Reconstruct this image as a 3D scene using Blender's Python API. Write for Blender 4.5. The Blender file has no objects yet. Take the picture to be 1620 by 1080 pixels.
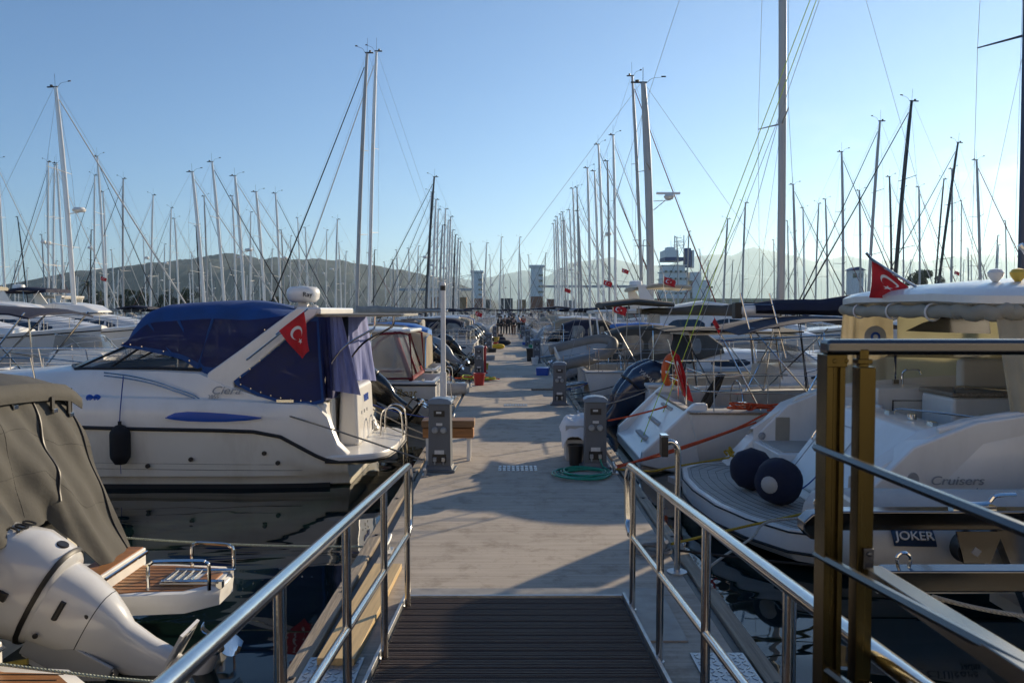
import bpy, bmesh, math, random
from mathutils import Vector, Matrix, Euler, noise
S = bpy.context.scene
COL = S.collection
R = math.radians
rnd = random.Random(7)
# ---------------------------------------------------------------- camera
F = 1260.0                      # focal length in photo pixels (1620 wide)
EYE = Vector((0, 0, 2.2))       # deck of the pontoon is z = 0, water z = -0.5
WATER = -0.5
PITCH = math.atan(49 / F); YAW = math.atan(4 / F)
cd = bpy.data.cameras.new("camera"); cam = bpy.data.objects.new("camera", cd); COL.objects.link(cam)
cam.location = EYE; cam.rotation_euler = (math.pi / 2 - PITCH, 0, -YAW + 2 * math.atan(-0 / F))
cd.sensor_width = 36; cd.lens = 36 * F / 1620; cd.clip_start = 0.05; cd.clip_end = 60000
cd.dof.use_dof = True; cd.dof.focus_distance = 16; cd.dof.aperture_fstop = 8.0
S.camera = cam
CR = cam.rotation_euler.to_matrix()
def U(px, py, Y):
    d = CR @ Vector(((px - 810) / F, (540 - py) / F, -1)); return EYE + d * (Y / d.y)
def G(px, py, z=0.0):
    d = CR @ Vector(((px - 810) / F, (540 - py) / F, -1)); return EYE + d * ((z - EYE.z) / d.z)
# ---------------------------------------------------------------- sky, sun, exposure
SUN_EL, SUN_AZ = R(16.5), R(42)   # azimuth measured from +Y towards +X
W = bpy.data.worlds.new("World"); S.world = W; W.use_nodes = True
nt = W.node_tree; nt.nodes.clear()
wo = nt.nodes.new("ShaderNodeOutputWorld"); bg = nt.nodes.new("ShaderNodeBackground")
sk = nt.nodes.new("ShaderNodeTexSky"); sk.sky_type = 'NISHITA'; sk.sun_disc = False
sk.sun_elevation = SUN_EL; sk.sun_rotation = SUN_AZ; sk.air_density = 0.9; sk.dust_density = 0.03; sk.ozone_density = 6.0
bg.inputs[1].default_value = 0.10
# thin wisps of cloud low on the right, part of the sky itself
tc = nt.nodes.new("ShaderNodeTexCoord"); mp = nt.nodes.new("ShaderNodeMapping"); mp.inputs[3].default_value = (3, 3, 9)
nz = nt.nodes.new("ShaderNodeTexNoise"); nz.inputs["Scale"].default_value = 2.2; nz.inputs["Detail"].default_value = 7
rp = nt.nodes.new("ShaderNodeValToRGB"); rp.color_ramp.elements[0].position = .52; rp.color_ramp.elements[1].position = .74
sp = nt.nodes.new("ShaderNodeSeparateXYZ")
band = nt.nodes.new("ShaderNodeMapRange"); band.inputs[1].default_value = .06; band.inputs[2].default_value = .15
band2 = nt.nodes.new("ShaderNodeMapRange"); band2.inputs[1].default_value = .24; band2.inputs[2].default_value = .15
mm = nt.nodes.new("ShaderNodeMath"); mm.operation = 'MULTIPLY'; m2 = nt.nodes.new("ShaderNodeMath"); m2.operation = 'MULTIPLY'
m3 = nt.nodes.new("ShaderNodeMath"); m3.operation = 'MULTIPLY'; m3.inputs[1].default_value = .5
mx = nt.nodes.new("ShaderNodeMixRGB"); mx.inputs[2].default_value = (9.5, 9.2, 9.0, 1)
L = nt.links.new
L(tc.outputs["Generated"], mp.inputs[0]); L(mp.outputs[0], nz.inputs["Vector"]); L(nz.outputs["Fac"], rp.inputs[0])
L(tc.outputs["Generated"], sp.inputs[0]); L(sp.outputs[2], band.inputs[0]); L(sp.outputs[2], band2.inputs[0])
L(band.outputs[0], mm.inputs[0]); L(band2.outputs[0], mm.inputs[1]); L(mm.outputs[0], m2.inputs[0]); L(rp.outputs[0], m2.inputs[1])
bx_ = nt.nodes.new("ShaderNodeMapRange"); bx_.inputs[1].default_value = .25; bx_.inputs[2].default_value = .55
L(sp.outputs[0], bx_.inputs[0]); mb_ = nt.nodes.new("ShaderNodeMath"); mb_.operation = 'MULTIPLY'
L(m2.outputs[0], mb_.inputs[0]); L(bx_.outputs[0], mb_.inputs[1])
L(mb_.outputs[0], m3.inputs[0]); L(m3.outputs[0], mx.inputs[0]); L(sk.outputs[0], mx.inputs[1]); L(mx.outputs[0], bg.inputs[0]); L(bg.outputs[0], wo.inputs[0])
sd = bpy.data.lights.new("sun", 'SUN'); sd.energy = 5.0; sd.angle = R(.5); sd.color = (1, .82, .58)
sun = bpy.data.objects.new("sun", sd); COL.objects.link(sun)
sv = Vector((math.sin(SUN_AZ) * math.cos(SUN_EL), math.cos(SUN_AZ) * math.cos(SUN_EL), math.sin(SUN_EL)))
sun.rotation_euler = sv.to_track_quat('Z', 'Y').to_euler(); sun.location = (30, 30, 40)
S.view_settings.view_transform = 'Standard'; S.view_settings.look = 'None'; S.view_settings.exposure = 0.54; S.view_settings.gamma = 1
S.cycles.max_bounces = 7; S.cycles.diffuse_bounces = 2; S.cycles.glossy_bounces = 4; S.cycles.transparent_max_bounces = 12
S.cycles.transmission_bounces = 4; S.cycles.volume_bounces = 1; S.cycles.use_denoising = True
S.cycles.caustics_reflective = False; S.cycles.caustics_refractive = False
# ---------------------------------------------------------------- materials
MATS = {}
def mat(name, col, rough=.5, metal=0., var=.12, vscale=3., bump=0., bscale=30., coat=0., alpha=1., wave=None, spec=.5, dirt=0., stretch=None):
    if name in MATS: return MATS[name]
    m = bpy.data.materials.new(name); m.use_nodes = True; t = m.node_tree; p = t.nodes["Principled BSDF"]; K = t.links.new
    tcn = t.nodes.new("ShaderNodeTexCoord"); src = tcn.outputs["Object"]
    if stretch:
        mpn = t.nodes.new("ShaderNodeMapping"); mpn.inputs[3].default_value = stretch; K(src, mpn.inputs[0]); src = mpn.outputs[0]
    n = t.nodes.new("ShaderNodeTexNoise"); n.inputs["Scale"].default_value = vscale; n.inputs["Detail"].default_value = 6; K(src, n.inputs["Vector"])
    cr = t.nodes.new("ShaderNodeValToRGB"); e = cr.color_ramp.elements
    e[0].position = .3; e[1].position = .7
    e[0].color = (*[c * (1 - var) for c in col], 1); e[1].color = (*[min(1, c * (1 + var)) for c in col], 1)
    K(n.outputs["Fac"], cr.inputs[0]); out = cr.outputs[0]
    if dirt:
        n2 = t.nodes.new("ShaderNodeTexNoise"); n2.inputs["Scale"].default_value = vscale * .7; n2.inputs["Detail"].default_value = 9; n2.inputs["Roughness"].default_value = .7
        mpd = t.nodes.new("ShaderNodeMapping"); mpd.inputs[3].default_value = (1.2, 1.2, .35); mpd.inputs[1].default_value = (3, 1, 7); K(tcn.outputs["Object"], mpd.inputs[0]); K(mpd.outputs[0], n2.inputs["Vector"])
        c2 = t.nodes.new("ShaderNodeValToRGB"); c2.color_ramp.elements[0].position = .48; c2.color_ramp.elements[1].position = .75
        mxn = t.nodes.new("ShaderNodeMixRGB"); mxn.blend_type = 'MULTIPLY'; mxn.inputs[2].default_value = (.55, .5, .42, 1)
        ml = t.nodes.new("ShaderNodeMath"); ml.operation = 'MULTIPLY'; ml.inputs[1].default_value = dirt
        K(n2.outputs["Fac"], c2.inputs[0]); K(c2.outputs[0], ml.inputs[0]); K(ml.outputs[0], mxn.inputs[0]); K(out, mxn.inputs[1]); out = mxn.outputs[0]
    K(out, p.inputs["Base Color"])
    p.inputs["Metallic"].default_value = metal; p.inputs["Specular IOR Level"].default_value = spec
    mr = t.nodes.new("ShaderNodeMapRange"); mr.inputs[3].default_value = max(.02, rough * .8); mr.inputs[4].default_value = min(1, rough * 1.25)
    K(n.outputs["Fac"], mr.inputs[0]); K(mr.outputs[0], p.inputs["Roughness"])
    if coat: p.inputs["Coat Weight"].default_value = coat; p.inputs["Coat Roughness"].default_value = .06
    if alpha < 1: p.inputs["Alpha"].default_value = alpha
    h = None
    if wave:   # (axis 'X'/'Y'/'Z', scale, strength)
        w = t.nodes.new("ShaderNodeTexWave"); w.bands_direction = wave[0]; w.inputs["Scale"].default_value = wave[1]; w.inputs["Distortion"].default_value = wave[3] if len(wave) > 3 else .3
        K(tcn.outputs["Object"], w.inputs["Vector"]); b2 = t.nodes.new("ShaderNodeBump"); b2.inputs["Strength"].default_value = wave[2]; b2.inputs["Distance"].default_value = .01
        K(w.outputs["Fac"], b2.inputs["Height"]); h = b2
    if bump:
        n3 = t.nodes.new("ShaderNodeTexNoise"); n3.inputs["Scale"].default_value = bscale; n3.inputs["Detail"].default_value = 5; K(src, n3.inputs["Vector"])
        b = t.nodes.new("ShaderNodeBump"); b.inputs["Strength"].default_value = bump; b.inputs["Distance"].default_value = .02; K(n3.outputs["Fac"], b.inputs["Height"])
        if h: K(h.outputs[0], b.inputs["Normal"])
        h = b
    if h: K(h.outputs[0], p.inputs["Normal"])
    MATS[name] = m; return m
def glassy(name, col, alpha, rough=.05):
    m = mat(name, col, rough, var=.05, alpha=alpha); m.node_tree.nodes["Principled BSDF"].inputs["Coat Weight"].default_value = .6; return m
GEL = mat("white_gelcoat", (.79, .77, .72), .32, var=.04, vscale=1.5, coat=.3, dirt=.3, bump=.02, bscale=1.3)
GELB = mat("ivory_gelcoat", (.76, .73, .64), .35, var=.05, vscale=1.2, coat=.25, dirt=.6, bump=.02, bscale=1.2)
GELC = mat("cream_gelcoat", (.74, .69, .48), .4, var=.04, vscale=1.5, dirt=.2)
NONSKID = mat("grey_nonskid", (.5, .49, .46), .7, var=.1, vscale=8, bump=.15, bscale=200, dirt=.3)
NAVYHULL = mat("navy_gelcoat", (.012, .02, .05), .2, coat=.5, var=.2)
BLACKHULL = mat("black_gelcoat", (.01, .01, .011), .25, coat=.4)
REDHULL = mat("red_gelcoat", (.28, .02, .02), .3, coat=.4)
ANTIF = mat("black_antifouling", (.012, .013, .016), .7, var=.3)
RUB = mat("black_rubber", (.012, .012, .013), .6, var=.3, vscale=10)
STEEL = mat("stainless_steel", (.62, .61, .59), .13, metal=1., var=.08, vscale=6, bump=.03, bscale=40)
GALV = mat("galvanised_steel", (.42, .43, .44), .45, metal=1., var=.15, vscale=12)
ALU = mat("mast_aluminium", (.80, .77, .71), .4, metal=.25, var=.06, vscale=1)
ALUG = mat("grey_and_backlit_mast_aluminium", (.42, .41, .39), .45, metal=.2, var=.08, vscale=1)  # darker copy of mast aluminium; also paints right-hand masts as backlit silhouettes
CARBON = mat("black_mast", (.015, .016, .019), .4, var=.2)
BRONZE = mat("bronze_anodised_aluminium", (.085, .066, .025), .25, metal=1., var=.15, vscale=4, stretch=(8, 8, .4), bump=.04, bscale=60)
BRUSH = mat("brushed_aluminium", (.13, .132, .138), .25, metal=1., var=.06, vscale=3)
BLUECAN = mat("blue_canvas", (.007, .052, .20), .75, var=.18, vscale=4, bump=.35, bscale=9)
NAVYCAN = mat("navy_canvas", (.007, .011, .035), .8, var=.25, vscale=4, bump=.35, bscale=9)
BLACKCAN = mat("black_canvas", (.009, .009, .011), .8, var=.25, vscale=4, bump=.3, bscale=9)
GREYCAN = mat("grey_canvas", (.062, .060, .053), .85, var=.3, vscale=2, bump=.55, bscale=6, dirt=.3)
LGREYCAN = mat("light_grey_canvas", (.30, .29, .26), .85, var=.15, vscale=3, bump=.3, bscale=12)
TANCAN = mat("tan_canvas", (.42, .35, .25), .85, var=.12, vscale=3, bump=.3, bscale=10)
MAROON = mat("maroon_canvas", (.17, .012, .02), .8, var=.2, vscale=4, bump=.25, bscale=10)
SKYCAN = mat("bright_blue_canvas", (.02, .16, .48), .75, var=.15, vscale=4, bump=.3, bscale=10)
GREENCAN = mat("green_canvas", (.02, .09, .06), .8, var=.2, bump=.3, bscale=10)
WHITECAN = mat("white_sailcloth", (.55, .54, .50), .75, var=.08, bump=.25, bscale=10)
BEIGECAN = mat("beige_canvas", (.50, .46, .37), .8, var=.12, vscale=3, bump=.3, bscale=12)
BLUEMESH = mat("blue_mesh_cloth", (.006, .012, .085), .7, var=.2, vscale=5, alpha=.86, bump=.2, bscale=8)
LAVMESH = mat("pale_blue_drape", (.22, .25, .50), .8, var=.15, vscale=6, alpha=.93, stretch=(8, 8, .5), bump=.5, bscale=6)
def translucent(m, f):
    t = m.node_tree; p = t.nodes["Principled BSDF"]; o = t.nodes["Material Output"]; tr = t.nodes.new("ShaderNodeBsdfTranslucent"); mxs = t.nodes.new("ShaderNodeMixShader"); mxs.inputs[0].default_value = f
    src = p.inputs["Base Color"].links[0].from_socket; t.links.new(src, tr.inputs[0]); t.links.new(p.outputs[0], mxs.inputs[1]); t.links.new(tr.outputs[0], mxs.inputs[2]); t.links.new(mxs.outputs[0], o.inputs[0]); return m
GLOWCAN = translucent(mat("cream_translucent_cloth", (.68, .62, .48), .8, var=.1, bump=.3, bscale=10), .55)
BEIGECAN = translucent(BEIGECAN, .35); TANCAN = translucent(TANCAN, .3)
LINER = translucent(mat("cream_glowing_liner", (.74, .71, .55), .6, var=.04), .5)  # translucency lets sun glow through the solid cabin wall, standing in for reflected light
CLEARV = glassy("clear_vinyl", (.55, .53, .48), .45, .12)
CLEARW = glassy("cloudy_vinyl", (.62, .57, .42), .72, .25)
GLASS = glassy("tinted_glass", (.05, .06, .06), .55, .04)
DGLASS = mat("dark_window", (.012, .014, .016), .06, var=.2, coat=.6)
RED = mat("red_flag_cloth", (.5, .012, .02), .75, var=.2, vscale=9, bump=.3, bscale=9)
WHITE = mat("white_cloth_mark", (.75, .74, .72), .7, var=.05)
WPAINT = mat("white_paint", (.74, .73, .70), .45, var=.08, vscale=4, dirt=.25)
ORANGE = mat("orange_plastic", (.75, .13, .02), .5, var=.1)
ORANGEROPE = mat("orange_rope", (.72, .10, .03), .8, var=.25, vscale=60, wave=('DIAGONAL', 30, .8))
YELLOW = mat("yellow_plastic", (.55, .38, .06), .5, var=.12)
YROPE = mat("yellow_rope", (.55, .36, .03), .85, var=.3, vscale=60, wave=('DIAGONAL', 30, .8))
LIME = mat("lime_rope", (.45, .6, .06), .8, var=.2, vscale=40)
GROPE = mat("pale_green_rope", (.42, .46, .36), .85, var=.3, vscale=60, wave=('DIAGONAL', 30, .8))
WIRE = mat("rigging_wire", (.30, .30, .30), .5, var=.1)
GYROPE = mat("grey_rope", (.26, .24, .21), .9, var=.3, vscale=60, wave=('DIAGONAL', 30, .8))
WROPE = mat("white_rope", (.55, .52, .45), .9, var=.2, vscale=60, wave=('DIAGONAL', 30, .8))
DROPE = mat("black_rope", (.02, .02, .022), .9, var=.3, vscale=60)
BROPE = mat("blue_rope", (.015, .05, .25), .9, var=.3, vscale=60)
GHOSE = mat("green_hose", (.01, .22, .15), .4, var=.15, vscale=20)
PED = mat("grey_pedestal_plastic", (.10, .115, .135), .45, var=.08, vscale=5, dirt=.25, bump=.05, bscale=60)
PEDT = mat("blue_grey_cap", (.14, .20, .28), .4, var=.08, vscale=5)
STICK = mat("pale_sticker", (.55, .56, .55), .5, var=.1, vscale=30)
SOCK = mat("grey_socket", (.3, .31, .31), .5, var=.15, vscale=20)
TEAK = mat("teak_planks", (.36, .155, .05), .5, var=.3, vscale=6, stretch=(1, 14, 14), bump=.1, bscale=10)
CAULK = mat("black_caulking", (.012, .011, .01), .6)
GTEAK = mat("weathered_teak", (.44, .39, .33), .75, var=.25, vscale=6, stretch=(1, 14, 14), bump=.2, bscale=10)
PINE = mat("pale_pine", (.62, .44, .21), .6, var=.18, vscale=3, stretch=(12, .6, 12), bump=.1, bscale=8)
TIMBER = mat("weathered_timber", (.33, .27, .20), .85, var=.35, vscale=2.5, stretch=(14, .5, 14), bump=.5, bscale=9, dirt=.4)
BOXW = mat("varnished_wood", (.38, .16, .05), .5, var=.3, vscale=4, stretch=(.6, 12, 12), bump=.15, bscale=8)
COMPO = mat("dark_brown_decking", (.045, .028, .022), .55, var=.3, vscale=5, stretch=(.5, 12, 12), bump=.12, bscale=14, dirt=.2, wave=('Y', 22, .5, 0))
OUTW = mat("white_outboard_paint", (.62, .62, .61), .2, var=.03, coat=.5)
OUTG = mat("silver_grey_outboard_paint", (.36, .36, .35), .3, var=.06, coat=.3)
OUTB = mat("black_outboard_paint", (.008, .008, .01), .18, var=.1, coat=.5)
OUTBL = mat("blue_grey_outboard_paint", (.018, .035, .075), .22, var=.1, coat=.5)
BLACK = mat("black_plastic", (.012, .012, .013), .45, var=.2)
BLUEP = mat("blue_decal", (.01, .08, .42), .35, var=.08)
DSTEEL = mat("darkened_polished_steel", (.20, .20, .205), .09, metal=1., var=.05)  # darkened base colour stands in for dark reflections on the polished arms
CHROME = mat("polished_steel", (.72, .71, .69), .06, metal=1., var=.04)
FENDW = mat("grey_fender_vinyl", (.42, .40, .37), .5, var=.15, dirt=.3)
FNAVY = mat("navy_fender_cover", (.006, .009, .03), .9, var=.3, bump=.3, bscale=60)
HYP = mat("grey_inflatable_tube", (.22, .21, .19), .6, var=.1, dirt=.3)
HYPW = mat("pale_inflatable_tube", (.50, .49, .46), .55, var=.08, dirt=.3)
SEAT = mat("cream_seat_vinyl", (.58, .54, .45), .5, var=.06)
SKIN = mat("skin", (.42, .25, .17), .6, var=.1)
HAIR = mat("dark_hair", (.015, .011, .009), .7)
DARKCL = mat("dark_clothes", (.02, .022, .028), .9, var=.3)
WHITECL = mat("white_clothes", (.5, .52, .56), .9, var=.1)
REDCL = mat("red_clothes", (.35, .03, .03), .9, var=.2)
BROWNCL = mat("brown_clothes", (.16, .08, .045), .9, var=.2)
# ---------------------------------------------------------------- mesh builder
class MB:
    def __init__(s): s.v = []; s.f = []; s.m = []; s.k = 0
    def add(s, vs, fs, M=None):
        o = len(s.v); s.v += [tuple(M @ Vector(v)) if M else tuple(v) for v in vs]
        s.f += [tuple(i + o for i in f) for f in fs]; s.m += [s.k] * len(fs); return s
    def box(s, c, d, rot=None, tz=1.0, ty=None):
        """box centred at c of full size d; tz scales the top face"""
        ty = tz if ty is None else ty; x, y, z = [q / 2 for q in d]
        vs = [(-x, -y, -z), (x, -y, -z), (x, y, -z), (-x, y, -z), (-x * tz, -y * ty, z), (x * tz, -y * ty, z), (x * tz, y * ty, z), (-x * tz, y * ty, z)]
        M = Matrix.Translation(c)
        if rot: M = M @ Euler(rot).to_matrix().to_4x4()
        return s.add(vs, [(0, 3, 2, 1), (4, 5, 6, 7), (0, 1, 5, 4), (1, 2, 6, 5), (2, 3, 7, 6), (3, 0, 4, 7)], M)
    def ring(s, rows, closed=True, cap0=True, cap1=True):
        n = len(rows[0]); vs = [p for r in rows for p in r]; fs = []
        for i in range(len(rows) - 1):
            for j in range(n if closed else n - 1):
                a = i * n + j; b = i * n + (j + 1) % n; fs.append((a, b, b + n, a + n))
        if closed and cap0: fs.append(tuple(range(n - 1, -1, -1)))
        if closed and cap1: fs.append(tuple(range((len(rows) - 1) * n, len(rows) * n)))
        return s.add(vs, fs)
    def tube(s, pts, r, n=8, r1=None, loop=False):
        pts = [Vector(p) for p in pts]; N = len(pts); rows = []; up = None
        for i, p in enumerate(pts):
            if loop: t = pts[(i + 1) % N] - pts[i - 1]
            else: t = pts[min(i + 1, N - 1)] - pts[max(i - 1, 0)]
            t = t.normalized() if t.length > 1e-9 else Vector((0, 0, 1))
            if up is None:
                up = Vector((0, 0, 1)) if abs(t.z) < .9 else Vector((1, 0, 0))
            a = t.cross(up)
            if a.length < 1e-4: a = t.cross(Vector((0.3, 1, 0.2)))
            a.normalize(); b = a.cross(t).normalized(); up = b
            q = r if r1 is None else r + (r1 - r) * i / max(1, N - 1)
            rows.append([p + (a * math.cos(2 * math.pi * k / n) + b * math.sin(2 * math.pi * k / n)) * q for k in range(n)])
        if loop: rows.append(rows[0]); return s.ring(rows, True, False, False)
        return s.ring(rows)
    def lathe(s, prof, c=(0, 0, 0), axis='Z', n=16, sx=1., sy=1.):
        rows = []
        for r, h in prof:
            row = []
            for k in range(n):
                a = 2 * math.pi * k / n; x, y = r * math.cos(a) * sx, r * math.sin(a) * sy
                p = (x, y, h) if axis == 'Z' else ((h, x, y) if axis == 'X' else (y, h, x))
                row.append(tuple(p[i] + c[i] for i in range(3)))
            rows.append(row)
        return s.ring(rows)
    def prism(s, poly, y0, y1, flat=None):
        """poly in (x, z) extruded from y0 to y1"""
        n = len(poly); vs = [(x, y0, z) for x, z in poly] + [(x, y1, z) for x, z in poly]
        fs = [tuple(range(n - 1, -1, -1)), tuple(range(n, 2 * n))] + [(i, (i + 1) % n, (i + 1) % n + n, i + n) for i in range(n)]
        return s.add(vs, fs)
    def sheet(s, rows, th=0.):
        """open grid of points; th > 0 gives it real thickness along its own normal"""
        n = len(rows[0]); m = len(rows); V = [Vector(p) for r in rows for p in r]
        def q(a, b): return a * n + b
        if not th:
            return s.add(V, [(q(i, j), q(i, j + 1), q(i + 1, j + 1), q(i + 1, j)) for i in range(m - 1) for j in range(n - 1)])
        N = []
        for i in range(m):
            for j in range(n):
                du = V[q(min(i + 1, m - 1), j)] - V[q(max(i - 1, 0), j)]; dv = V[q(i, min(j + 1, n - 1))] - V[q(i, max(j - 1, 0))]
                c = du.cross(dv); N.append(c.normalized() if c.length > 1e-9 else Vector((0, 0, 1)))
        A = [v + k * th / 2 for v, k in zip(V, N)]; B = [v - k * th / 2 for v, k in zip(V, N)]; o = n * m
        fs = []
        for i in range(m - 1):
            for j in range(n - 1):
                f = (q(i, j), q(i, j + 1), q(i + 1, j + 1), q(i + 1, j)); fs.append(f[::-1]); fs.append(tuple(a + o for a in f))
        for i in range(m - 1):
            fs.append((q(i, 0), q(i + 1, 0), q(i + 1, 0) + o, q(i, 0) + o)); fs.append((q(i + 1, n - 1), q(i, n - 1), q(i, n - 1) + o, q(i + 1, n - 1) + o))
        for j in range(n - 1):
            fs.append((q(0, j + 1), q(0, j), q(0, j) + o, q(0, j + 1) + o)); fs.append((q(m - 1, j), q(m - 1, j + 1), q(m - 1, j + 1) + o, q(m - 1, j) + o))
        return s.add(A + B, fs)
    def build(s, name, mats, parent=None, loc=(0, 0, 0), rot=(0, 0, 0), ang=35, bev=0., fix=True):
        me = bpy.data.meshes.new(name); me.from_pydata(s.v, [], s.f)
        if fix:
            b = bmesh.new(); b.from_mesh(me); bmesh.ops.remove_doubles(b, verts=b.verts, dist=1e-5); bmesh.ops.recalc_face_normals(b, faces=b.faces); b.to_mesh(me); b.free()
        ms = mats if isinstance(mats, (list, tuple)) else [mats]
        for m in ms: me.materials.append(m)
        if len(ms) > 1 and len(me.polygons) == len(s.m): me.polygons.foreach_set("material_index", s.m)
        me.polygons.foreach_set("use_smooth", [True] * len(me.polygons)); me.set_sharp_from_angle(angle=R(ang)); me.update()
        o = bpy.data.objects.new(name, me); COL.objects.link(o); o.location = loc; o.rotation_euler = rot
        if parent: o.parent = parent
        if bev:
            bm_ = o.modifiers.new("bevel", 'BEVEL'); bm_.width = bev; bm_.segments = 2; bm_.limit_method = 'ANGLE'; bm_.angle_limit = R(40); bm_.harden_normals = True
        return o
def tag(o, label=None, cat=None, group=None, kind=None):
    if label: o["label"] = label
    if cat: o["category"] = cat
    if group: o["group"] = group
    if kind: o["kind"] = kind
    return o
def thing(name, label, cat, loc=(0, 0, 0), rz=0, group=None):
    o = bpy.data.objects.new(name, None); COL.objects.link(o); o.location = loc; o.rotation_euler = (0, 0, rz); o.empty_display_size = .3
    return tag(o, label, cat, group)
KIDS = {}
def kids(o): return [c for c in COL.objects if c.parent == o]
def tree_of(o): return (o, [tree_of(c) for c in o.children])
def copy_tree(t, parent=None):
    o, ch = t; c = o.copy(); COL.objects.link(c)
    if parent: c.parent = parent
    for k in ch: copy_tree(k, c)
    return c
def text(name, s, size, m, parent, loc, rot, extrude=.002, shear=0., sx=1.):
    cu = bpy.data.curves.new(name, 'FONT'); cu.body = s; cu.size = size; cu.extrude = extrude; cu.align_x = 'CENTER'; cu.align_y = 'CENTER'; cu.shear = shear
    o = bpy.data.objects.new(name, cu); COL.objects.link(o)
    me = bpy.data.meshes.new_from_object(o.evaluated_get(bpy.context.evaluated_depsgraph_get())); me.name = name; bpy.data.objects.remove(o)
    me.materials.clear(); me.materials.append(m)
    o = bpy.data.objects.new(name, me); COL.objects.link(o); o.location = loc; o.rotation_euler = rot; o.scale = (sx, 1, 1)
    if parent: o.parent = parent
    return o
def smoothline(pts, n=6):
    """Catmull-Rom through pts"""
    P = [Vector(p) for p in pts]; P = [P[0] * 2 - P[1]] + P + [P[-1] * 2 - P[-2]]; out = []
    for i in range(1, len(P) - 2):
        for k in range(n):
            t = k / n; a, b, c, d = P[i - 1:i + 3]
            out.append(.5 * ((2 * b) + (c - a) * t + (2 * a - 5 * b + 4 * c - d) * t * t + (3 * b - a - 3 * c + d) * t ** 3))
    out.append(P[-2]); return out
def lerp(a, b, t): return a + (b - a) * t
def interp(xs, ys, x):
    if x <= xs[0]: return ys[0]
    for i in range(len(xs) - 1):
        if x <= xs[i + 1]: return lerp(ys[i], ys[i + 1], (x - xs[i]) / (xs[i + 1] - xs[i]))
    return ys[-1]
# ================================================================ SETTING
wm = bpy.data.materials.new("harbour_water"); wm.use_nodes = True; t = wm.node_tree; p = t.nodes["Principled BSDF"]
p.inputs["Base Color"].default_value = (.005, .014, .013, 1); p.inputs["Roughness"].default_value = .025; p.inputs["IOR"].default_value = 1.333
tcn = t.nodes.new("ShaderNodeTexCoord"); mpn = t.nodes.new("ShaderNodeMapping"); mpn.inputs[3].default_value = (.55, 1.2, 1); t.links.new(tcn.outputs["Object"], mpn.inputs[0])
n1 = t.nodes.new("ShaderNodeTexNoise"); n1.inputs["Scale"].default_value = .75; n1.inputs["Detail"].default_value = 2.2; n1.inputs["Distortion"].default_value = .9; t.links.new(mpn.outputs[0], n1.inputs["Vector"])
b1 = t.nodes.new("ShaderNodeBump"); b1.inputs["Strength"].default_value = .16; b1.inputs["Distance"].default_value = .12; t.links.new(n1.outputs["Fac"], b1.inputs["Height"]); t.links.new(b1.outputs[0], p.inputs["Normal"])
m = MB(); m.sheet([[(-26000, -60, WATER), (26000, -60, WATER)], [(-26000, 26000, WATER), (26000, 26000, WATER)]])
tag(m.build("water", wm), kind="structure")
# concrete pontoon
cm = bpy.data.materials.new("brushed_concrete"); cm.use_nodes = True; t = cm.node_tree; p = t.nodes["Principled BSDF"]; K = t.links.new
tcn = t.nodes.new("ShaderNodeTexCoord")
def nzz(scale, detail=6, st=None, rough=.6):
    n = t.nodes.new("ShaderNodeTexNoise"); n.inputs["Scale"].default_value = scale; n.inputs["Detail"].default_value = detail; n.inputs["Roughness"].default_value = rough
    if st:
        mpn = t.nodes.new("ShaderNodeMapping"); mpn.inputs[3].default_value = st; K(tcn.outputs["Object"], mpn.inputs[0]); K(mpn.outputs[0], n.inputs["Vector"])
    else: K(tcn.outputs["Object"], n.inputs["Vector"])
    return n
def ramp(src, a, ca, b, cb):
    r = t.nodes.new("ShaderNodeValToRGB"); r.color_ramp.elements[0].position = a; r.color_ramp.elements[1].position = b
    r.color_ramp.elements[0].color = (*ca, 1); r.color_ramp.elements[1].color = (*cb, 1); K(src, r.inputs[0]); return r.outputs[0]
def mul(a, b, f=1.):
    x = t.nodes.new("ShaderNodeMixRGB"); x.blend_type = 'MULTIPLY'; x.inputs[0].default_value = f; K(a, x.inputs[1]); K(b, x.inputs[2]); return x.outputs[0]
c = ramp(nzz(.55, 8).outputs["Fac"], .3, (.40, .345, .28), .72, (.53, .46, .375))
c = mul(c, ramp(nzz(1, 4, (.35, 26, 1), .75).outputs["Fac"], .32, (.74, .73, .72), .68, (1.1, 1.1, 1.1)))
c = mul(c, ramp(nzz(3.2, 9, None, .75).outputs["Fac"], .36, (.55, .52, .48), .5, (1, 1, 1)), .65)
c = mul(c, ramp(nzz(.9, 5, (1, .35, 1), .6).outputs["Fac"], .56, (1, 1, 1), .74, (.62, .58, .54)), .8)
dr = t.nodes.new("ShaderNodeMixRGB"); dr.inputs[2].default_value = (.62, .60, .55, 1); K(ramp(nzz(5.5, 3, None, .7).outputs["Fac"], .735, (0, 0, 0), .76, (.8, .8, .8)), dr.inputs[0]); K(c, dr.inputs[1]); c = dr.outputs[0]
c = mul(c, ramp(nzz(26, 3).outputs["Fac"], .25, (.45, .42, .4), .36, (1, 1, 1)), .6)
K(c, p.inputs["Base Color"]); p.inputs["Roughness"].default_value = .85
bb = t.nodes.new("ShaderNodeBump"); bb.inputs["Strength"].default_value = .35; bb.inputs["Distance"].default_value = .01; K(nzz(1, 4, (1.5, 55, 1), .7).outputs["Fac"], bb.inputs["Height"]); K(bb.outputs[0], p.inputs["Normal"])
joints = [-4, 3.2, 13.3, 22.5, 31.7, 40.9, 50, 59, 68, 77, 86, 95, 104, 113, 122, 131]
m = MB()
for a, b in zip(joints, joints[1:]): m.box((.135, (a + b) / 2, -.25), (2.62, b - a - .018, .5))
PIER = thing("pier", "long concrete floating pier with weathered timber edges running between the moored boats", "pier")
m.build("deck", cm, PIER, bev=.008)
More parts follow.
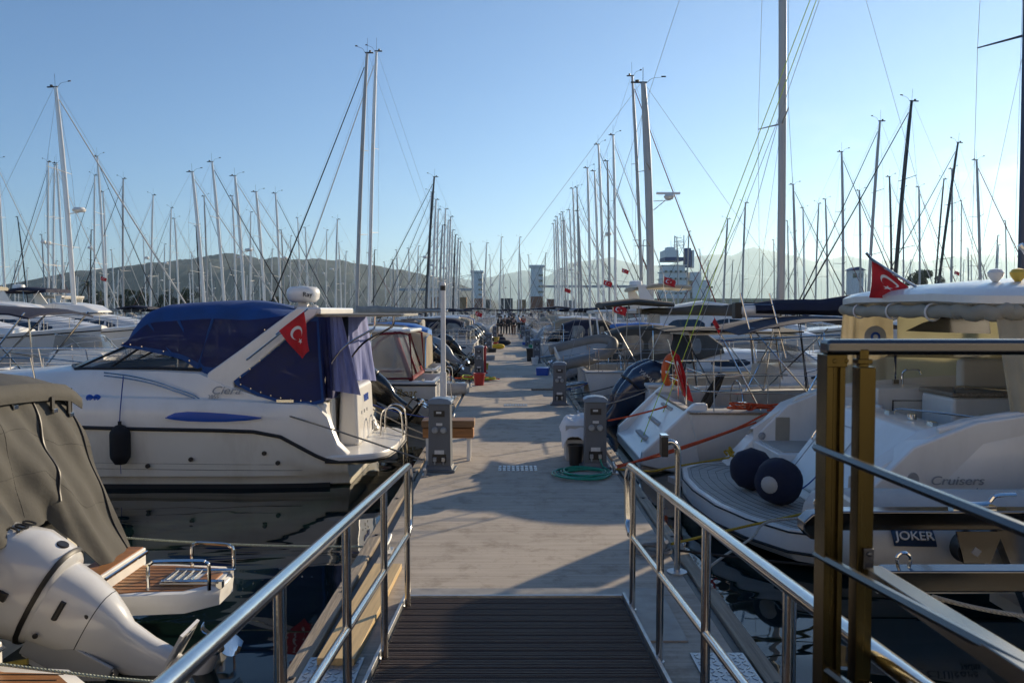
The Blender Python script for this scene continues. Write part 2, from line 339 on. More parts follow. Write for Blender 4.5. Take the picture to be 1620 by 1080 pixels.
for x in (-1.31, 1.58):
    m = MB()
    for a, b in zip(joints, joints[1:]):
        k = a
        while k < b - .1:
            e = min(b, k + 3.06); m.box((x + rnd.uniform(-.006, .006), (k + e) / 2, -.13 + rnd.uniform(-.008, .008)), (.115, e - k - .012, .26)); k = e
    m.build("timber_edge", TIMBER, PIER, bev=.01)

m = MB()
for x in (-1.215, 1.485): m.box((x, 63, -.06), (.07, 134, .05))
for x in (-1.31, 1.58):
    for k in range(70): m.lathe([(.018, .128), (.018, .138), (0, .14)], (x + rnd.uniform(-.01, .01), -3 + k * 1.53 + rnd.uniform(-.05, .05), -.13), n=8)
m.build("edge_channel", BLACK, PIER)
# neighbouring pontoons
for i, (x, y0, y1) in enumerate(((-29, 14, 140), (-58, 20, 150), (-90, 30, 160), (-125, 40, 170), (33, 10, 140), (64, 20, 150), (98, 30, 170), (132, 50, 180))):
    m = MB(); m.box((0, (y1 - y0) / 2, 0), (2.4, y1 - y0, .6)); tag(m.build("pontoon", cm, loc=(x, y0, -.3)), ["first", "second", "third", "fourth"][i % 4] + " neighbouring floating pontoon to the " + ("left" if i < 4 else "right") + " of the pier", "pontoon", "neighbouring pontoons")
m = MB(); m.box((-330, 240, -.3), (300, 60, 2.4)); tag(m.build("quay", mat("quay_stone", (.22, .2, .18), .9, var=.3, vscale=.5, bump=.4, bscale=1)), "low stone quay under the dark trees", "quay")
m = MB(); m.box((12, 335, -.2), (190, 40, 3.0))
tag(m.build("quay", mat("quay_stone", (.22, .2, .18), .9, var=.3, vscale=.5, bump=.4, bscale=1)), "long stone quay carrying the white towers and containers", "quay")
# unseen quay the gangway lands on, and a building added to bounce warm sunlight
m = MB(); m.box((0, -31.2, -.6), (160, 60, 2.2)); tag(m.build("promenade", mat("pale_paving", (.46, .40, .33), .85, var=.12, vscale=.6, bump=.2, bscale=3)), kind="structure")
mbd = thing("bounce_building", "unseen pale building added behind the gangway to bounce warm sunlight onto the hulls", "building", (0, -21, .5))
m = MB(); m.box((0, 0, 4.6), (110, 9, 9.2)); m.build("wall", mat("pale_render", (.74, .68, .57), .85, var=.06, vscale=.4, dirt=.15), mbd)
m = MB(); m.box((0, 0, 9.35), (111, 10, .3)); m.build("roof", mat("roof_tiles", (.3, .13, .07), .85, var=.2), mbd)
for k in range(14): m = MB(); m.box((-49 + 7.5 * k, 4.52, 2.6), (2.6, .1, 2.2)); m.build("window", DGLASS, mbd)
# hills
def ridge(name, prof, D, depth, m, seed, rough, sub=5):
    xs = [q[0] for q in prof]; ys = [q[1] for q in prof]; rows = []; px = xs[0]; cols = []
    while px <= xs[-1]: cols.append(px); px += sub
    nr = 26
    for j in range(nr + 1):
        v = j / nr; row = []
        for q in cols:
            y = interp(xs, ys, q); top = U(q, y, D); X = top.x; H = top.z + .5
            f = (v / .55) if v <= .55 else 1 - (v - .55) / .45 * .9
            f = max(0, f); Yw = D + (v - .55) * depth
            nse = noise.fractal(Vector((X / rough, Yw / rough, seed)), .9, 2.1, 6) if rough < 1000 else (noise.ridged_multi_fractal(Vector((X / rough, Yw / rough, seed)), .8, 2.1, 6, 1., 2.) - 1.1) * .55
            amp = math.sin(math.pi * min(1, v / .55)) if v <= .55 else .4
            z = H * (f ** .85) + nse * H * .30 * amp + noise.noise(Vector((X / rough * 9, Yw / rough * 9, seed))) * H * .03 + noise.noise(Vector((X / rough * 37, Yw / rough * 37, seed))) * H * (.028 if rough < 1000 else .012)
            row.append((X + nse * rough * .05 * amp, Yw, WATER - 3 + max(0, z) + 2.5))
        rows.append(row)
    mb = MB(); mb.sheet(rows); return tag(mb.build(name, m, ang=180), kind="structure")
FOR = mat("wooded_hillside", (.008, .016, .018), .95, var=.55, vscale=.012, bump=1., bscale=.05)
ROCKM = mat("rocky_mountain", (.055, .065, .07), .95, var=.45, vscale=.0018, bump=.6, bscale=.01)
ridge("near_hill", [(-260, 470), (-100, 462), (0, 455), (50, 447), (110, 436), (160, 425), (210, 421), (270, 412), (330, 405), (372, 399), (420, 407), (480, 409), (540, 412), (600, 420), (660, 430), (710, 441), (745, 455), (775, 472), (800, 489)], 2600, 1500, FOR, 3.1, 420, 4)
ridge("far_mountains", [(380, 470), (560, 452), (650, 445), (700, 436), (745, 442), (790, 436), (830, 426), (865, 436), (900, 415), (930, 410), (965, 407), (1005, 418), (1050, 420), (1085, 406), (1120, 400), (1155, 404), (1190, 389), (1215, 396), (1250, 402), (1290, 414), (1335, 404), (1380, 413), (1420, 409), (1465, 413), (1510, 405), (1545, 400), (1590, 407), (1640, 404), (1760, 396), (1900, 405), (2150, 420), (2500, 440)], 11500, 5000, ROCKM, 8.7, 2300, 5)
ridge("far_shore", [(640, 476), (760, 474), (900, 478), (1100, 476), (1300, 474), (1500, 472), (1700, 474), (2100, 480)], 5200, 800, ROCKM, 1.7, 300, 12)
# ================================================================ GANGWAY
def gz(Y): return .03 + .080 * (5.95 - Y)
gw = thing("gangway", "sloping gangway with dark brown boards between two stainless handrails", "gangway", (.04, 5.95, .03))
def gl(x, Y, dz=0.): return (x - .04, Y - 5.95, gz(Y) - .03 + dz)
m = MB(); Y = 5.93; sl = math.atan(.080)
while Y > -.8:
    m.box(gl(.04, Y - .07, -.014), (1.6, .137, .028), (-sl, 0, 0))
    for g in range(5): m.box(gl(.04, Y - .022 - g * .024, .001), (1.6, .013, .005), (-sl, 0, 0))
    Y -= .143
m.build("decking", COMPO, gw)
m = MB()
for x in (-.785, .865):
    m.prism([(0, 0)] * 0 or [(-.012, 0), (.012, 0), (.012, .01), (-.012, .01)], 0, 0.0001) if 0 else None
    a, b = Vector(gl(x, 5.97, .01)), Vector(gl(x, -.8, .01)); c = (a + b) / 2; m.box(c, (.022, (a - b).length, .05), (-sl, 0, 0))
    c2 = c + Vector((0, 0, -.12)); m.box(c2, (.05, (a - b).length - .1, .17), (-sl, 0, 0))
m.box(gl(.04, 5.955, .004), (1.67, .03, .03), (-sl, 0, 0)); m.build("edge_trim", GALV, gw, bev=.003)
m = MB(); m.box((.17, -.25, -.022), (1.95, 1.0, .012)); m.build("hinge_plate", mat("worn_steel_plate", (.33, .31, .28), .6, metal=.4, var=.2, vscale=6, dirt=.4), gw)
for side, x, posts in ((0, -.745, (5.75, 4.68, 3.6, 2.55, 1.45, .35)), (1, .885, (5.66, 4.62, 3.54, 2.48, 1.42, .36))):
    m = MB(); tz = 1.02; mz = .52
    pts = [gl(x, -.7, tz)] + [gl(x, y, tz) for y in (1, 3, 5)] + [gl(x, 5.72, tz), gl(x, 5.83, tz - .012), gl(x, 5.90, tz - .06), gl(x, 5.93, tz - .14), gl(x, 5.90, mz + .12), gl(x, 5.86, mz + .04), gl(x, 5.76, mz)]
    m.tube(smoothline(pts, 5), .0255, 14)
    h = m.build("handrail", STEEL, gw)
    m = MB(); m.tube([gl(x, -.7, mz), gl(x, 5.78, mz)], .02, 12); m.build("mid_rail", STEEL, h)
    for y in posts:
        m = MB(); m.tube([gl(x, y, tz), gl(x, y, -.14)], .0215, 12); m.tube([gl(x, y, -.0), gl(x, y, -.05)], .030, 12); m.build("post", STEEL, h)
# ================================================================ SECURITY GATE on the right of the gangway
Yg = 1.9; gt = thing("security_gate", "bronze coloured double post gate frame with flat rails, right foreground", "gate", (.78, Yg, gz(Yg)))
def W2L(o, v): return tuple(Vector(v) - o.location)
a = U(1315, 560, Yg); zt = a.z
m = MB()
for dx, w in ((-.012, .016), (.012, .03)): pass
Yf = Yg - .025; x0 = U(1306, 560, Yf).x; x1 = U(1336, 560, Yf).x
m.box(W2L(gt, ((x0 + x1) / 2, Yg, (zt + .1) / 2)), (x1 - x0 - .014, .05, zt - .1)); m.box(W2L(gt, (x0 + .008, Yg - .004, (zt + .1) / 2)), (.016, .064, zt - .1)); m.box(W2L(gt, (x1 - .007, Yg - .004, (zt + .1) / 2)), (.013, .064, zt - .1)); m.box(W2L(gt, (x1 - .026, Yg - .028, (zt + .1) / 2)), (.006, .012, zt - .1))
m.build("post", BRONZE, gt, bev=.002)
x2 = U(1362, 560, Yg - .055).x; x3 = U(1388, 560, Yg - .055).x; zb = U(1370, 578, Yg).z
m = MB(); m.box(W2L(gt, ((x2 + x3) / 2, Yg - .03, (zb + .1) / 2)), (x3 - x2, .045, zb - .1)); m.build("post", BRONZE, gt, bev=.003)
m = MB(); m.box(W2L(gt, ((x2 + x3) / 2 - .004, Yg - .03, (zb + zt) / 2)), (.022, .022, zt - zb + .03)); m.box(W2L(gt, ((x2 + x3) / 2 - .004, Yg - .03, zb + .012)), (.034, .034, .012)); m.build("bracket", BRONZE, gt, bev=.002)
for zz_ in (1.62, 1.3):
    m = MB(); m.box(W2L(gt, ((x2 + x3) / 2 + .004, Yg - .058, zz_)), (.024, .012, .05)); m.lathe([(.006, -.006), (.006, -.011), (0, -.012)], W2L(gt, ((x2 + x3) / 2 + .004, Yg - .058, zz_ + .012)), "Y", 8); m.build("clamp_plate", BRUSH, gt, bev=.002)
m = MB(); m.box(W2L(gt, ((x0 + 1.75) / 2, Yg - .01, zt + .018)), (1.75 - x0, .062, .037)); m.build("top_rail", BRUSH, gt, bev=.012)
m = MB()
for k in (0, 1): m.lathe([(.0055, 0), (.0055, -.006)], W2L(gt, (x0 + .016 + k * .028, Yg - .036, zt - .014)), 'Y', 10)
m.box(W2L(gt, ((x0 + x1) / 2, Yg - .03, zt - .014)), (x1 - x0 + .004, .02, .03)); m.build("corner_bracket", BRONZE, gt, bev=.002)
for py0, hgt, th, py1 in ((707, .018, .03, 838), (876, .018, .03, 1052), (1046, .018, .03, 1290)):
    a = U(1291, py0, Yg + .03); b = U(1620, py1, 1.17); d = (b - a); e = a + d * 1.8; c = (a + e) / 2
    m = MB(); m.box(W2L(gt, c), (th * .7, (e - a).length, hgt), (math.asin(d.z / d.length) * -1 * -1 if 0 else -math.asin(d.z / d.length), 0, 0)) if 0 else m.tube([W2L(gt, a), W2L(gt, e)], .0105, 6)
    m.build("side_rail", BRUSH, gt)
a = U(1378, 905, Yg - .04); b = U(1620, 1062, 1.17); e = a + (b - a) * 1.8
m = MB(); dirv = (e - a).normalized(); sx_ = dirv.cross(Vector((0, 0, 1))).normalized() * .023; uz = Vector((0, 0, .017))
rows = [[Vector(W2L(gt, q)) + o for o in (-sx_ - uz, sx_ - uz, sx_ + uz, -sx_ + uz)] for q in (a, e)]; m.ring(rows); m.build("handrail_beam", BRUSH, gt, bev=.003)
# ================================================================ PIER FURNITURE
def pedestal(loc, label):
    o = thing("service_pedestal", label, "service pedestal", loc, 0, "grey power and water pedestals along the pier")
    m = MB(); m.box((0, 0, .49), (.31, .24, .90), tz=.94, ty=.96); b = m.build("housing", PED, o, bev=.012)
    m = MB(); m.box((0, 0, .02), (.43, .34, .04)); m.box((0, 0, .06), (.36, .28, .05), tz=.9); m.build("base", PED, o, bev=.008)
    m = MB(); m.prism([(-.165, 0), (.165, 0), (.165, .045), (.11, .075), (0, .088), (-.11, .075), (-.165, .045)], -.135, .135); m.build("cap", PEDT, o, loc=(0, 0, .925), bev=.012)
    m = MB(); m.box((0, -.1185, .80), (.15, .012, .085)); m.build("display_recess", BLACK, o)
    m = MB(); m.box((-.005, -.126, .815), (.07, .006, .028)); m.build("display", STICK, o)
    m = MB(); m.box((.0, -.1195, .655), (.085, .005, .035)); m.build("sticker", STICK, o)
    for x in (-.058, .058):
        m = MB(); m.lathe([(.045, 0), (.045, -.02), (.036, -.03), (.034, -.045), (.0, -.048)], (x, -.117, .575), 'Y', 14); m.build("socket", SOCK, o)
        m = MB(); m.box((x, -.146, .20 - .02), (.045, .05, .055)); m.lathe([(.012, 0), (.012, -.05)], (x, -.15, .16), 'Z', 8); m.build("water_tap", SOCK if x < 0 else GALV, o, bev=.006)
    m = MB(); m.box((0, -.1225, .275), (.13, .005, .055)); m.build("sticker", STICK, o)
    m = MB(); m.box((0, -.122, .19), (.19, .004, .12)); m.build("lower_panel", BLACK, o)
    return o
pl = [("big grey pedestal on the left pier edge beside the wooden bench", 697, 744), ("grey pedestal on the left edge in front of the red fire post", 758, 593), ("grey pedestal on the left edge beside the yellow bag", 774, 556), ("small distant grey pedestal at the foot of the far white pole", 783, 536),
      ("big grey pedestal on the right edge with a green hose at its foot", 941, 739), ("second grey pedestal on the right edge near the blue outboards", 885, 640), ("grey pedestal on the right edge with a black bin beside it", 849, 574), ("grey pedestal on the right edge beyond the black bin", 835, 547), ("farthest grey pedestal on the right edge near the standing people", 827, 535)]
tpl = None
for i, (lb, x, y) in enumerate(pl):
    g = G(x, y)
    if i == 0: P0 = pedestal(g, lb); tpl = tree_of(P0)
    else:
        o = copy_tree(tpl); o.location = g; o["label"] = lb; o.rotation_euler.z = rnd.uniform(-.06, .06)
P0.rotation_euler.z = -.05
def pole(loc, h, label):
    o = thing("lamp_pole", label, "lamp pole", loc, 0, "slim white poles beside pedestals")
    m = MB(); m.tube([(0, 0, 0), (0, 0, h - .1)], .037, 14); m.build("shaft", WPAINT, o)
    m = MB(); m.tube([(0, 0, 0), (0, 0, 1.27)], .051, 14); m.lathe([(.1, 0), (.1, .015), (.05, .015)], (0, 0, 0), n=14); m.build("sleeve", WPAINT, o)
    m = MB(); m.tube([(0, 0, h - .12), (0, 0, h - .045)], .041, 14); m.build("lens", BLACK, o)
    m = MB(); m.lathe([(.041, 0), (.041, .03), (.03, .05), (0, .055)], (0, 0, h - .05), n=14); m.build("cap", WPAINT, o)
pole((-1.0, 12.0, 0), 2.62, "slim white pole with black collar behind the left pedestal")
pole(G(784, 534), 2.3, "distant slim white pole near the people on the pier")
g = G(715, 733); o = thing("wooden_bench", "varnished wooden box bench behind the left pedestal", "bench", (-.90, 11.75, 0))
m = MB(); m.box((0, 0, .405), (.74, .34, .14)); m.build("box", BOXW, o, bev=.006)
m = MB(); m.box((-.0, -.005, .545), (.77, .37, .10)); m.box((0, 0, .485), (.72, .32, .014)); m.build("lid", mat("dull_brown_wood", (.24, .13, .06), .6, var=.3, vscale=4, stretch=(.6, 12, 12)), o, bev=.008)
for x in (-.3, .3):
    for y in (-.13, .13): mm_ = MB(); mm_.box((x, y, .17), (.05, .05, .34)); mm_.build("leg", WPAINT, o, bev=.004)
# plank
a, b = G(614, 895, .03), G(531, 1047, .03); c = (a + b) / 2; d = a - b
m = MB(); m.box((0, 0, 0), (.235, d.length, .05)); tag(m.build("plank", PINE, loc=c + Vector((0, 0, .0)), rot=(0, 0, math.atan2(-d.x, d.y)), bev=.004), "pale new pine plank lying on the pier behind the left handrail", "plank")
# steel lamp post on the right edge
g = G(1071, 905); o = thing("bollard_post", "tall stainless post bent at the top on the right pier edge", "post", g)
m = MB(); m.tube(smoothline([(0, 0, 0), (0, 0, .5), (0, 0, .98), (-.012, 0, 1.06), (-.05, 0, 1.10), (-.10, 0, 1.10)], 6), .026, 14); m.build("tube", STEEL, o)
m = MB(); m.lathe([(.085, 0), (.085, .012), (.0, .012)], n=20); m.build("flange", GALV, o)
m = MB(); m.box((-.118, 0, 1.07), (.055, .11, .17)); hb = m.build("head", BLACK, o, bev=.006)
m = MB(); m.box((-.118, 0, 1.158), (.06, .115, .02)); m.build("cover", CHROME, hb, bev=.003)
# hose coil
def coil(name, mtl, label, cat, c, r0, r1, turns, tr, jit, hz=.01, tail=None, seed=1, sq=1.):
    q = random.Random(seed); pts = []; N = int(turns * 22)
    for i in range(N):
        a = i / 22 * 2 * math.pi; r = lerp(r0, r1, .5 + .5 * math.sin(i * .071 + seed)) * (1 + jit * math.sin(a * 2.3 + i * .03))
        pts.append((r * math.cos(a) + .05 * math.sin(i * .05), sq * r * math.sin(a) + .05 * math.cos(i * .043), tr + hz * (i / 22) * .7 + tr * .8 * abs(math.sin(i * .37))))
    if tail: pts += tail
    m = MB(); m.tube(smoothline(pts, 2), tr, 7); return tag(m.build(name, mtl, loc=c), label, cat)
g = G(923, 752); gp = G(941, 739)
tl = [Vector(v) - g for v in ((gp.x + .18, gp.y - .35, .02), (gp.x + .09, gp.y - .2, .05), (gp.x + .06, gp.y - .16, .15))]
coil("garden_hose", GHOSE, "green garden hose coiled on the pier at the right pedestal", "hose", g, .27, .38, 7, .0125, .05, .008, [tuple(v) for v in tl], 2)
coil("grey_hose", GYROPE, "grey rope loosely coiled at the right pier edge by the handrail", "rope", G(1030, 872), .10, .17, 4, .012, .15, .006, None, 4)
# crate, cloth and bucket by the right pedestal
g = G(911, 735)
o = thing("storage_crate", "pale foam crate under a white cloth beside the right pedestal", "crate", (g.x + .05, g.y + .5, 0))
m = MB(); m.box((0, 0, .26), (.34, .42, .52), tz=1.04); m.build("box", mat("foam_white", (.5, .49, .46), .8, var=.1, dirt=.4), o, bev=.01)
m = MB(); m.box((0, -.20, .36), (.30, .06, .10)); m.build("handle", BLACK, o, bev=.01)
rows = []
for i in range(15):
    u = i / 14; row = []
    for j in range(13):
        v = j / 12; x = (v - .5) * .50; y = -.30 + u * .6; ed = max(0, abs(v - .5) * 2 - .6) * .55 + max(0, .3 - u) * 1.1
        row.append((x * (1 - .2 * ed), y, .60 - ed * .75 + .085 * noise.noise(Vector((x * 9, y * 9, 3.)))))
    rows.append(row)
m = MB(); m.sheet(rows, .012); tag(m.build("cloth", WHITE, loc=o.location, ang=80), "crumpled white cloth lying on the crate beside the right pedestal", "cloth")
o2 = thing("bucket", "black plastic bucket on the pier in front of the white cloth", "bucket", (g.x, g.y, 0))
m = MB(); m.lathe([(.0, .01), (.09, 0), (.115, .27), (.125, .27), (.125, .29), (.11, .29), (.085, .02), (0, .02)], n=20); m.build("body", BLACK, o2)
m = MB(); m.tube([(.125 * math.cos(a), .03 - .02 * math.sin(a), .285 - .1 * math.sin(a)) for a in [k * math.pi / 12 for k in range(13)]], .004, 6); m.build("handle", GALV, o2)
# grates
for k, (x, y) in enumerate(((819, 741), (816, 641), (813, 596), (812, 573), (811, 560))):
    g = G(x, y); m = MB()
    for i in range(9):
        for j in range(3): m.box(((i - 4) * .062, (j - 1) * .13, .004), (.04, .095, .006))
    tag(m.build("drain_grate", [GALV], loc=(g.x, g.y, .002)), ["nearest slotted drain grate across the pier, level with the pedestals", "second slotted drain grate on the pier deck", "third slotted drain grate on the pier deck", "fourth slotted drain grate on the pier deck", "farthest slotted drain grate on the pier deck"][k], "grate", "slotted drain grates in the pier")
for k, (x, y, lb) in enumerate(((1150, 1062, "chequer plate cover on the pier to the right of the gangway"), (520, 1070, "chequer plate cover on the pier left of the gangway"))):
    g = G(x, y); m = MB(); m.box((0, 0, .004), (.34, .5, .008))
    for i in range(7):
        for j in range(10): m.box(((i - 3) * .046, (j - 4.5) * .048, .0095), (.034, .010, .004), (0, 0, R(45) if (i + j) % 2 else R(-45)))
    tag(m.build("cover_plate", GALV, loc=(g.x, g.y, .002)), lb, "cover plate", "chequer plate covers on the pier")
# cleats
def cleat(loc, label, i):
    if i == 0:
        o = thing("mooring_cleat", label, "cleat", loc, 0, "steel mooring cleats along the pier edges")
        m = MB(); m.box((0, 0, .01), (.09, .2, .02)); [m.tube([(0, y, .01), (0, y, .09)], .017, 8) for y in (-.05, .05)]; m.build("base", GALV, o)
        m = MB(); m.tube(smoothline([(0, -.16, .115), (0, -.08, .095), (0, .08, .095), (0, .16, .115)], 4), .019, 8); m.build("horn", GALV, o); return o
    o = copy_tree(cleat.t); o.location = loc; o["label"] = label; return o
lst = [(663, 752, "left cleat just in front of the wooden bench pedestal"), (613, 873, "left cleat beside the far end of the pine plank"), (1004, 748, "right cleat beside the green hose pedestal"), (707, 665, "left pier cleat behind the wooden bench"), (734, 612, "left pier cleat beside the coloured rope pile"),
       (925, 660, "right pier cleat between the two near pedestals"), (890, 612, "right pier cleat behind the second pedestal"), (872, 585, "right pier cleat in front of the black bin"), (1056, 868, "right cleat beside the tall stainless post")]
for i, (x, y, lb) in enumerate(lst):
    g = G(x, y); g.x = max(-1.12, min(1.42, g.x)); q = cleat(g, lb, i)
    if i == 0: cleat.t = tree_of(q)
# fire post, yellow bag, dark bags, rope pile, bin
g = G(765, 590); o = thing("fire_post", "red fire hydrant post with pale cap behind a left pedestal", "fire post", g)
m = MB(); m.box((0, 0, .45), (.2, .2, .86), tz=.9); m.build("body", mat("red_paint", (.42, .012, .02), .4, var=.1), o, bev=.02)
m = MB(); m.box((0, 0, .02), (.3, .3, .04)); m.build("base", MATS["red_paint"], o, bev=.01)
m = MB(); m.box((-.05, 0, .91), (.36, .26, .08), tz=.85); m.build("cap", MATS["red_paint"], o, bev=.02)
def bag(name, mtl, label, c, sx, sy, sz, seed):
    m = MB(); rows = []
    for i in range(10):
        a = math.pi * i / 9; rows.append([(sx * -math.cos(a), sy * math.sin(a) ** .6 * math.cos(b) * (1 + .12 * noise.noise(Vector((i * .7, math.cos(b) * 2, seed)))), sz + sz * math.sin(a) ** .6 * math.sin(b) * (1 + .15 * noise.noise(Vector((i * .8, math.sin(b) * 2, seed + 5))))) for b in [2 * math.pi * k / 14 for k in range(14)]])
    m.ring(rows); return tag(m.build(name, mtl, loc=c, ang=80, rot=(0, 0, .3)), label, "bag")
bag("holdall", mat("yellow_bag_cloth", (.7, .45, .02), .7, var=.15, bump=.2, bscale=12), "bright yellow holdall lying on the left of the pier", G(788, 552), .38, .2, .15, 1)
bag("holdall", DARKCL, "dark bag lying beyond the yellow holdall", G(797, 546), .45, .3, .17, 2)
bag("holdall", NAVYCAN, "navy bundle on the pier left of the dark bag", G(789, 541), .5, .3, .2, 3)
g = G(760, 601); o = thing("net_pile", "tangled pile of yellow, green and orange rope on the left pier edge", "rope pile", g)
for k, (mt, nm) in enumerate(((YROPE, "yellow_rope"), (GHOSE, "green_rope"), (ORANGEROPE, "orange_rope"), (LIME, "lime_rope"))):
    q = random.Random(k); pts = [(q.gauss(0, .26), q.gauss(0, .22), .03 + abs(q.gauss(0, .04))) for _ in range(26)]
    m = MB(); m.tube(smoothline(pts, 4), .017, 6); m.build(nm, mt, o)
g = G(840, 571); o = thing("bin", "black plastic bin beside the third right pedestal", "bin", g)
m = MB(); m.box((0, 0, .25), (.34, .3, .5), tz=1.15); m.build("body", BLACK, o, bev=.02); m = MB(); m.box((0, 0, .53), (.42, .38, .06)); m.build("rim", BLACK, o, bev=.015)
m = MB(); m.box((0, 0, .03), (.9, .14, .05)); m.box((.28, .02, .075), (.3, .12, .04)); tag(m.build("timber_offcut", TIMBER, loc=G(866, 617), rot=(0, 0, .1), bev=.01), "short timber offcut lying beside the second right pedestal", "timber")
# ================================================================ MOORING LINES
def rope(mt, label, pts, r=.011, sag=0., name="mooring_line"):
    P = [Vector(q) for q in pts]
    if len(P) == 2:
        n = 12; P = [P[0].lerp(P[1], i / n) - Vector((0, 0, sag * 4 * (i / n) * (1 - i / n))) for i in range(n + 1)]
    else: P = smoothline(P, 6)
    m = MB(); m.tube(P, r, 7); return tag(m.build(name, mt), label, "rope")
# ================================================================ BOAT LIBRARY (local frame: stern x = 0, bow +x, waterline z = 0)
class Hull:
    def __init__(s, L, B, s0, s1, draft=.45, sw=.93, full=.45, pw=2.3, rake=.25, sail=False):
        s.L, s.B, s.s0, s.s1, s.dr, s.sw, s.full, s.pw, s.rake, s.sail = L, B, s0, s1, draft, sw, full, pw, rake, sail
        s.T = [0, .05, .12, .2, .3, .4, .5, .6, .7, .78, .85, .91, .96, .985, 1.0]
    def b(s, t):
        h = s.B / 2
        if t < s.full: k = s.sw + (1 - s.sw) * math.sin(math.pi / 2 * t / s.full)
        else: k = 1 - ((t - s.full) / (1 - s.full)) ** s.pw
        return max(.015, h * k)
    def z(s, t): return s.s0 + (s.s1 - s.s0) * t ** 1.7
    def sec(s, t):
        b, z = s.b(t), s.z(t); fl = 1 - .55 * t ** 3; d = s.dr * (1 - t ** 5)
        if s.sail: q = [(0, -d), (.45 * b, -.75 * d), (.8 * b * fl, -.2 * d), (.93 * b * (1 - .3 * t ** 4), .22 * z), (.99 * b, .6 * z), (b, z)]
        else: q = [(0, -d), (.5 * b * fl, -.45 * d), (.86 * b * fl, .05), (.9 * b * fl, .14 * z + .03), (.975 * b * (1 - .18 * t ** 4), .6 * z), (b, z)]
        return [(s.L * t + s.rake * t ** 5 * (zz / max(z, .01)) + (-.22 * (zz / z) * (1 - t) ** 8 if s.sail else 0), y, zz) for y, zz in q]
    def at(s, t, zf):
        q = s.sec(t); z = s.z(t) * zf
        for a, b in zip(q, q[1:]):
            if a[2] <= z <= b[2] + 1e-6:
                f = (z - a[2]) / max(1e-6, b[2] - a[2]); return tuple(lerp(a[i], b[i], f) for i in range(3))
        return q[-1]
    def shell(s, mtl, root):
        rows = []
        for t in s.T:
            q = s.sec(t); rows.append([(x, -y, z) for x, y, z in q[::-1]] + [(x, y, z) for x, y, z in q[1:]])
        m = MB(); m.sheet(rows); m.add(rows[0], [tuple(range(len(rows[0])))]); return m.build("hull", mtl, root)
    def band(s, name, mtl, root, f0, f1, t0=0., t1=1., off=.006):
        m = MB(); TT = [t0 + (t1 - t0) * i / 22 for i in range(23)]
        for sg in (-1, 1):
            rows = []
            for t in TT:
                a, b = s.at(t, f0), s.at(t, f1); rows.append([(a[0], sg * (a[1] + off), a[2]), (b[0], sg * (b[1] + off), b[2])])
            m.sheet(rows)
        a, b = s.at(0, f0), s.at(0, f1)
        if t0 == 0: m.sheet([[(a[0] - off, -a[1], a[2]), (b[0] - off, -b[1], b[2])], [(a[0] - off, a[1], a[2]), (b[0] - off, b[1], b[2])]])
        return m.build(name, mtl, root, fix=False)
    def line(s, name, mtl, root, f=1., r=.022, off=.008, t0=0, t1=1, tr=True):
        m = MB(); TT = [t0 + (t1 - t0) * i / 26 for i in range(27)]
        P = [s.at(t, f) for t in TT]
        pts = [(x, -y - off, z) for x, y, z in P[::-1]] if not tr else []
        m.tube([(x, y + off, z) for x, y, z in P], r, 6); m.tube([(x, -y - off, z) for x, y, z in P], r, 6)
        if t0 == 0: x, y, z = P[0]; m.tube([(x - off, -y - off, z), (x - off, y + off, z)], r, 6)
        return m.build(name, mtl, root)
    def deck(s, mtl, root, tc, fl=.35, sd=.24, wall=None, camber=.06, name="deck"):
        m = MB(); rows = []
        TT = [tc] + [t for t in s.T if t > tc + .02]
        for t in TT:
            b, z = s.b(t), s.z(t); x = s.sec(t)[-1][0]; rows.append([(x, y * b, z + camber * (1 - abs(y) ** 2) - (.0 if abs(y) < 1 else 0)) for y in (-1, -.6, 0, .6, 1)])
        m.sheet(rows)
        TA = [t for t in s.T if t < tc - .02] + [tc]
        for sg in (-1, 1):
            rows = []
            for t in TA:
                b, z = s.b(t), s.z(t); x = s.sec(t)[-1][0]; rows.append([(x, sg * b, z), (x, sg * (b - .03), z + .02), (x, sg * (b - sd), z + .03), (x, sg * (b - sd - .02), z), (x, sg * (b - sd - .08), fl)])
            m.sheet(rows)
        rows = []
        for t in TA:
            b = s.b(t); x = s.sec(t)[-1][0]; rows.append([(x, -(b - sd - .08), fl), (x, (b - sd - .08), fl)])
        m.sheet(rows)
        b, z = s.b(0), s.z(0); x = s.sec(0)[-1][0]; w = b - sd - .05; m.box((x + .09, 0, (z * .97 + fl) / 2), (.15, 2 * w, z * .97 - fl))
        b, z = s.b(tc), s.z(tc); x = s.sec(tc)[-1][0]; m.box((x + .02, 0, (z + fl) / 2), (.04, 2 * (b - sd), z - fl - .01))
        return m.build(name, mtl, root)
    def rail(s, root, t0, t1, h, n=5, mtl=None, two=True, inset=.06, name="bow_rail", gate=True):
        m = MB()
        for sg in (-1, 1):
            P = []
            for i in range(15):
                t = lerp(t0, t1, i / 14); x, y, z = s.sec(t)[-1]; P.append(Vector((x, sg * max(0, y - inset), z)))
            up = Vector((0, 0, h)); m.tube([P[0] + Vector((-.05, 0, .02))] + [p + up * min(1, .55 + k * .15) for k, p in enumerate(P)], .013, 6)
            if two: m.tube([p + up * .5 for p in P[2:]], .008, 5)
            for k in range(n):
                p = P[int(1 + k * 13 / max(1, n - 1))] if n > 1 else P[7]; m.tube([p, p + up], .011, 5)
        return m.build(name, mtl or STEEL, root)
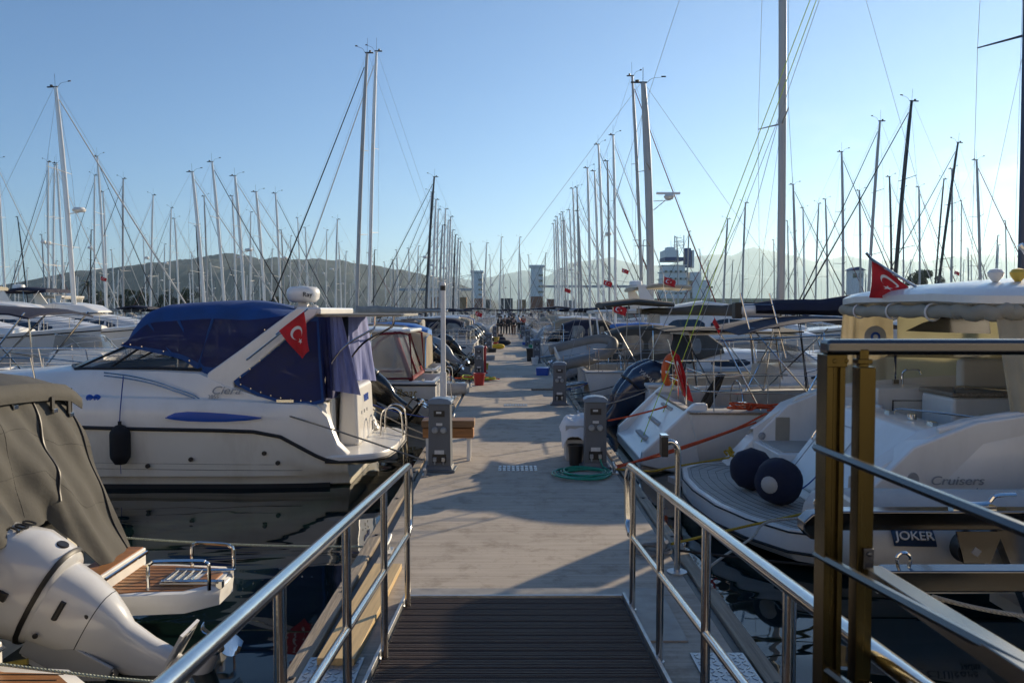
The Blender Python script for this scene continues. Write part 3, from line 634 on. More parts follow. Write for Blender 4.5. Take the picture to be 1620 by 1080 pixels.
def trunk(root, name, st, mtl, crown=.06, win=None, wmat=None, wname="window", cap=True, rnd_=.05):
    """st: (x, wb, zb, wt, zt) sections of a raised cabin, canopy or roof"""
    rows = []
    for x, wb, zb, wt, zt in st:
        rows.append([(x, -wb, zb), (x, -wt, zt - rnd_), (x, -wt + rnd_ * 1.3, zt), (x, -.4 * wt, zt + crown * .8), (x, 0, zt + crown), (x, .4 * wt, zt + crown * .8), (x, wt - rnd_ * 1.3, zt), (x, wt, zt - rnd_), (x, wb, zb)])
    m = MB(); m.sheet(rows)
    if cap: m.add(rows[0], [tuple(range(9))]); m.add(rows[-1], [tuple(range(9))])
    o = m.build(name, mtl, root)
    if win:
        for (f0, f1, x0, x1) in win:
            for sg in (-1, 1):
                m = MB(); rr = []
                for i in range(9):
                    u = i / 8; x = lerp(x0, x1, u); q = [interp([a[0] for a in st], [a[k] for a in st], x) for k in range(5)] if st[0][0] < st[-1][0] else [interp([a[0] for a in st[::-1]], [a[k] for a in st[::-1]], x) for k in range(5)]
                    wb, zb, wt, zt = q[1], q[2], q[3], q[4] - rnd_; e = .5 * (f1 - f0) * (1 - min(1, min(u, 1 - u) * 6)) * .7
                    rr.append([(x, sg * (lerp(wb, wt, f) + .006), lerp(zb, zt, f)) for f in (f0 + e, f1 - e)])
                m.sheet(rr); m.build(wname, wmat or DGLASS, o, fix=False)
    return o
def outboard(root, loc, tilt, cowl, leg, scale=1., label="", lmat=None, yaw=0., badge=None):
    mo = MB()
    def se(z, cx, a, b, p=2.6, n=20):
        r = []
        for k in range(n):
            th = 2 * math.pi * k / n; c, s_ = math.cos(th), math.sin(th)
            r.append((cx + a * abs(c) ** (2 / p) * (1 if c >= 0 else -1), b * abs(s_) ** (2 / p) * (1 if s_ >= 0 else -1), z))
        return r
    mo.ring([se(.20, -.25, .305, .19), se(.02, -.25, .29, .175), se(-.14, -.24, .26, .15), se(-.27, -.23, .21, .115), se(-.36, -.21, .175, .09), se(-.55, -.2, .16, .08), se(-.72, -.2, .16, .075)])
    mo.box((-.24, 0, -.735), (.62, .26, .022)); mo.box((-.44, 0, -.745), (.2, .12, .03), tz=.6)
    mo.ring([se(-.74, -.2, .15, .06), se(-.9, -.2, .13, .04)])
    mo.lathe([(0.0, .22), (.05, .16), (.07, .05), (.072, -.15), (.055, -.27)], (-.22, 0, -.95), 'X', 14)
    mo.prism([(-.32, -1.0), (-.05, -1.0), (-.14, -1.26), (-.34, -1.24)], -.012, .012)
    mo.box((.04, 0, .02), (.14, .24, .30)); [mo.box((.09, y, -.12), (.07, .05, .5)) for y in (-.11, .11)]
    mo.tube([(.03, -.13, .0), (.03, .13, .0)], .05, 10)
    o = mo.build("outboard_motor", leg, root, loc=loc, rot=(0, tilt, yaw), ang=40); o.scale = (scale,) * 3
    c = MB(); c.ring([se(.20, -.25, .285, .18), se(.24, -.26, .315, .205), se(.45, -.248, .345, .235), se(.66, -.215, .315, .225), se(.80, -.19, .275, .195), se(.88, -.175, .22, .155), se(.925, -.165, .14, .09), se(.935, -.16, .05, .03)])
    cw = c.build("cowling", cowl, o, ang=50)
    MB().ring([se(z_, -.24 , .2625 , .1525) for z_ in (-.137, -.131)], True, False, False).build("panel_seam", BLACK, o)
    s_ = MB(); s_.ring([se(.222, -.258, .312, .202), se(.235, -.26, .322, .211), se(.25, -.26, .326, .214)], True, False, False); s_.build("seam", BLACK, o)
    s_ = MB(); [s_.box((-.27, y, .45), (.05, .02, .16)) for y in (-.237, .237)]; s_.build("air_intake", BLACK, o)
    pr = MB(); pr.lathe([(.055, .02), (.06, -.05), (.045, -.14), (0, -.15)], (-.49, 0, -.95), 'X', 12)
    for k in range(3):
        a = k * 2.094; rr = []
        for i in range(5):
            r = .05 + .13 * i / 4; w = .085 * math.sin(math.pi * (.25 + .7 * i / 4)); ry, rz_ = math.cos(a), math.sin(a); ty, tz_ = -rz_, ry
            rr.append([(-.55 + .035 * s2, ry * r + ty * w * s2, -.95 + rz_ * r + tz_ * w * s2) for s2 in (-1, 0, 1)])
        pr.sheet(rr, .008)
    pr.build("propeller", CHROME, o)
    if label:
        for sg in (-1, 1): text("lettering", label, .13, lmat or STICK, o, (-.27, sg * .2375, .62), (R(90), 0, 0 if sg < 0 else math.pi), .004, .15)
    return o
# ------------------------------------------------------------- generic motor boats
def canopy_frame(root, st, mtl=STEEL):
    for x, wb, zb, wt, zt in st: m = MB(); m.tube(smoothline([(x, -wb, zb), (x, -wt, zt - .06), (x, -wt * .7, zt), (x, 0, zt + .05), (x, wt * .7, zt), (x, wt, zt - .06), (x, wb, zb)], 4), .014, 6); m.build("canopy_hoop", mtl, root)
def motorboat(label, kind, hm=None, can=NAVYCAN, L=7.6, B=2.7, ob=1, obm=None, stripe=None, name="motor_boat", tilt=.9, grp=None):
    hm = hm or GEL; r = thing(name, label, "motorboat", group=grp); s0 = .95 if kind != 'fly' else 1.35; s1 = s0 + (.35 if kind != 'fly' else .75)
    H = Hull(L, B, s0, s1); H.shell(hm, r); H.band("antifouling", ANTIF, r, .02, .10)
    H.line("rub_rail", RUB if kind != 'open' else GREYCAN, r, .93, .025)
    if stripe: H.band("hull_stripe", stripe, r, .66, .8, .02, .97)
    tc = .36 if kind in ('cuddy', 'hardtop') else (.28 if kind == 'fly' else .72); H.deck(NONSKID if kind == 'open' else GEL, r, tc, .4)
    xc = L * tc; b = B / 2; z = s0
    if kind in ('cuddy', 'hardtop'):
        trunk(r, "cabin", [(xc, b * .76, z - .0, b * .70, z + .42), (L * .55, b * .72, z + .05, b * .62, z + .42), (L * .72, b * .5, z + .15, b * .4, z + .35), (L * .88, b * .2, z + .2, b * .12, z + .24)], GEL, .08, [(.35, .75, L * .45, L * .68)])
        w = trunk(r, "windscreen", [(xc + .1, b * .68, z + .45, b * .6, z + .98), (xc + .55, b * .66, z + .45, b * .5, z + .9), (xc + 1.15, b * .55, z + .45, b * .42, z + .5)], GLASS, .02, cap=False)
        m = MB(); m.tube([(xc + .1, -b * .6, z + .98), (xc + .5, -b * .5, z + .92), (xc + .52, b * .5, z + .92), (xc + .1, b * .6, z + .98)], .018, 6)
        for sg in (-1, 1): m.tube([(xc + .5, sg * b * .5, z + .92), (xc + 1.15, sg * b * .5, z + .46)], .018, 6)
        m.build("windscreen_frame", STEEL, w)
    if kind == 'cuddy':
        st = [(.35, b * .78, z + .05, b * .66, z + .95), (L * .12, b * .78, z + .05, b * .7, z + 1.15), (L * .24, b * .77, z + .05, b * .7, z + 1.22), (xc, b * .76, z + .3, b * .68, z + 1.15), (xc + .35, b * .7, z + .75, b * .6, z + .98)]
        trunk(r, "canopy", st, can, .07, [(.2, .82, .55, L * .2), (.2, .82, L * .22, xc - .1)], VINYL, "canopy_window")
        canopy_frame(r, [st[0], st[2]])
    if kind == 'hardtop':
        trunk(r, "hard_top", [(.9, b * .70, z + 1.18, b * .72, z + 1.26), (L * .3, b * .74, z + 1.2, b * .74, z + 1.3), (xc + .9, b * .6, z + 1.12, b * .62, z + 1.2)], GEL, .06)
        [MB().tube([(x, sg * b * .72, z), (x - .15, sg * b * .66, z + 1.2)], .028, 8).build("top_post", WPAINT, r) for x in (1.1, xc + .1) for sg in (-1, 1)]
        m = MB(); m.sheet([[(1.0, -b * .7, z + 1.2), (.75, -b * .72, z + .1)], [(1.0, b * .7, z + 1.2), (.75, b * .72, z + .1)]], .012); m.build("aft_curtain", can, r)
    if kind == 'open':
        m = MB(); m.box((L * .45, 0, .8), (.7, .8, .8), tz=.75); m.box((L * .33, 0, .65), (.45, .8, .5)); m.build("console", GEL, r)
        m = MB(); m.sheet([[(L * .5, -.38, 1.2), (L * .46, -.34, 1.55)], [(L * .5, .38, 1.2), (L * .46, .34, 1.55)]], .012); m.build("windscreen", GLASS, r)
        trunk(r, "sun_top", [(L * .2, b * .6, 2.02, b * .66, 2.12), (L * .36, b * .66, 2.08, b * .7, 2.2), (L * .52, b * .6, 2.02, b * .66, 2.12)], can, .05)
        [MB().tube([(x, sg * b * .62, z), (x2, sg * b * .64, 2.08)], .02, 6).build("top_frame", ALUG, r) for x, x2 in ((L * .38, L * .22), (L * .4, L * .5)) for sg in (-1, 1)]
    if kind == 'fly':
        st = [(xc - .1, b * .8, z, b * .74, z + 1.15), (L * .5, b * .8, z + .1, b * .68, z + 1.2), (L * .62, b * .7, z + .2, b * .58, z + 1.0), (L * .78, b * .45, z + .35, b * .36, z + .62)]
        trunk(r, "saloon", st, GEL, .08, [(.35, .85, xc + .25, L * .42), (.38, .85, L * .44, L * .66)])
        trunk(r, "fly_bridge", [(.7, b * .74, z + 1.22, b * .8, z + 1.34), (xc, b * .8, z + 1.22, b * .82, z + 1.42), (L * .42, b * .74, z + 1.22, b * .74, z + 1.75), (L * .52, b * .55, z + 1.25, b * .5, z + 1.6), (L * .57, b * .4, z + 1.25, b * .36, z + 1.32)], GEL, .02)
        [MB().tube([(.95, sg * b * .74, z), (.8, sg * b * .72, z + 1.25)], .035, 8).build("overhang_post", WPAINT, r) for sg in (-1, 1)]
        m = MB()
        for sg in (-1, 1): m.prism([(xc - .9, z + 1.4), (xc - .1, z + 1.4), (xc - .75, z + 2.35), (xc - 1.05, z + 2.35)], sg * b * .74 - .04, sg * b * .74 + .04)
        m.box((xc - .9, 0, z + 2.38), (.45, b * 1.56, .09)); m.build("radar_arch", GEL, r)
        m = MB(); m.lathe([(0, 0), (.26, 0), (.3, .06), (.27, .22), (0, .27)], (xc - .9, 0, z + 2.43), n=16); m.build("radome", GEL, r)
        trunk(r, "sun_top", [(xc - 1.2, b * .66, z + 2.2, b * .7, z + 2.32), (xc, b * .7, z + 2.34, b * .72, z + 2.5), (L * .38, b * .62, z + 2.25, b * .64, z + 2.4)], can, .05)
        [MB().tube([(L * .3, sg * b * .7, z + 1.42), (xc + q, sg * b * .66, z + 2.35)], .016, 6).build("top_frame", STEEL, r) for q in (.1, .9) for sg in (-1, 1)]
    if kind != 'open': H.rail(r, .42, .995, .5, 6)
    else:
        m = MB(); P = [H.sec(t)[-1] for t in [i / 20 for i in range(20)] + [.975]]; m.tube([(x, y - .05, z_ + .03) for x, y, z_ in P] + [(P[-1][0] + .12, 0, P[-1][2] + .06)] + [(x, -y + .05, z_ + .03) for x, y, z_ in P[::-1]], .24, 12); m.build("tube", obm and HYP or HYP, r)
    for k in range(ob):
        y = 0 if ob == 1 else (-.38 + .76 * k); outboard(r, (-.12, y, s0 - .12), tilt, obm or OUTB, (OUTG if obm == OUTW else obm or OUTB), .95)
    if not ob:
        m = MB(); m.box((-.35, 0, .32), (.75, B * .82, .1)); m.build("swim_platform", GEL, r)
        m = MB(); [m.tube(smoothline([(-.1, y, .37), (-.12, y, .85), (-.2, y, .92), (-.32, y, .85), (-.34, y, .37)], 4), .014, 6) for y in (-.6, .6)]; m.build("boarding_rail", STEEL, r)
    m = MB(); [m.box((.3, y, z + .06), (.05, .2, .04)) for y in (-b * .84, b * .84)]; m.build("stern_cleat", STEEL, r)
    return r
VINYL = mat("vinyl_window", (.20, .19, .165), .16, var=.35, vscale=3, coat=.3, bump=.35, bscale=4)
# ------------------------------------------------------------- sailing yachts
def sailboat(label, hm=None, cover=NAVYCAN, jib=WHITECAN, mastm=None, spray=NAVYCAN, L=10.8, B=3.5, mh=14., stripe=None, detail=1, name="sailing_yacht", grp=None, boomz=1.15, bim=False, ch=.34, blr=.42):
    hm = hm or GEL; mastm = mastm or ALU; r = thing(name, label, "sailboat", group=grp); s0, s1 = 1.02, 1.28
    H = Hull(L, B, s0, s1, .5, .86, .42, 2.0, .5, True); H.shell(hm, r); H.band("antifouling", ANTIF, r, .0, .09)
    if stripe: H.band("hull_stripe", stripe, r, .8, .88, .03, .97)
    H.line("toe_rail", TIMBER if detail == 2 else ALUG, r, 1.0, .02); H.deck(NONSKID if detail else GEL, r, .30, .45, .42)
    b = B / 2; z = s0; xm = L * .56
    st = [(L * .29, b * .66, z, b * .56, z + .46), (L * .42, b * .66, z, b * .56, z + .50), (L * .6, b * .52, z + .05, b * .42, z + .42), (L * .74, b * .3, z + .12, b * .2, z + .26)]
    trunk(r, "cabin", st, GEL, .08, [(.3, .75, L * .33, L * .44), (.3, .75, L * .46, L * .58)])
    ss = [(L * .27, b * .60, z + .2, b * .52, z + 1.10), (L * .31, b * .60, z + .35, b * .5, z + 1.12), (L * .37, b * .56, z + .5, b * .44, z + .72)]
    trunk(r, "spray_hood", ss, spray, .08, [(.25, .8, L * .28, L * .305)], VINYL, "hood_window")
    if bim:
        sb = [(L * .03, b * .5, z + 1.75, b * .55, z + 1.85), (L * .13, b * .55, z + 1.85, b * .6, z + 1.98), (L * .23, b * .5, z + 1.78, b * .55, z + 1.88)]; trunk(r, "bimini", sb, spray, .06)
        m = MB(); [m.tube([(L * .13, sg * b * .85, z), (L * q, sg * b * .54, z + 1.8)], .014, 6) for q in (.035, .13, .225) for sg in (-1, 1)]; m.build("bimini_frame", ALUG, r)
    # cockpit: wheel, benches
    m = MB(); m.box((L * .15, b * .42, .62), (L * .22, .5, .36)); m.box((L * .15, -b * .42, .62), (L * .22, .5, .36)); m.build("cockpit_bench", GTEAK, r)
    if detail:
        m = MB(); m.tube([(L * .09, .42 * math.cos(a), .98 + .42 * math.sin(a)) for a in [k * math.pi / 12 for k in range(24)]], .014, 6, loop=True); [m.tube([(L * .09, 0, .98), (L * .09, .42 * math.cos(a), .98 + .42 * math.sin(a))], .006, 5) for a in (0, 2.1, 4.2)]; m.box((L * .10, 0, .72), (.14, .18, .56)); m.build("steering_wheel", STEEL, r)
    # rig
    zb = z + .4
    m = MB(); rows = []
    for k in range(9):
        f = k / 8; q = 1 if f < .8 else 1 - .35 * (f - .8) / .2; rows.append([(.10 * q * math.cos(a) - .03 * f * f * 8, .068 * q * math.sin(a), f * mh) for a in [2 * math.pi * i / 12 for i in range(12)]])
    m.ring(rows); top = Vector((-.24, 0, mh)); ms = m.build("mast", mastm, r, loc=(xm, 0, zb))
    m = MB(); m.box((-.36, 0, mh + .02), (.42, .06, .06)); m.tube([(-.25, 0, mh), (-.25, 0, mh + .75)], .007, 4); m.tube(smoothline([(-.15, 0, mh), (.0, 0, mh + .22), (.28, .05, mh + .30)], 3), .008, 4); m.box((.3, .05, mh + .33), (.12, .02, .06)); m.lathe([(0, 0), (.05, 0), (.06, .08), (0, .1)], (-.4, 0, mh + .05), n=8)
    m.build("masthead_gear", BLACK, ms)
    m = MB()
    for f, w in ((.36, 1.15), (.66, .9)):
        for sg in (-1, 1): m.tube([(-.05, sg * .05, f * mh), (-.28, sg * w, f * mh + .12)], .024, 6, .014)
    m.build("spreaders", mastm, ms)
    m = MB(); ww = .005 if detail else .006
    for sg in (-1, 1):
        q = [(.0, sg * b * .86, -.3), (-.28, sg * 1.15, .36 * mh + .12), (-.28, sg * .9, .66 * mh + .12), (-.2, 0, mh * .99)]; m.tube(q, ww, 4); m.tube([(-.35, sg * b * .84, -.3), (-.05, 0, .36 * mh)], ww * .8, 4)
        m.tube([(-xm + .15, sg * b * .55, -.15), (-xm * .72, 0, mh * .28)], ww, 4)
    m.tube([(-xm * .72, 0, mh * .28), (-.3, 0, mh)], ww, 4); m.tube([(L - xm + .35, 0, -.1), (-.15, 0, mh * .985)], ww, 4)
    m.tube([(-.08, .05, mh * .97), (-.05, .2, 1.)], ww * .8, 4); m.build("rigging", WIRE, ms)
    a = Vector((L - xm + .3, 0, .15)); e = Vector((-.12, 0, mh * .95)); P = [a.lerp(e, k / 10) - Vector((0, 0, .10 * math.sin(math.pi * k / 10))) for k in range(11)]
    m = MB(); n = 8; m.tube(P, .042, 8, .022); m.lathe([(.09, 0), (.11, .05), (.09, .14)], tuple(a - Vector((0, 0, .12))), n=10); m.build("furled_jib", jib, ms)
    bl = L * blr
    m = MB(); m.tube([(-.12, 0, boomz), (-bl, 0, boomz + .12)], .075, 10); bo = m.build("boom", mastm, r, loc=(xm, 0, zb))
    rows = []
    for k in range(13):
        f = k / 12; hh = (ch * (1 - f) + ch * .4) * (1 - .1 * math.sin(f * 19)); w = ch * .5 - .05 * f; x = -.02 - (bl - .15) * f; zz = boomz - .08 + .12 * f
        rows.append([(x, w * c_, zz + hh * d_) for c_, d_ in ((-.55, 0), (-1, .3), (-.8, .7), (-.25, 1), (.25, 1), (.8, .7), (1, .3), (.55, 0))])
    m = MB(); m.ring(rows); m.build("sail_cover", cover, bo, ang=60)
    H.rail(r, .80, .998, .6, 2, name="pulpit"); 
    m = MB()
    for sg in (-1, 1):
        P = [H.sec(t)[-1] for t in (.03, .1, .22, .34, .46, .58, .70, .81)]; P = [Vector((x, sg * (y - .05), z_)) for x, y, z_ in P]
        for p in P: m.tube([p, p + Vector((0, 0, .62))], .011, 5)
        for h in (.32, .61): m.tube([p + Vector((0, 0, h)) for p in P], .005, 4)
    P = H.sec(.02)[-1]; 
    for sg in (-1, 1):
        for h in (.35, .64): m.tube(smoothline([(L * .12, sg * (H.b(.12) - .05), z + h), (.1, sg * (P[1] - .06), z + h), (.0, sg * (P[1] - .3), z + h), (.0, sg * .35, z + h)], 3), .012, 5)
        m.tube([(.0, sg * .35, z), (.0, sg * .35, z + .64)], .012, 5)
    m.build("guard_rail", STEEL, r)
    return r
# ------------------------------------------------------------- flags and fenders
def flag(label, loc, surf, staff=None, name="flag", em=True, cat="flag"):
    r = thing(name, label, cat, loc); NU, NV = 14, 10
    m = MB(); m.sheet([[surf(i / NU, j / NV) for j in range(NV + 1)] for i in range(NU + 1)], .004); m.build("cloth", RED, r, ang=80)
    def nrm(u, v):
        a = Vector(surf(u, v)); return (Vector(surf(u + .01, v)) - a).cross(Vector(surf(u, v + .01)) - a).normalized()
    if em:
        for sg in (-1, 1):
            m = MB(); P = []; n = 18
            def pt(x, y): return Vector(surf(x, y)) + nrm(x, y) * .005 * sg
            for k in range(n):
                a = R(40) + (2 * math.pi - R(80)) * k / (n - 1); P.append([pt(.36 + .17 * math.cos(a), .5 + .26 * math.sin(a)), pt(.36 + .045 + .137 * math.cos(R(36) + (2 * math.pi - R(72)) * k / (n - 1)), .5 + .205 * math.sin(R(36) + (2 * math.pi - R(72)) * k / (n - 1)))])
            m.sheet(P); m.build("crescent", WHITE, r, fix=False)
            m = MB(); q = [pt(.60 + (.085 if k % 2 == 0 else .034) * math.cos(math.pi + k * math.pi / 5), .5 + (.13 if k % 2 == 0 else .052) * math.sin(math.pi + k * math.pi / 5)) for k in range(10)]
            c = pt(.60, .5); m.add([c] + q, [(0, 1 + k, 1 + (k + 1) % 10) for k in range(10)]); m.build("star", WHITE, r, fix=False)
    if staff: m = MB(); m.tube(staff, .012, 8); m.build("staff", STEEL, r)
    return r
def fender(label, loc, h, rr, mtl, line=None, lm=None, rz=0, grp=None):
    r = thing("fender", label, "fender", loc, rz, grp)
    m = MB(); m.lathe([(.0, -h / 2), (rr * .55, -h / 2 + .01), (rr * .95, -h / 2 + rr * .7), (rr, -h / 4), (rr, h / 4), (rr * .95, h / 2 - rr * .7), (rr * .5, h / 2 - .02), (rr * .18, h / 2), (rr * .18, h / 2 + .05), (0, h / 2 + .05)], n=18); m.build("body", mtl, r, ang=50)
    if line: m = MB(); m.tube([(0, 0, h / 2 + .03)] + line, .008, 6); m.tube([(0, 0, -h / 2), (.005, 0, -h / 2 - .14)], .005, 5); m.build("line", lm or BROPE, r)
    return r
# ================================================================ HERO: white cruiser with blue canopy (left)
BX, BY = -1.85, 13.55
bc = thing("cabin_cruiser", "large white cabin cruiser with bright blue canopy, radar arch and flat solar panel", "cabin cruiser", (BX, BY, WATER), math.pi)
def X12(px): return BX + (806 - px) * 12 / F
def Z12(py): return 2.7 - (py - 491) * 12 / F
xs = [.62, .78, .93, 1.08, 1.25, 1.6, 2.0, 2.5, 4, 5.5, 7, 8.2, 8.9, 9.3, 9.45]; hb = [1.46, 1.48, 1.51, 1.54, 1.57, 1.60, 1.62, 1.63, 1.63, 1.58, 1.32, .88, .48, .18, .02]
zr = [.40, .405, .43, .50, .60, .80, .88, .90, .93, .97, 1.03, 1.10, 1.15, 1.18, 1.2]; zd = [.49, .66, 1.08, 1.25, 1.28, 1.29, 1.31, 1.34, 1.38, 1.41, 1.43, 1.45, 1.46, 1.47, 1.48]
rows = []
for x, b, z in zip(xs, hb, zr):
    t = max(0, (x - 5.5) / 4); f = 1 - .5 * t ** 2; q = [(x - .1 * t, 0, -.45 * (1 - t ** 3)), (x - .1 * t, .5 * b * f, -.2), (x, .9 * b * f, .04), (x, .925 * b * f, .16), (x, .95 * b * (1 - .15 * t), .17 + .02), (x, .99 * b, z * .7), (x, b, z)]
    rows.append([(a, -y, c) for a, y, c in q[::-1]] + [(a, y, c) for a, y, c in q[1:]])
m = MB(); m.sheet(rows); m.add(rows[0], [tuple(range(len(rows[0])))]); hull = m.build("hull", GELB, bc)
def sidewave(mb, fn, n=30, x0=.92, x1=9.3):
    pass
m = MB()
for sg in (-1, 1):
    m.tube([(x, sg * (b + .012), z) for x, b, z in zip(xs, hb, zr)], .028, 8)
m.build("rub_rail", RUB, bc)
for sg in (-1, 1):
    m = MB()
    for zf in (.27, .36):
        m.tube([(x, sg * (interp(xs, hb, x) * (.955 if zf < .3 else .962) + .006), zf + .012 * (x - 1)) for x in [1.0 + .3 * k for k in range(16)]], .006, 4)
    m.build("hull_line", GYROPE, hull)
m = MB()
for sg in (-1, 1): m.sheet([[(x, sg * (interp(xs, hb, x) * .926 + .01), -.1), (x, sg * (interp(xs, hb, x) * .94 + .008), .07)] for x in [.9 + .35 * k for k in range(20)]])
m.build("antifouling", ANTIF, bc, fix=False)
m = MB(); # through-hull fittings
for x, z in ((1.85, .55), (1.05 + .6, .40), (3.6, .36), (2.95, .46)): m.lathe([(.03, 0), (.032, -.02), (.018, -.03), (0, -.02)], (x, 1.585 if x > 1.5 else 1.5, z), 'Y', 10) if 0 else m.lathe([(.0, .03), (.034, .028), (.036, 0)], (x, interp(xs, hb, x) * .985, z), 'Y', 10)
m.build("hull_fitting", BLACK, hull)
# topsides, side deck, cabin, fore deck
ux = [.62, .78, .93, 1.08, 1.25, 1.6, 2.0, 2.5, 2.9, 3.5, 4.2, 4.85, 5.3, 6.2, 7.2, 8.2, 8.9, 9.3, 9.45]
cab = [(1.1, 1.5, 1.29), (1.6, 1.46, 1.33), (2.0, 1.44, 1.42), (2.5, 1.41, 1.58), (2.9, 1.36, 1.76), (3.5, 1.30, 1.79), (4.2, 1.22, 1.79), (4.85, 1.12, 1.77), (5.3, 1.02, 1.74), (6.2, .82, 1.66), (7.2, .56, 1.58), (8.2, .28, 1.52), (8.9, .12, 1.49), (9.3, .04, 1.48), (9.45, .01, 1.48)]
m = MB()
for sg in (-1, 1):
    rows = []
    for x in ux:
        b, z0, z1 = interp(xs, hb, x), interp(xs, zr, x), interp(xs, zd, x); g = .05 if x > 1.6 else .02
        rows.append([(x, sg * b, z0), (x, sg * (b + .008), lerp(z0, z1, .45)), (x, sg * (b - g * .5), lerp(z0, z1, .85)), (x, sg * (b - g * 1.6), z1), (x, sg * (b - .2), z1 + .02)] + ([] if 0 else []))
    m.sheet(rows)
    rows = []
    for x in [q[0] for q in cab]:
        b, z1 = interp(xs, hb, x), interp(xs, zd, x); cy = interp([q[0] for q in cab], [q[1] for q in cab], x); cz = interp([q[0] for q in cab], [q[2] for q in cab], x)
        b2 = max(b - .2, 0.003); cy = min(cy, b2 - .001); rows.append([(x, sg * b2, z1 + .02), (x, sg * lerp(b2, cy, .5), lerp(z1, cz, .55)), (x, sg * cy, cz - .03), (x, sg * cy * .93, cz)])
    m.sheet(rows)
    m.sheet([[(x, sg * (interp(xs, hb, x) - .2), interp(xs, zd, x) + .02), (x, sg * (interp(xs, hb, x) - .24), .75)] for x in [.9, 1.1, 1.6, 2.0, 2.5, 2.9, 3.6]])
rows = [[(x, f * cy * .93, cz + .07 * (1 - f * f)) for f in (-1, -.5, 0, .5, 1)] for x, cy, cz in cab if x > 4.8]
m.sheet(rows); up = m.build("topsides", GEL, bc)
m = MB(); m.sheet([[(1.0, -1.38, .72), (1.0, 1.38, .72)], [(3.9, -1.38, .72), (3.9, 1.38, .72)]]); m.box((3.9, 0, 1.25), (.06, 2.3, 1.05)); m.box((3.2, .6, 1.05), (.5, .5, .6)); m.box((2.95, .6, 1.5), (.12, .5, .5)); m.box((1.25, 0, 1.0), (.5, 2.2, .5)); m.build("cockpit", SEAT, bc)
# windscreen
m = MB(); wb = [(2.9, 1.27, 1.79), (3.6, 1.22, 1.81), (4.4, 1.12, 1.80), (5.0, .98, 1.78), (5.3, .5, 1.80), (5.36, 0, 1.81)]; wt = [(2.9, 1.17, 2.2), (3.4, 1.12, 2.22), (3.8, 1.02, 2.22), (4.05, .86, 2.22), (4.15, .45, 2.24), (4.15, 0, 2.25)]
rows = [[(x, -y, z) for x, y, z in q] + [(x, y, z) for x, y, z in q[-2::-1]] for q in (wb, wt)]; m.sheet(rows); ws = m.build("windscreen", GLASS, bc)
m = MB()
for q in (wb, wt): m.tube([(x, -y, z) for x, y, z in q] + [(x, y, z) for x, y, z in q[-2::-1]], .02 if q is wt else .028, 6)
for k in (0, 2, 3, 5):
    for sg in (-1, 1): m.tube([(wb[k][0], sg * wb[k][1], wb[k][2]), (wt[k][0], sg * wt[k][1], wt[k][2])], .02, 6)
m.build("windscreen_frame", BLACK, ws)
# canopy: opaque top, sheer sides, seam binding
cc = [(4.13, 2.17, 4.11, 2.23), (3.98, 2.14, 3.98, 2.46), (3.72, 2.09, 3.74, 2.65), (3.2, 1.96, 3.3, 2.71), (2.72, 1.72, 2.75, 2.73), (2.2, 2.14, 2.2, 2.71), (1.62, 2.60, 1.6, 2.65)]
m = MB(); rows = []
for xb, zb, xt, zt in cc:
    cr = min(.14, max(.02, (zt - zb) * .35 + .03)); sag = .02 * math.sin(xt * 7); zt += sag * .4; lw = min(.16, (zt - zb) * .45)
    rows.append([(lerp(xt, xb, .25), -1.19, zt - lw), (xt, -1.13, zt - .03), (xt, -1.0, zt + cr * .35), (xt, -.6, zt + cr * .8), (xt, 0, zt + cr), (xt, .6, zt + cr * .8), (xt, 1.0, zt + cr * .35), (xt, 1.13, zt - .03), (lerp(xt, xb, .25), 1.19, zt - lw)])
R2 = [smoothline([r[j] for r in rows], 4) for j in range(9)]; m.sheet([[R2[j][i] for j in range(9)] for i in range(len(R2[0]))]); cn = m.build("canopy", BLUECAN, bc, ang=80)
for sg in (-1, 1):
    m = MB(); bi = MB(); sn = MB()
    top = smoothline([(r[0][0], sg * 1.19, r[0][2]) for r in rows], 4); bot = smoothline([(c[0], sg * 1.27, c[1]) for c in cc], 4)
    m.sheet([[a + (b - a) * f + Vector((0, sg * .03 * math.sin(f * 3.1), 0)) for f in (0, .25, .5, .75, 1)] for a, b in zip(top, bot)])
    bi.sheet([[b + (a - b).normalized() * (-.02) + Vector((0, sg * .006, 0)), b + (a - b).normalized() * min(.10, (a - b).length * .7) + Vector((0, sg * .012, 0))] for a, b in zip(top, bot)])
    for b in bot[1::3]: sn.lathe([(.011, 0), (.011, .012 * sg), (0, .014 * sg)], tuple(b + Vector((0, sg * .012, .035))), 'Y', 8)
    for k in (8, 12, 16): bi.tube([top[k] + Vector((0, sg * .01, 0)), bot[min(len(bot) - 1, k + (3 if k < 16 else -2))]], .022, 6)
    m.build("side_screen", BLUEMESH, cn, fix=False); bi.build("binding", BLUECAN, cn, fix=False); sn.build("snaps", CHROME, cn)
canopy_frame(bc, [(3.3, 1.2, 1.8, 1.10, 2.66), (2.7, 1.2, 1.6, 1.10, 2.68), (2.1, 1.2, 1.6, 1.1, 2.66)])
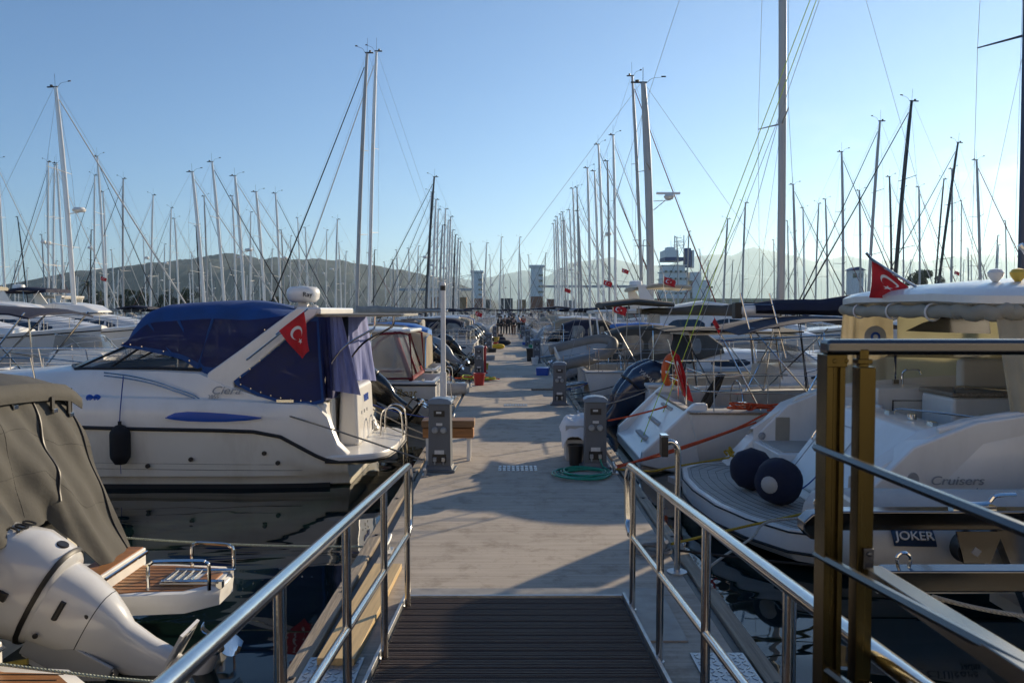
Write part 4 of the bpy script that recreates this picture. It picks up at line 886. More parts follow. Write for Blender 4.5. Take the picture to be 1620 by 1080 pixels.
# radar arch
m = MB()
for sg in (-1, 1):
    y = sg * 1.32
    prof = [(2.80, 1.48), (2.78, 1.74), (2.2, 2.16), (1.62, 2.60), (1.42, 2.74), (1.05, 2.74), (1.14, 2.62), (1.4, 2.42), (2.0, 1.9), (2.37, 1.60), (2.34, 1.34)]
    n = len(prof); vs = [(x, y - sg * .05 * 0 + sg * (.09 - .12 * (z - 1.3) / 1.4), z) for x, z in prof] + [(x, y - sg * .14 + sg * (.09 - .12 * (z - 1.3) / 1.4), z) for x, z in prof]
    m.add(vs, [tuple(range(n)), tuple(range(2 * n - 1, n - 1, -1))] + [(i, i + n, (i + 1) % n + n, (i + 1) % n) for i in range(n)])
m.box((1.24, 0, 2.69), (.38, 2.56, .11)); arch = m.build("radar_arch", GEL, bc, bev=.03)
m = MB(); m.tube([(2.15, 1.44, 1.95), (2.1, 1.46, 1.98), (1.65, 1.42, 2.34), (1.6, 1.40, 2.36)], .014, 6); m.build("grab_rail", STEEL, arch)
# aft curtain
pts = [(1.22, 2.6), (2.37, 1.62), (2.33, 1.56), (2.0, 1.40), (1.63, 1.29), (1.1, 1.27), (.98, 1.30), (1.05, 2.0), (1.10, 2.6)]
for sg in (-1, 1):
    m = MB(); bi = MB(); sn = MB()
    yy = lambda z: sg * (1.43 - .16 * (z - 1.3))
    c = Vector((1.45, yy(1.8), 1.8)); P = [Vector((x, yy(z), z)) for x, z in pts]; m.add([c] + P, [(0, i + 1, (i + 1) % len(P) + 1) for i in range(len(P))])
    for a, b in zip(P, P[1:] + P[:1]): bi.sheet([[a + Vector((0, sg * .008, 0)), a.lerp(c, .085) + Vector((0, sg * .008, 0))], [b + Vector((0, sg * .008, 0)), b.lerp(c, .085) + Vector((0, sg * .008, 0))]])
    for i in range(8):
        a = P[0].lerp(P[1], (i + .5) / 8); sn.lathe([(.011, 0), (.011, sg * .012), (0, sg * .014)], tuple(a + Vector((-.03, sg * .01, 0))), 'Y', 8)
        b = P[2].lerp(P[5], (i + .5) / 8); sn.lathe([(.011, 0), (.011, sg * .012), (0, sg * .014)], tuple(b + Vector((0, sg * .012, .03 - .06 * math.sin(i / 7 * math.pi)))), 'Y', 8)
    ac = m.build("aft_curtain", BLUEMESH, bc, fix=False, ang=80); bi.build("binding", BLUECAN, ac, fix=False); sn.build("snaps", CHROME, ac)
def drape(name, mt, parent, a, b, c, d, amp, k, n=26, mm_=14, th=.006):
    """hanging cloth between top edge a-b and bottom edge c-d with folds"""
    a, b, c, d = map(Vector, (a, b, c, d)); nn = (b - a).cross(c - a).normalized(); rows = []
    for i in range(mm_ + 1):
        f = i / mm_; rows.append([a.lerp(b, u).lerp(c.lerp(d, u), f) + nn * amp * (.3 + f) * (math.sin(u * k + f * 1.3) + .4 * math.sin(u * k * 2.3 + 1 - f * 2)) for u in [j / n for j in range(n + 1)]])
    q = MB(); q.sheet(rows, th); return q.build(name, mt, parent, ang=80)
drape("rear_curtain", BLUEMESH, bc, (1.09, 1.26, 2.6), (1.0, -1.2, 2.6), (.98, 1.36, 1.3), (1.0, -1.3, 1.3), .02, 14)
drape("side_drape", LAVMESH, bc, (.98, 1.02, 2.6), (.80, .95, 2.6), (.98, 1.05, 1.45), (.52, .95, 1.36), .03, 16)
drape("side_drape", BLUEMESH, bc, (1.2, 1.18, 2.6), (.96, 1.08, 2.6), (1.12, 1.22, 1.35), (.9, 1.16, 1.33), .03, 12)
drape("side_drape", LAVMESH, bc, (.92, -.2, 2.6), (.78, -1.1, 2.6), (.92, -.2, 1.5), (.6, -1.15, 1.4), .03, 12)
# solar panel and its struts
m = MB(); m.box((.58, 0, 2.63), (1.5, 2.25, .035)); sp_ = m.build("solar_panel", LGREYCAN, bc, bev=.008)
m = MB(); m.box((.58, 0, 2.608), (1.46, 2.2, .006)); m.build("panel_frame", ALU, sp_)
for sg in (-1, 1): MB().tube(smoothline([(1.05, sg * 1.15, 1.42), (1.0, sg * 1.12, 1.75), (.75, sg * 1.08, 2.12), (.4, sg * 1.04, 2.35), (.28, sg * 1.02, 2.42), (.26, sg * 1.02, 2.61)], 5), .017, 8).build("panel_strut", STEEL, bc)
m = MB(); m.tube(smoothline([(.95, .2, 1.45), (.9, .2, 1.75), (.6, .22, 2.15), (.2, .25, 2.38), (.1, .25, 2.45), (.08, .25, 2.61)], 5), .017, 8); m.build("panel_strut", STEEL, bc)
# radome
rdm = U(480, 472, 13.4); m = MB(); m.lathe([(0, -.13), (.20, -.12), (.26, -.06), (.275, .03), (.262, .09), (.22, .13), (0, .15)], n=28); rd = m.build("radome", GEL, bc, loc=(BX - rdm.x, BY - rdm.y, 2.96), ang=60)
text("lettering", "Ray", .11, DARKCL, rd, (-.13, .243, -.0), (R(90), 0, R(180 + 28)), .004)
m = MB(); m.box((0, 0, -.2), (.2, .2, .14), tz=.7); m.tube([(-.2, .0, -.2), (.15, 0, -.2)], .03, 8); m.lathe([(0, 0), (.05, 0), (.055, .07), (0, .1)], (-.22, .1, -.26), n=10); m.build("radar_bracket", WPAINT, rd)
# blue decal oval, lettering, grab rail, horns
dx = [X12(p) for p in (265, 280, 300, 330, 360, 390, 415)]; du = [Z12(p) for p in (659, 652, 650, 651, 653, 656, 659.5)]; dl = [Z12(p) for p in (660, 663, 665, 666, 666, 664, 661)]
for nm, mt_, gr, off in (("scoop_frame", GEL, .03, .012), ("scoop_panel", BLUEP, 0., .022)):
    m = MB(); rows = [[(x, interp(xs, hb, x) + off, a + gr), (x, interp(xs, hb, x) + off + .012, lerp(a, b, .5)), (x, interp(xs, hb, x) + off, b - gr)] for x, a, b in zip(dx, du, dl)]; m.sheet(rows, .012); m.build(nm, mt_, hull, ang=60)
text("lettering", "Ciera", .17, SOCK, bc, (X12(352), 1.452, Z12(619)), (R(80), 0, math.pi), .004, .35, 1.2); text("lettering", "3055", .085, SOCK, bc, (X12(333), 1.462, Z12(629)), (R(80), 0, math.pi), .004)
rl = [(160, 592), (200, 597), (240, 606), (275, 618), (300, 627), (311, 634)]
m = MB()
for dz in (0, -.045): m.tube(smoothline([(X12(p), 1.47, Z12(q) + dz + .02) for p, q in rl], 4), .011, 6)
m.build("side_rail", STEEL, bc)
m = MB()
for k in (0, .11): m.lathe([(.055, 0), (.06, .02), (.035, .05), (.0, .03)], (X12(140) - k, 1.52, Z12(630)), 'Y', 14)
m.build("horn", BLUEP, bc)
m = MB()   # bow rail
for sg in (-1, 1):
    P = [Vector((x, sg * (interp(xs, hb, x) - .1), interp(xs, zd, x) + .02)) for x in (5.3, 6, 6.8, 7.6, 8.3, 8.9, 9.3)]
    m.tube([P[0]] + [p + Vector((.1, 0, .55)) for p in P], .013, 6); m.tube([p + Vector((.05, 0, .28)) for p in P[1:]], .009, 5); [m.tube([p, p + Vector((.1, 0, .55))], .011, 5) for p in P[1:]]
m.build("bow_rail", STEEL, bc)
# swim platform, stern lockers, ladder rails
m = MB(); o_ = [(.95, 1.52), (.55, 1.50), (.25, 1.36), (.07, 1.05), (.0, .5), (.0, -.5), (.07, -1.05), (.25, -1.36), (.55, -1.50), (.95, -1.52)]; n = len(o_)
lay = [(.92, .33), (1., .38), (1.0, .47), (.985, .5)]
m.ring([[(lerp(.95, x, s_), y * s_, z) for x, y in o_] for s_, z in lay]); m.build("swim_platform", GEL, bc)
m = MB(); m.tube([(lerp(.95, x, 1.01), y * 1.008, .40) for x, y in o_], .02, 8); m.build("platform_rub_rail", RUB, bc)
m = MB(); m.box((.78, -.12, .97), (.36, 1.50, .98), tz=.78, ty=.94); st_ = m.build("stern_locker", GEL, bc, bev=.07)
m = MB(); m.box((1.02, .78, .95), (.12, .36, .95), tz=.7); m.build("transom_gate", GELB, bc, bev=.05)
m = MB(); m.prism([(.55, .5), (1.1, .5), (1.1, 1.28), (.98, 1.28)], -1.3, -1.05); m.build("quarter_coaming", GEL, bc, bev=.04); m = MB(); m.prism([(.80, .5), (1.1, .5), (1.1, 1.28), (.98, 1.28)], 1.15, 1.4); m.build("quarter_coaming", GEL, bc, bev=.04)
text("lettering", "GABY", .17, BLUEP, st_, (-.155 + .78, -.1, 1.28), (R(90), 0, R(-90)), .006) if 0 else text("lettering", "BABY", .17, BLUEP, bc, (.618, -.15, 1.21), (R(83), 0, R(-90)), .006)
m = MB()
for k in range(3): m.lathe([(0, 0), (.03, 0), (.034, .02)], (.612 - 0, .28 - .24 * k, 1.0), 'X', 10)
m.box((.60, -.7, .66), (.03, .16, .16)); m.build("stern_fitting", SOCK, bc)
m = MB()
for y in (-.42, -.92): m.tube(smoothline([(.42, y, .5), (.40, y, .85), (.30, y, .98), (.15, y, .98), (.05, y, .85), (.03, y, .5), (.0, y, -.1)], 5), .016, 8)
m.tube([(.0, -.42, .05), (.0, -.92, .05)], .014, 6); m.build("boarding_ladder", STEEL, bc)
m = MB(); m.box((1.55, 1.5, 1.33), (.26, .05, .04)); m.tube([(1.5, 1.5, 1.28), (1.5, 1.5, 1.33)], .015, 6); m.tube([(1.6, 1.5, 1.28), (1.6, 1.5, 1.33)], .015, 6); m.build("stern_cleat", STEEL, bc)
# its flag and fender
fp = U(442, 523, 11.95)
def sf(u, v):   # u along the fly (hanging down), v along the hoist
    w = .045 * math.sin(u * 5 + v * 4) * (0.3 + u); top = Vector((.0, 0, .0)).lerp(Vector((.37, .02, .29)), v); bot = Vector((.33, .0, -.42)).lerp(Vector((.45, .02, -.30)), v); q = top.lerp(bot, u); return (q.x, q.y - w - .02, q.z)
flag("red flag with white crescent hanging from the white arch of the blue canopy cruiser", fp, sf, [(-.06, .02, -.06), (.42, .04, .33)])
fa = U(190, 703, 11.86); fender("black fender hanging on a blue line along the white cruiser's hull", fa, .60, .145, BLACKCAN, [(0, .02, .5), (.01, .05, .72), (.03, .08, 1.02)], BROPE)
# ================================================================ HERO: grey covered boat with white outboard (left foreground)
GX, GY = -2.48, 5.87
gb = thing("covered_motorboat", "motorboat under a grey canvas cover with teak swim platforms and white outboard", "motorboat", (GX, GY, WATER), math.pi); gb.scale = (1, 1.19, 1)
H = Hull(6.6, 2.5, .95, 1.25); m = MB(); hl = Hull(5.2, 2.42, .95, 1.25)
hh = hl.shell(GELB, gb); hh.location = (1.45, 0, 0); dk = hl.deck(GEL, gb, .5, .35); dk.location = (1.45, 0, 0)
rr_ = hl.line("rub_rail", RUB, gb, .95, .025); rr_.location = (1.45, 0, 0)
for sg in (1, -1):      # local +y is the camera side
    pf = [(1.6, .52), (.75, .50), (.22, .55), (.0, .72), (.0, 1.0), (.12, 1.16), (.6, 1.22), (1.6, 1.24)]
    m = MB(); m.ring([[(x, sg * y, z) for x, y in pf] for z in (.19,)] + [[(lerp(.6, x, 1.0), sg * y, .25) for x, y in pf], [(lerp(.6, x, 1.02), sg * y, .33) for x, y in pf], [(lerp(.6, x, .985), sg * lerp(.86, y, .98), .35) for x, y in pf]]); pfm = m.build("swim_platform", GEL, gb, ang=50)
    m = MB(); tk = [(1.2, .57), (.78, .56), (.62, .60)] + [(.26, .62), (.08, .76), (.08, .97), (.17, 1.10), (.6, 1.16), (1.2, 1.18)]; m.ring([[(x, sg * y, z) for x, y in tk] for z in (.345, .358)]); m.build("teak_panel", TEAK, pfm)
    m = MB(); 
    for k in range(8):
        y = .63 + k * .068; m.box((.66 if y < 1.08 else .75, sg * y, .3595), (1.05 if .7 < y < 1.08 else .9, .006, .003))
    m.build("caulking", CAULK, pfm)
    m = MB(); m.box((1.02, sg * .88, .43), (.26, .68, .16)); stp = m.build("boarding_step", GEL, gb, bev=.015); m = MB(); m.box((1.02, sg * .88, .514), (.22, .64, .008)); m.build("step_teak", TEAK, stp)
    m = MB(); m.tube([(.875, sg * .56, .47), (.875, sg * 1.2, .47)], .016, 8); m.build("step_trim", CHROME, stp)
    if sg > 0: pfm.location.x = .22; pfm.location.z = -.03
    if sg > 0: continue
    m = MB(); m.box((.27, sg * .86, .365), (.5, .26, .016)); lw = m.build("ladder_well", GEL, pfm, bev=.004)
    m = MB(); m.box((.13, sg * .86, .378), (.14, .15, .012)); m.build("ladder_tread", TEAK, lw)
    m = MB(); [m.tube([(.5, sg * y, .388), (-.02, sg * y, .388)], .013, 8) for y in (.735, .985)]; [m.tube([(x, sg * .75, .385), (x, sg * .97, .385)], .012, 6) for x in (.26, .33, .40, .47)]; [m.box((-.0, sg * y, .36), (.05, .05, .06)) for y in (.735, .985)]; m.build("boarding_ladder", STEEL, lw)
    for (x0_, y0_, x1_, y1_) in ((.55, .62, .05, .64), (.40, 1.08, .0, 1.02)) if sg < 0 else ():
        m = MB(); m.tube(smoothline([(x0_, sg * y0_, .35), (x0_, sg * y0_, .55), (x0_ - .03, sg * y0_, .585), (x0_ - .08, sg * lerp(y0_, y1_, .2), .60), (x1_ + .08, sg * lerp(y0_, y1_, .8), .60), (x1_ + .03, sg * y1_, .585), (x1_, sg * y1_, .55), (x1_, sg * y1_, .35)], 4), .0155, 8); m.build("grab_hoop", CHROME, pfm)
# cover: roof, sloping stern sheet with folds, side sheets, binding, zip
def cov(u, v):      # u 0 near side .. 1 far side (local +y .. -y), v 0 top .. 1 bottom
    y = lerp(1.28, -1.24, u); e = min(u, 1 - u); zb = .34 if e < .16 else lerp(.34, 1.0, min(1, (e - .16) / .14)); zt = 2.02 + .06 * math.sin(math.pi * u) - .10 * max(0, 1 - e * 9)
    xt = 1.62; xb = .98 + (.0 if e < .16 else .25 * min(1, (e - .16) / .14)); f = v
    fold = .032 * math.sin(u * 34 + v * 5) * v * (1.3 - u) + .03 * math.sin(u * 15 - v * 6 + .5) * (.25 + v) + .014 * math.sin(u * 61 - v * 13)
    fold += .04 * noise.noise(Vector((u * 5, v * 4, 1.7)))
    return (lerp(xt, xb, f ** 1.05) - fold - .05 * math.sin(math.pi * f), y * (1 - .03 * (1 - f)), lerp(zt, zb, f))
m = MB(); m.sheet([[cov(i / 64, j / 24) for j in range(25)] for i in range(65)], .006); cv = m.build("stern_cover", GREYCAN, gb, ang=80)
m = MB(); rf = []
for x, zz in ((1.55, 2.0), (1.9, 2.10), (2.6, 2.14), (3.6, 2.1), (4.4, 1.9)): rf.append([(x, y, zz + .10 * (1 - (y / 1.3) ** 2) - .09 * max(0, abs(y) - 1.1) * 5) for y in (1.27, 1.15, .8, .3, -.3, -.8, -1.15, -1.27)])
m.sheet(rf, .008); m.build("roof_cover", GREYCAN, gb, ang=80)
m = MB(); rows = [[(x - .012, y * 1.004, z - dz) for (x, y, z) in [(1.56 - o, yy_, (2.0 + .10 * (1 - (yy_ / 1.3) ** 2) - .09 * max(0, abs(yy_) - 1.1) * 5)) for yy_ in [1.28 - k * .16 for k in range(17)]]] for o, dz in ((.0, -.01), (.045, .04), (.05, .10), (.045, .135))]
m.sheet(rows, .01); m.build("roof_valance", GREYCAN, gb, ang=80)
for sg in (1, -1):
    m = MB(); m.sheet([[(x, sg * lerp(1.27, 1.25, f), lerp(zz, .95, f)) for f in (0, .3, .6, 1)] for x, zz in ((1.58, 1.98), (2.6, 2.06), (3.6, 2.0), (4.4, 1.82))], .008); m.build("side_cover", GREYCAN, gb)
m = MB()
for u_ in (.22, .42, .60): m.tube([Vector(cov(u_, j / 24)) + Vector((-.002, 0, 0)) for j in range(23)], .003, 5)
for v_ in (.30, .62): m.tube([Vector(cov(i / 64, v_)) + Vector((-.002, 0, 0)) for i in range(65)], .0028, 5)
m.build("seam", mat("dark_seam", (.03, .03, .028), .9), cv)
m = MB(); m.tube([Vector(cov(.80 - .10 * (j / 24) ** 1.2, j / 24)) + Vector((-.012, 0, 0)) for j in range(0, 20)], .010, 6); m.tube([Vector(cov(.975, j / 24)) + Vector((-.01, 0, 0)) for j in range(25)], .006, 5); m.build("zip", BLACK, cv)
m = MB()
for u in (.70, .86, .955):
    p = Vector(cov(u, .10)); m.box(tuple(p + Vector((-.03, 0, .02))), (.02, .035, .12)); 
m.build("strap", BLACK, cv); m = MB()
for u in (.70, .86, .955):
    p = Vector(cov(u, .10)); m.box(tuple(p + Vector((-.045, -.012, -.045))), (.02, .05, .035))
m.build("buckle", CHROME, cv, bev=.004)
m = MB(); m.sheet([[(1.5, y, .95), (1.3, y, .40)] for y in (.5, 0, -.5)], .03); m.build("motor_well", GELC, gb)
om = U(98, 1020, 5.9)
ob_ = outboard(gb, (GX - om.x, (GY - om.y) / 1.19, om.z + .5), R(61), OUTW, OUTW, 1.06); ob_.scale.y *= 1.16 / 1.19
for c in ob_.children:
    if c.name.startswith(("cowling", "seam", "air_intake")): c.scale = (1.14, 1.05, 1.14); c.location = (.02, 0, -.03)
for sg in (1, -1):
    m = MB(); m.tube([(-.40, sg * .172, .07), (-.33, sg * .180, .07), (-.27, sg * .184, .07)], .02, 8); m.build("grip_slot", BLACK, ob_)
m = MB()
for sg in (1, -1):
    for x, z, yy_ in ((-.12, .12, .20), (-.36, -.10, .138), (-.12, -.2, .115), (-.45, .30, .17)): m.lathe([(0, sg * .012), (.017, sg * .010), (.019, 0)], (x, sg * yy_, z), 'Y', 10)
m.build("bolts", BLACK, ob_)
m = MB(); m.lathe([(0, .006), (.04, .004), (.044, 0)], (-.603, 0, .33), 'X', 16) if 0 else m.lathe([(0, -.010), (.038, -.009), (.042, 0)], (-.640, 0, .33), 'X', 16); m.build("emblem", BLACK, ob_)
for sg in (1, -1): MB().box((-.02, sg * .13, -.12), (.22, .025, .62)).build("clamp_bracket", OUTG, ob_, bev=.01)
text("lettering", "200", .15, BLACK, ob_, (-.16, -.0, .932), (0, 0, R(90)), .006, .2) if 0 else None
for sg in (1, -1):
    text("lettering", "FOUR STROKE", .06, BLACK, ob_, (-.34, sg * .256, .60), (R(90), R(-62) * sg, 0 if sg < 0 else math.pi), .004, .2)
text("lettering", "200", .15, BLACK, ob_, (-.614, .0, .64), (R(72), 0, R(-90)), .004, .15)
m = MB(); m.tube(smoothline([(.1, .15, .1), (.25, .25, .35), (.3, .3, .55), (.2, .25, .65)], 5), .022, 8); m.build("control_cable", YELLOW, ob_)
m = MB(); m.tube([(.1, -.09, -.25), (-.08, -.09, -.45)], .03, 10); m.tube([(.1, .09, -.25), (-.08, .09, -.45)], .03, 10); m.tube([(-.05, 0, -.1), (.12, 0, -.35)], .045, 10); m.build("tilt_ram", CHROME, ob_)
# ================================================================ HERO: cruiser with hard top (right foreground)
RX, RY = 2.35, 9.9
rc = thing("hardtop_cruiser", "big white cruiser with hard top, open cockpit and round fenders on its curved platform", "cabin cruiser", (RX, RY, WATER), 0)
pl_ = [(1.75, 2.02), (1.0, 2.0), (.42, 1.88), (.14, 1.55), (.02, .9), (0, .2), (.08, -.6), (.26, -1.2), (.55, -1.72), (.95, -1.96), (1.75, -2.02)]
m = MB(); m.ring([[(lerp(1.75, x, k), y * (.97 + .03 * k), z) for x, y in pl_] for k, z in ((.93, .10), (.98, .16), (1.0, .20), (1.0, .40), (.99, .43))]); sw_ = m.build("swim_platform", GEL, rc, ang=30)
m = MB(); m.ring([[(lerp(1.75, x, .955), y * .965, z) for x, y in pl_] for z in (.425, .437)]); m.build("teak_panel", GTEAK, sw_)
m = MB(); m.tube([(lerp(1.75, x, 1.005), y * 1.003, .405) for x, y in pl_], .010, 6); m.tube([(lerp(1.75, x, 1.008), y * 1.004, .20) for x, y in pl_], .016, 6); m.build("rub_rail", RUB, sw_)
m = MB()
for k in range(9): m.tube([(lerp(1.75, x, .93 - .06 * k), y * (.94 - .055 * k), .4385) for x, y in pl_], .0022, 4)
m.build("caulking", CAULK, sw_)
m = MB(); [m.box((x, y, .3), (.22, .34, .08), (0, 0, a)) for x, y, a in ((.06, 1.25, .25),)]; m.build("recess", NONSKID, sw_)
hx = [1.2, 1.9, 2.4, 2.9, 4, 6, 8, 9.5, 10.6, 11.2]; hbm = [1.94, 1.98, 2.0, 2.0, 2.0, 1.96, 1.7, 1.2, .55, .02]; hr = [.40, .44, .60, .80, .93, 1.05, 1.2, 1.34, 1.45, 1.5]; ht = [.95, 1.42, 1.56, 1.64, 1.72, 1.78, 1.86, 1.95, 2.02, 2.05]
rows = [];
for x, b, z in zip(hx, hbm, hr):
    t = max(0, (x - 6) / 5.2); f = 1 - .5 * t * t; q = [(x, 0, -.5 * (1 - t ** 3)), (x, .8 * b * f, -.1), (x, .93 * b * f, .15), (x, b - .02, z)]; rows.append([(a, -y, c) for a, y, c in q[::-1]] + [(a, y, c) for a, y, c in q[1:]])
m = MB(); m.sheet(rows); m.add(rows[0], [tuple(range(len(rows[0])))]); m.build("hull_bottom", NAVYHULL, rc)
m = MB()
for sg in (-1, 1):
    rows = [[(x, sg * (b - .02), z), (x, sg * (b + .01), lerp(z, zt, .25)), (x, sg * (b - .02), lerp(z, zt, .8)), (x, sg * (b - .10), zt), (x, sg * (b - .30), zt + .03), (x, sg * (b - .34), .75)] for x, b, z, zt in zip(hx, hbm, hr, ht)]
    m.sheet(rows[:-1])
rows = [[(x, f * (b - .1), zt + .12 * (1 - f * f) * (1 if x < 10 else .3)) for f in (-1, -.6, 0, .6, 1)] for x, b, zt in zip(hx, hbm, ht) if x > 5.5]; m.sheet(rows); tp = m.build("topsides", GEL, rc)
m = MB()
for sg in (-1, 1): m.tube([(x, sg * (b - .005), z) for x, b, z in zip(hx, hbm, hr)], .022, 8)
m.build("hull_rub_rail", RUB, rc)
m = MB(); m.sheet([[(1.9, -1.68, .77), (1.9, 1.68, .77)], [(6.4, -1.68, .77), (6.4, 1.68, .77)]]); m.build("cockpit_floor", GTEAK, rc)
# transom: block with sloping face, stern door, wings
m = MB(); m.prism([(1.15, .43), (2.55, .43), (2.55, 1.42), (2.05, 1.46), (1.9, 1.40)], -1.70, .55); tr = m.build("transom", GEL, rc, bev=.04)
m = MB(); a0 = Vector((1.255, 0, .56)); m.sheet([[(1.24, -.55, .55), (1.24, .32, .55)], [(1.80, -.55, 1.27), (1.80, .32, 1.27)]], .02); dr = m.build("locker_door", GEL, tr, bev=.006)
m = MB(); m.tube([(1.225, -.57, .54), (1.225, .34, .54), (1.79, .34, 1.28), (1.79, -.57, 1.28)], .006, 5, loop=True); m.build("door_seam", SOCK, dr)
m = MB(); m.tube(smoothline([(1.62, .30, 1.03), (1.55, .30, 1.07), (1.72, .30, 1.3), (1.8, .30, 1.27)], 4), .014, 8); m.lathe([(.03, 0), (.0, -.01)], (1.45, -.4, .86), 'X', 10); m.build("door_handle", CHROME, dr)
for y0, y1 in ((-1.98, -1.66), (1.62, 1.98)):
    m = MB(); m.prism([(.82, .43), (1.2, .84), (1.7, 1.33), (2.33, 1.58), (2.9, 1.66), (2.9, .43)], y0, y1); wg = m.build("quarter_wing", GEL, rc, bev=.025)
m = MB(); m.box((1.85, 1.08, .62), (1.3, 1.1, .38)); m.box((2.55, 1.08, 1.05), (.06, 1.1, .8)); m.build("stern_passage", GEL, rc, bev=.02); m = MB(); m.box((1.75, 1.08, .815), (.9, .9, .012)); m.build("passage_tread", GTEAK, rc)
m = MB(); m.box((1.62, 1.61, .98), (.20, .012, .34)); m.build("vent_panel", BEIGECAN, wg); m = MB(); m.lathe([(.05, 0), (.055, -.012), (.03, -.03), (0, -.02)], (1.32, 1.615, .88), 'Y', 12); m.build("shower_fitting", SOCK, wg)
text("lettering", "Cruisers", .125, SOCK, rc, (2.12, -2.018, 1.0), (R(90), 0, 0), .004, .2, 1.25); text("lettering", "yachts", .08, SOCK, rc, (2.30, -2.016, .90), (R(90), 0, 0), .004, .3)
m = MB(); m.lathe([(0, 0), (.075, 0), (.085, .012)], (1.70, -1.985, 1.0), 'Y', 16, 1, .8); m.build("emblem", SOCK, rc)
m = MB(); m.box((3.0, -2.02, .97), (.16, .02, .045)); m.tube([(1.78, -1.985, .93), (1.84, -2.0, .93)], .02, 6); m.build("hull_light", CHROME, rc, bev=.01)
if 0: m = MB(); m.sheet([[(1.98, -1.99, 1.16), (1.98, -1.99, 1.175)], [(2.9, -2.005, 1.10), (2.9, -2.005, 1.115)], [(4.6, -2.005, 1.16), (4.6, -2.005, 1.175)]], .006); m.build("hull_crease", SOCK, rc)
m = MB(); m.tube([(2.0, -1.86, 1.48), (2.6, -1.87, 1.62), (3.4, -1.87, 1.70), (5, -1.85, 1.78)], .035, 8); m.build("coaming_trim", WPAINT, rc)
# hard top and its canvases
ro = [(2.38, 1.0), (2.42, 1.5), (2.6, 1.76), (3.4, 1.86), (5.4, 1.8), (7.0, 1.5), (7.5, .8), (7.5, -.8), (7.0, -1.5), (5.4, -1.8), (3.4, -1.86), (2.6, -1.76), (2.42, -1.5), (2.38, -1.0)]
m = MB(); m.ring([[(lerp(4.7, x, k), y * k, z + .05 * math.cos(y) ) for x, y in ro] for k, z in ((.96, 2.74), (1.0, 2.78), (1.0, 2.86), (.96, 2.92), (.8, 2.99), (.45, 3.06), (.1, 3.08))]); hd = m.build("hard_top", GEL, rc, ang=50)
m = MB(); m.sheet([[(3.3, y, 3.0 - .03 * y * y), (4.4, y, 3.09 - .03 * y * y), (5.6, y, 3.06 - .03 * y * y)] for y in (-.8, -.3, .3, .8)], .05); m.build("roof_hatch", NONSKID, hd)
for (x, y, mt_) in ((3.08, -1.0, GEL), (3.30, -1.05, YELLOW)):
    m = MB(); m.tube([(x, y, 2.90), (x, y, 3.04)], .016, 8); m.lathe([(0, 0), (.03, .0), (.075, .06), (.085, .10), (.06, .135), (0, .15)], (x, y, 3.02), n=14); m.build("antenna", mt_, hd)
m = MB(); m.tube([(3.62, -1.1, 2.9), (3.28, -1.15, 3.38)], .022, 8); m.lathe([(.06, 0), (.03, .05)], (3.62, -1.1, 2.88), n=12); m.tube([(3.28, -1.15, 3.38), (3.25, -1.15, 3.42)], .034, 8); m.build("rod_holder", STEEL, hd)
m = MB(); m.tube(smoothline([(2.95, .1, 2.92), (2.8, .1, 2.97), (2.25, .1, 3.30), (2.12, .1, 3.42)], 4), .018, 8); m.build("flag_staff", STEEL, hd)
m = MB()
P = [(2.48, -1.3, 2.60), (2.56, -1.6, 2.59), (2.7, -1.74, 2.59), (2.85, -1.80, 2.60)]
m.tube([p + Vector((0, .015 * math.sin(i * 2.1), .02 * math.sin(i * 1.3))) for i, p in enumerate(smoothline(P, 5))], .085, 12); m.tube([p + Vector((.0, 0, .012 * math.sin(i * 1.9))) for i, p in enumerate(smoothline([(2.48, 1.6, 2.62), (2.44, .9, 2.60), (2.42, 0, 2.60), (2.44, -.8, 2.60), (2.5, -1.4, 2.60)], 5))], .075, 12); rl_ = m.build("rolled_canvas", BEIGECAN, rc, ang=80); rl_.location.z = .09
m = MB()
for p in ((2.45, 1.0, 2.60), (2.42, 0, 2.60), (2.44, -.9, 2.59)): m.tube([(p[0] + .09 * math.cos(a), p[1], p[2] + .095 * math.sin(a)) for a in [k * math.pi / 8 for k in range(16)]], .012, 6, loop=True)
m.build("straps", WPAINT, rl_)
drape("side_curtain", GLOWCAN, rc, (2.62, -1.76, 2.70), (3.0, -1.84, 2.70), (2.75, -1.86, 1.66), (3.05, -1.88, 1.68), .02, 9)
drape("side_curtain", CLEARW, rc, (3.0, -1.84, 2.70), (6.0, -1.72, 2.70), (3.05, -1.88, 1.68), (6.2, -1.86, 1.8), .02, 16)
drape("far_curtain", GLOWCAN, rc, (2.75, 1.80, 2.70), (3.3, 1.82, 2.70), (2.75, 1.84, 1.62), (3.35, 1.84, 1.66), .02, 8)
drape("far_curtain", GLOWCAN, rc, (2.55, 1.78, 2.70), (2.75, 1.80, 2.70), (2.5, 1.86, 1.6), (2.75, 1.86, 1.62), .02, 6)
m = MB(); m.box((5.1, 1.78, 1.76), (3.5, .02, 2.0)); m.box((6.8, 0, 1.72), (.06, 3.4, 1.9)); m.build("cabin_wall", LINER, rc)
def wq(pts, y): return [(x, y, z) for x, z in pts]
m = MB(); q = [(3.45, 2.40), (3.7, 2.52), (4.1, 2.64), (4.5, 2.68), (4.65, 2.68), (4.7, 2.36), (3.9, 2.38)]; m.prism(q, 1.735, 1.745); m.build("side_window", DGLASS, rc); m = MB(); m.prism([(3.15, 2.02), (3.4, 2.18), (4.4, 2.2), (5.2, 2.12), (5.2, 1.98)], 1.735, 1.745); m.build("side_window", GLASS, rc)
m = MB(); m.box((3.2, 1.35, 1.2), (.95, .62, .86)); ct = m.build("galley_counter", GEL, rc, bev=.03)
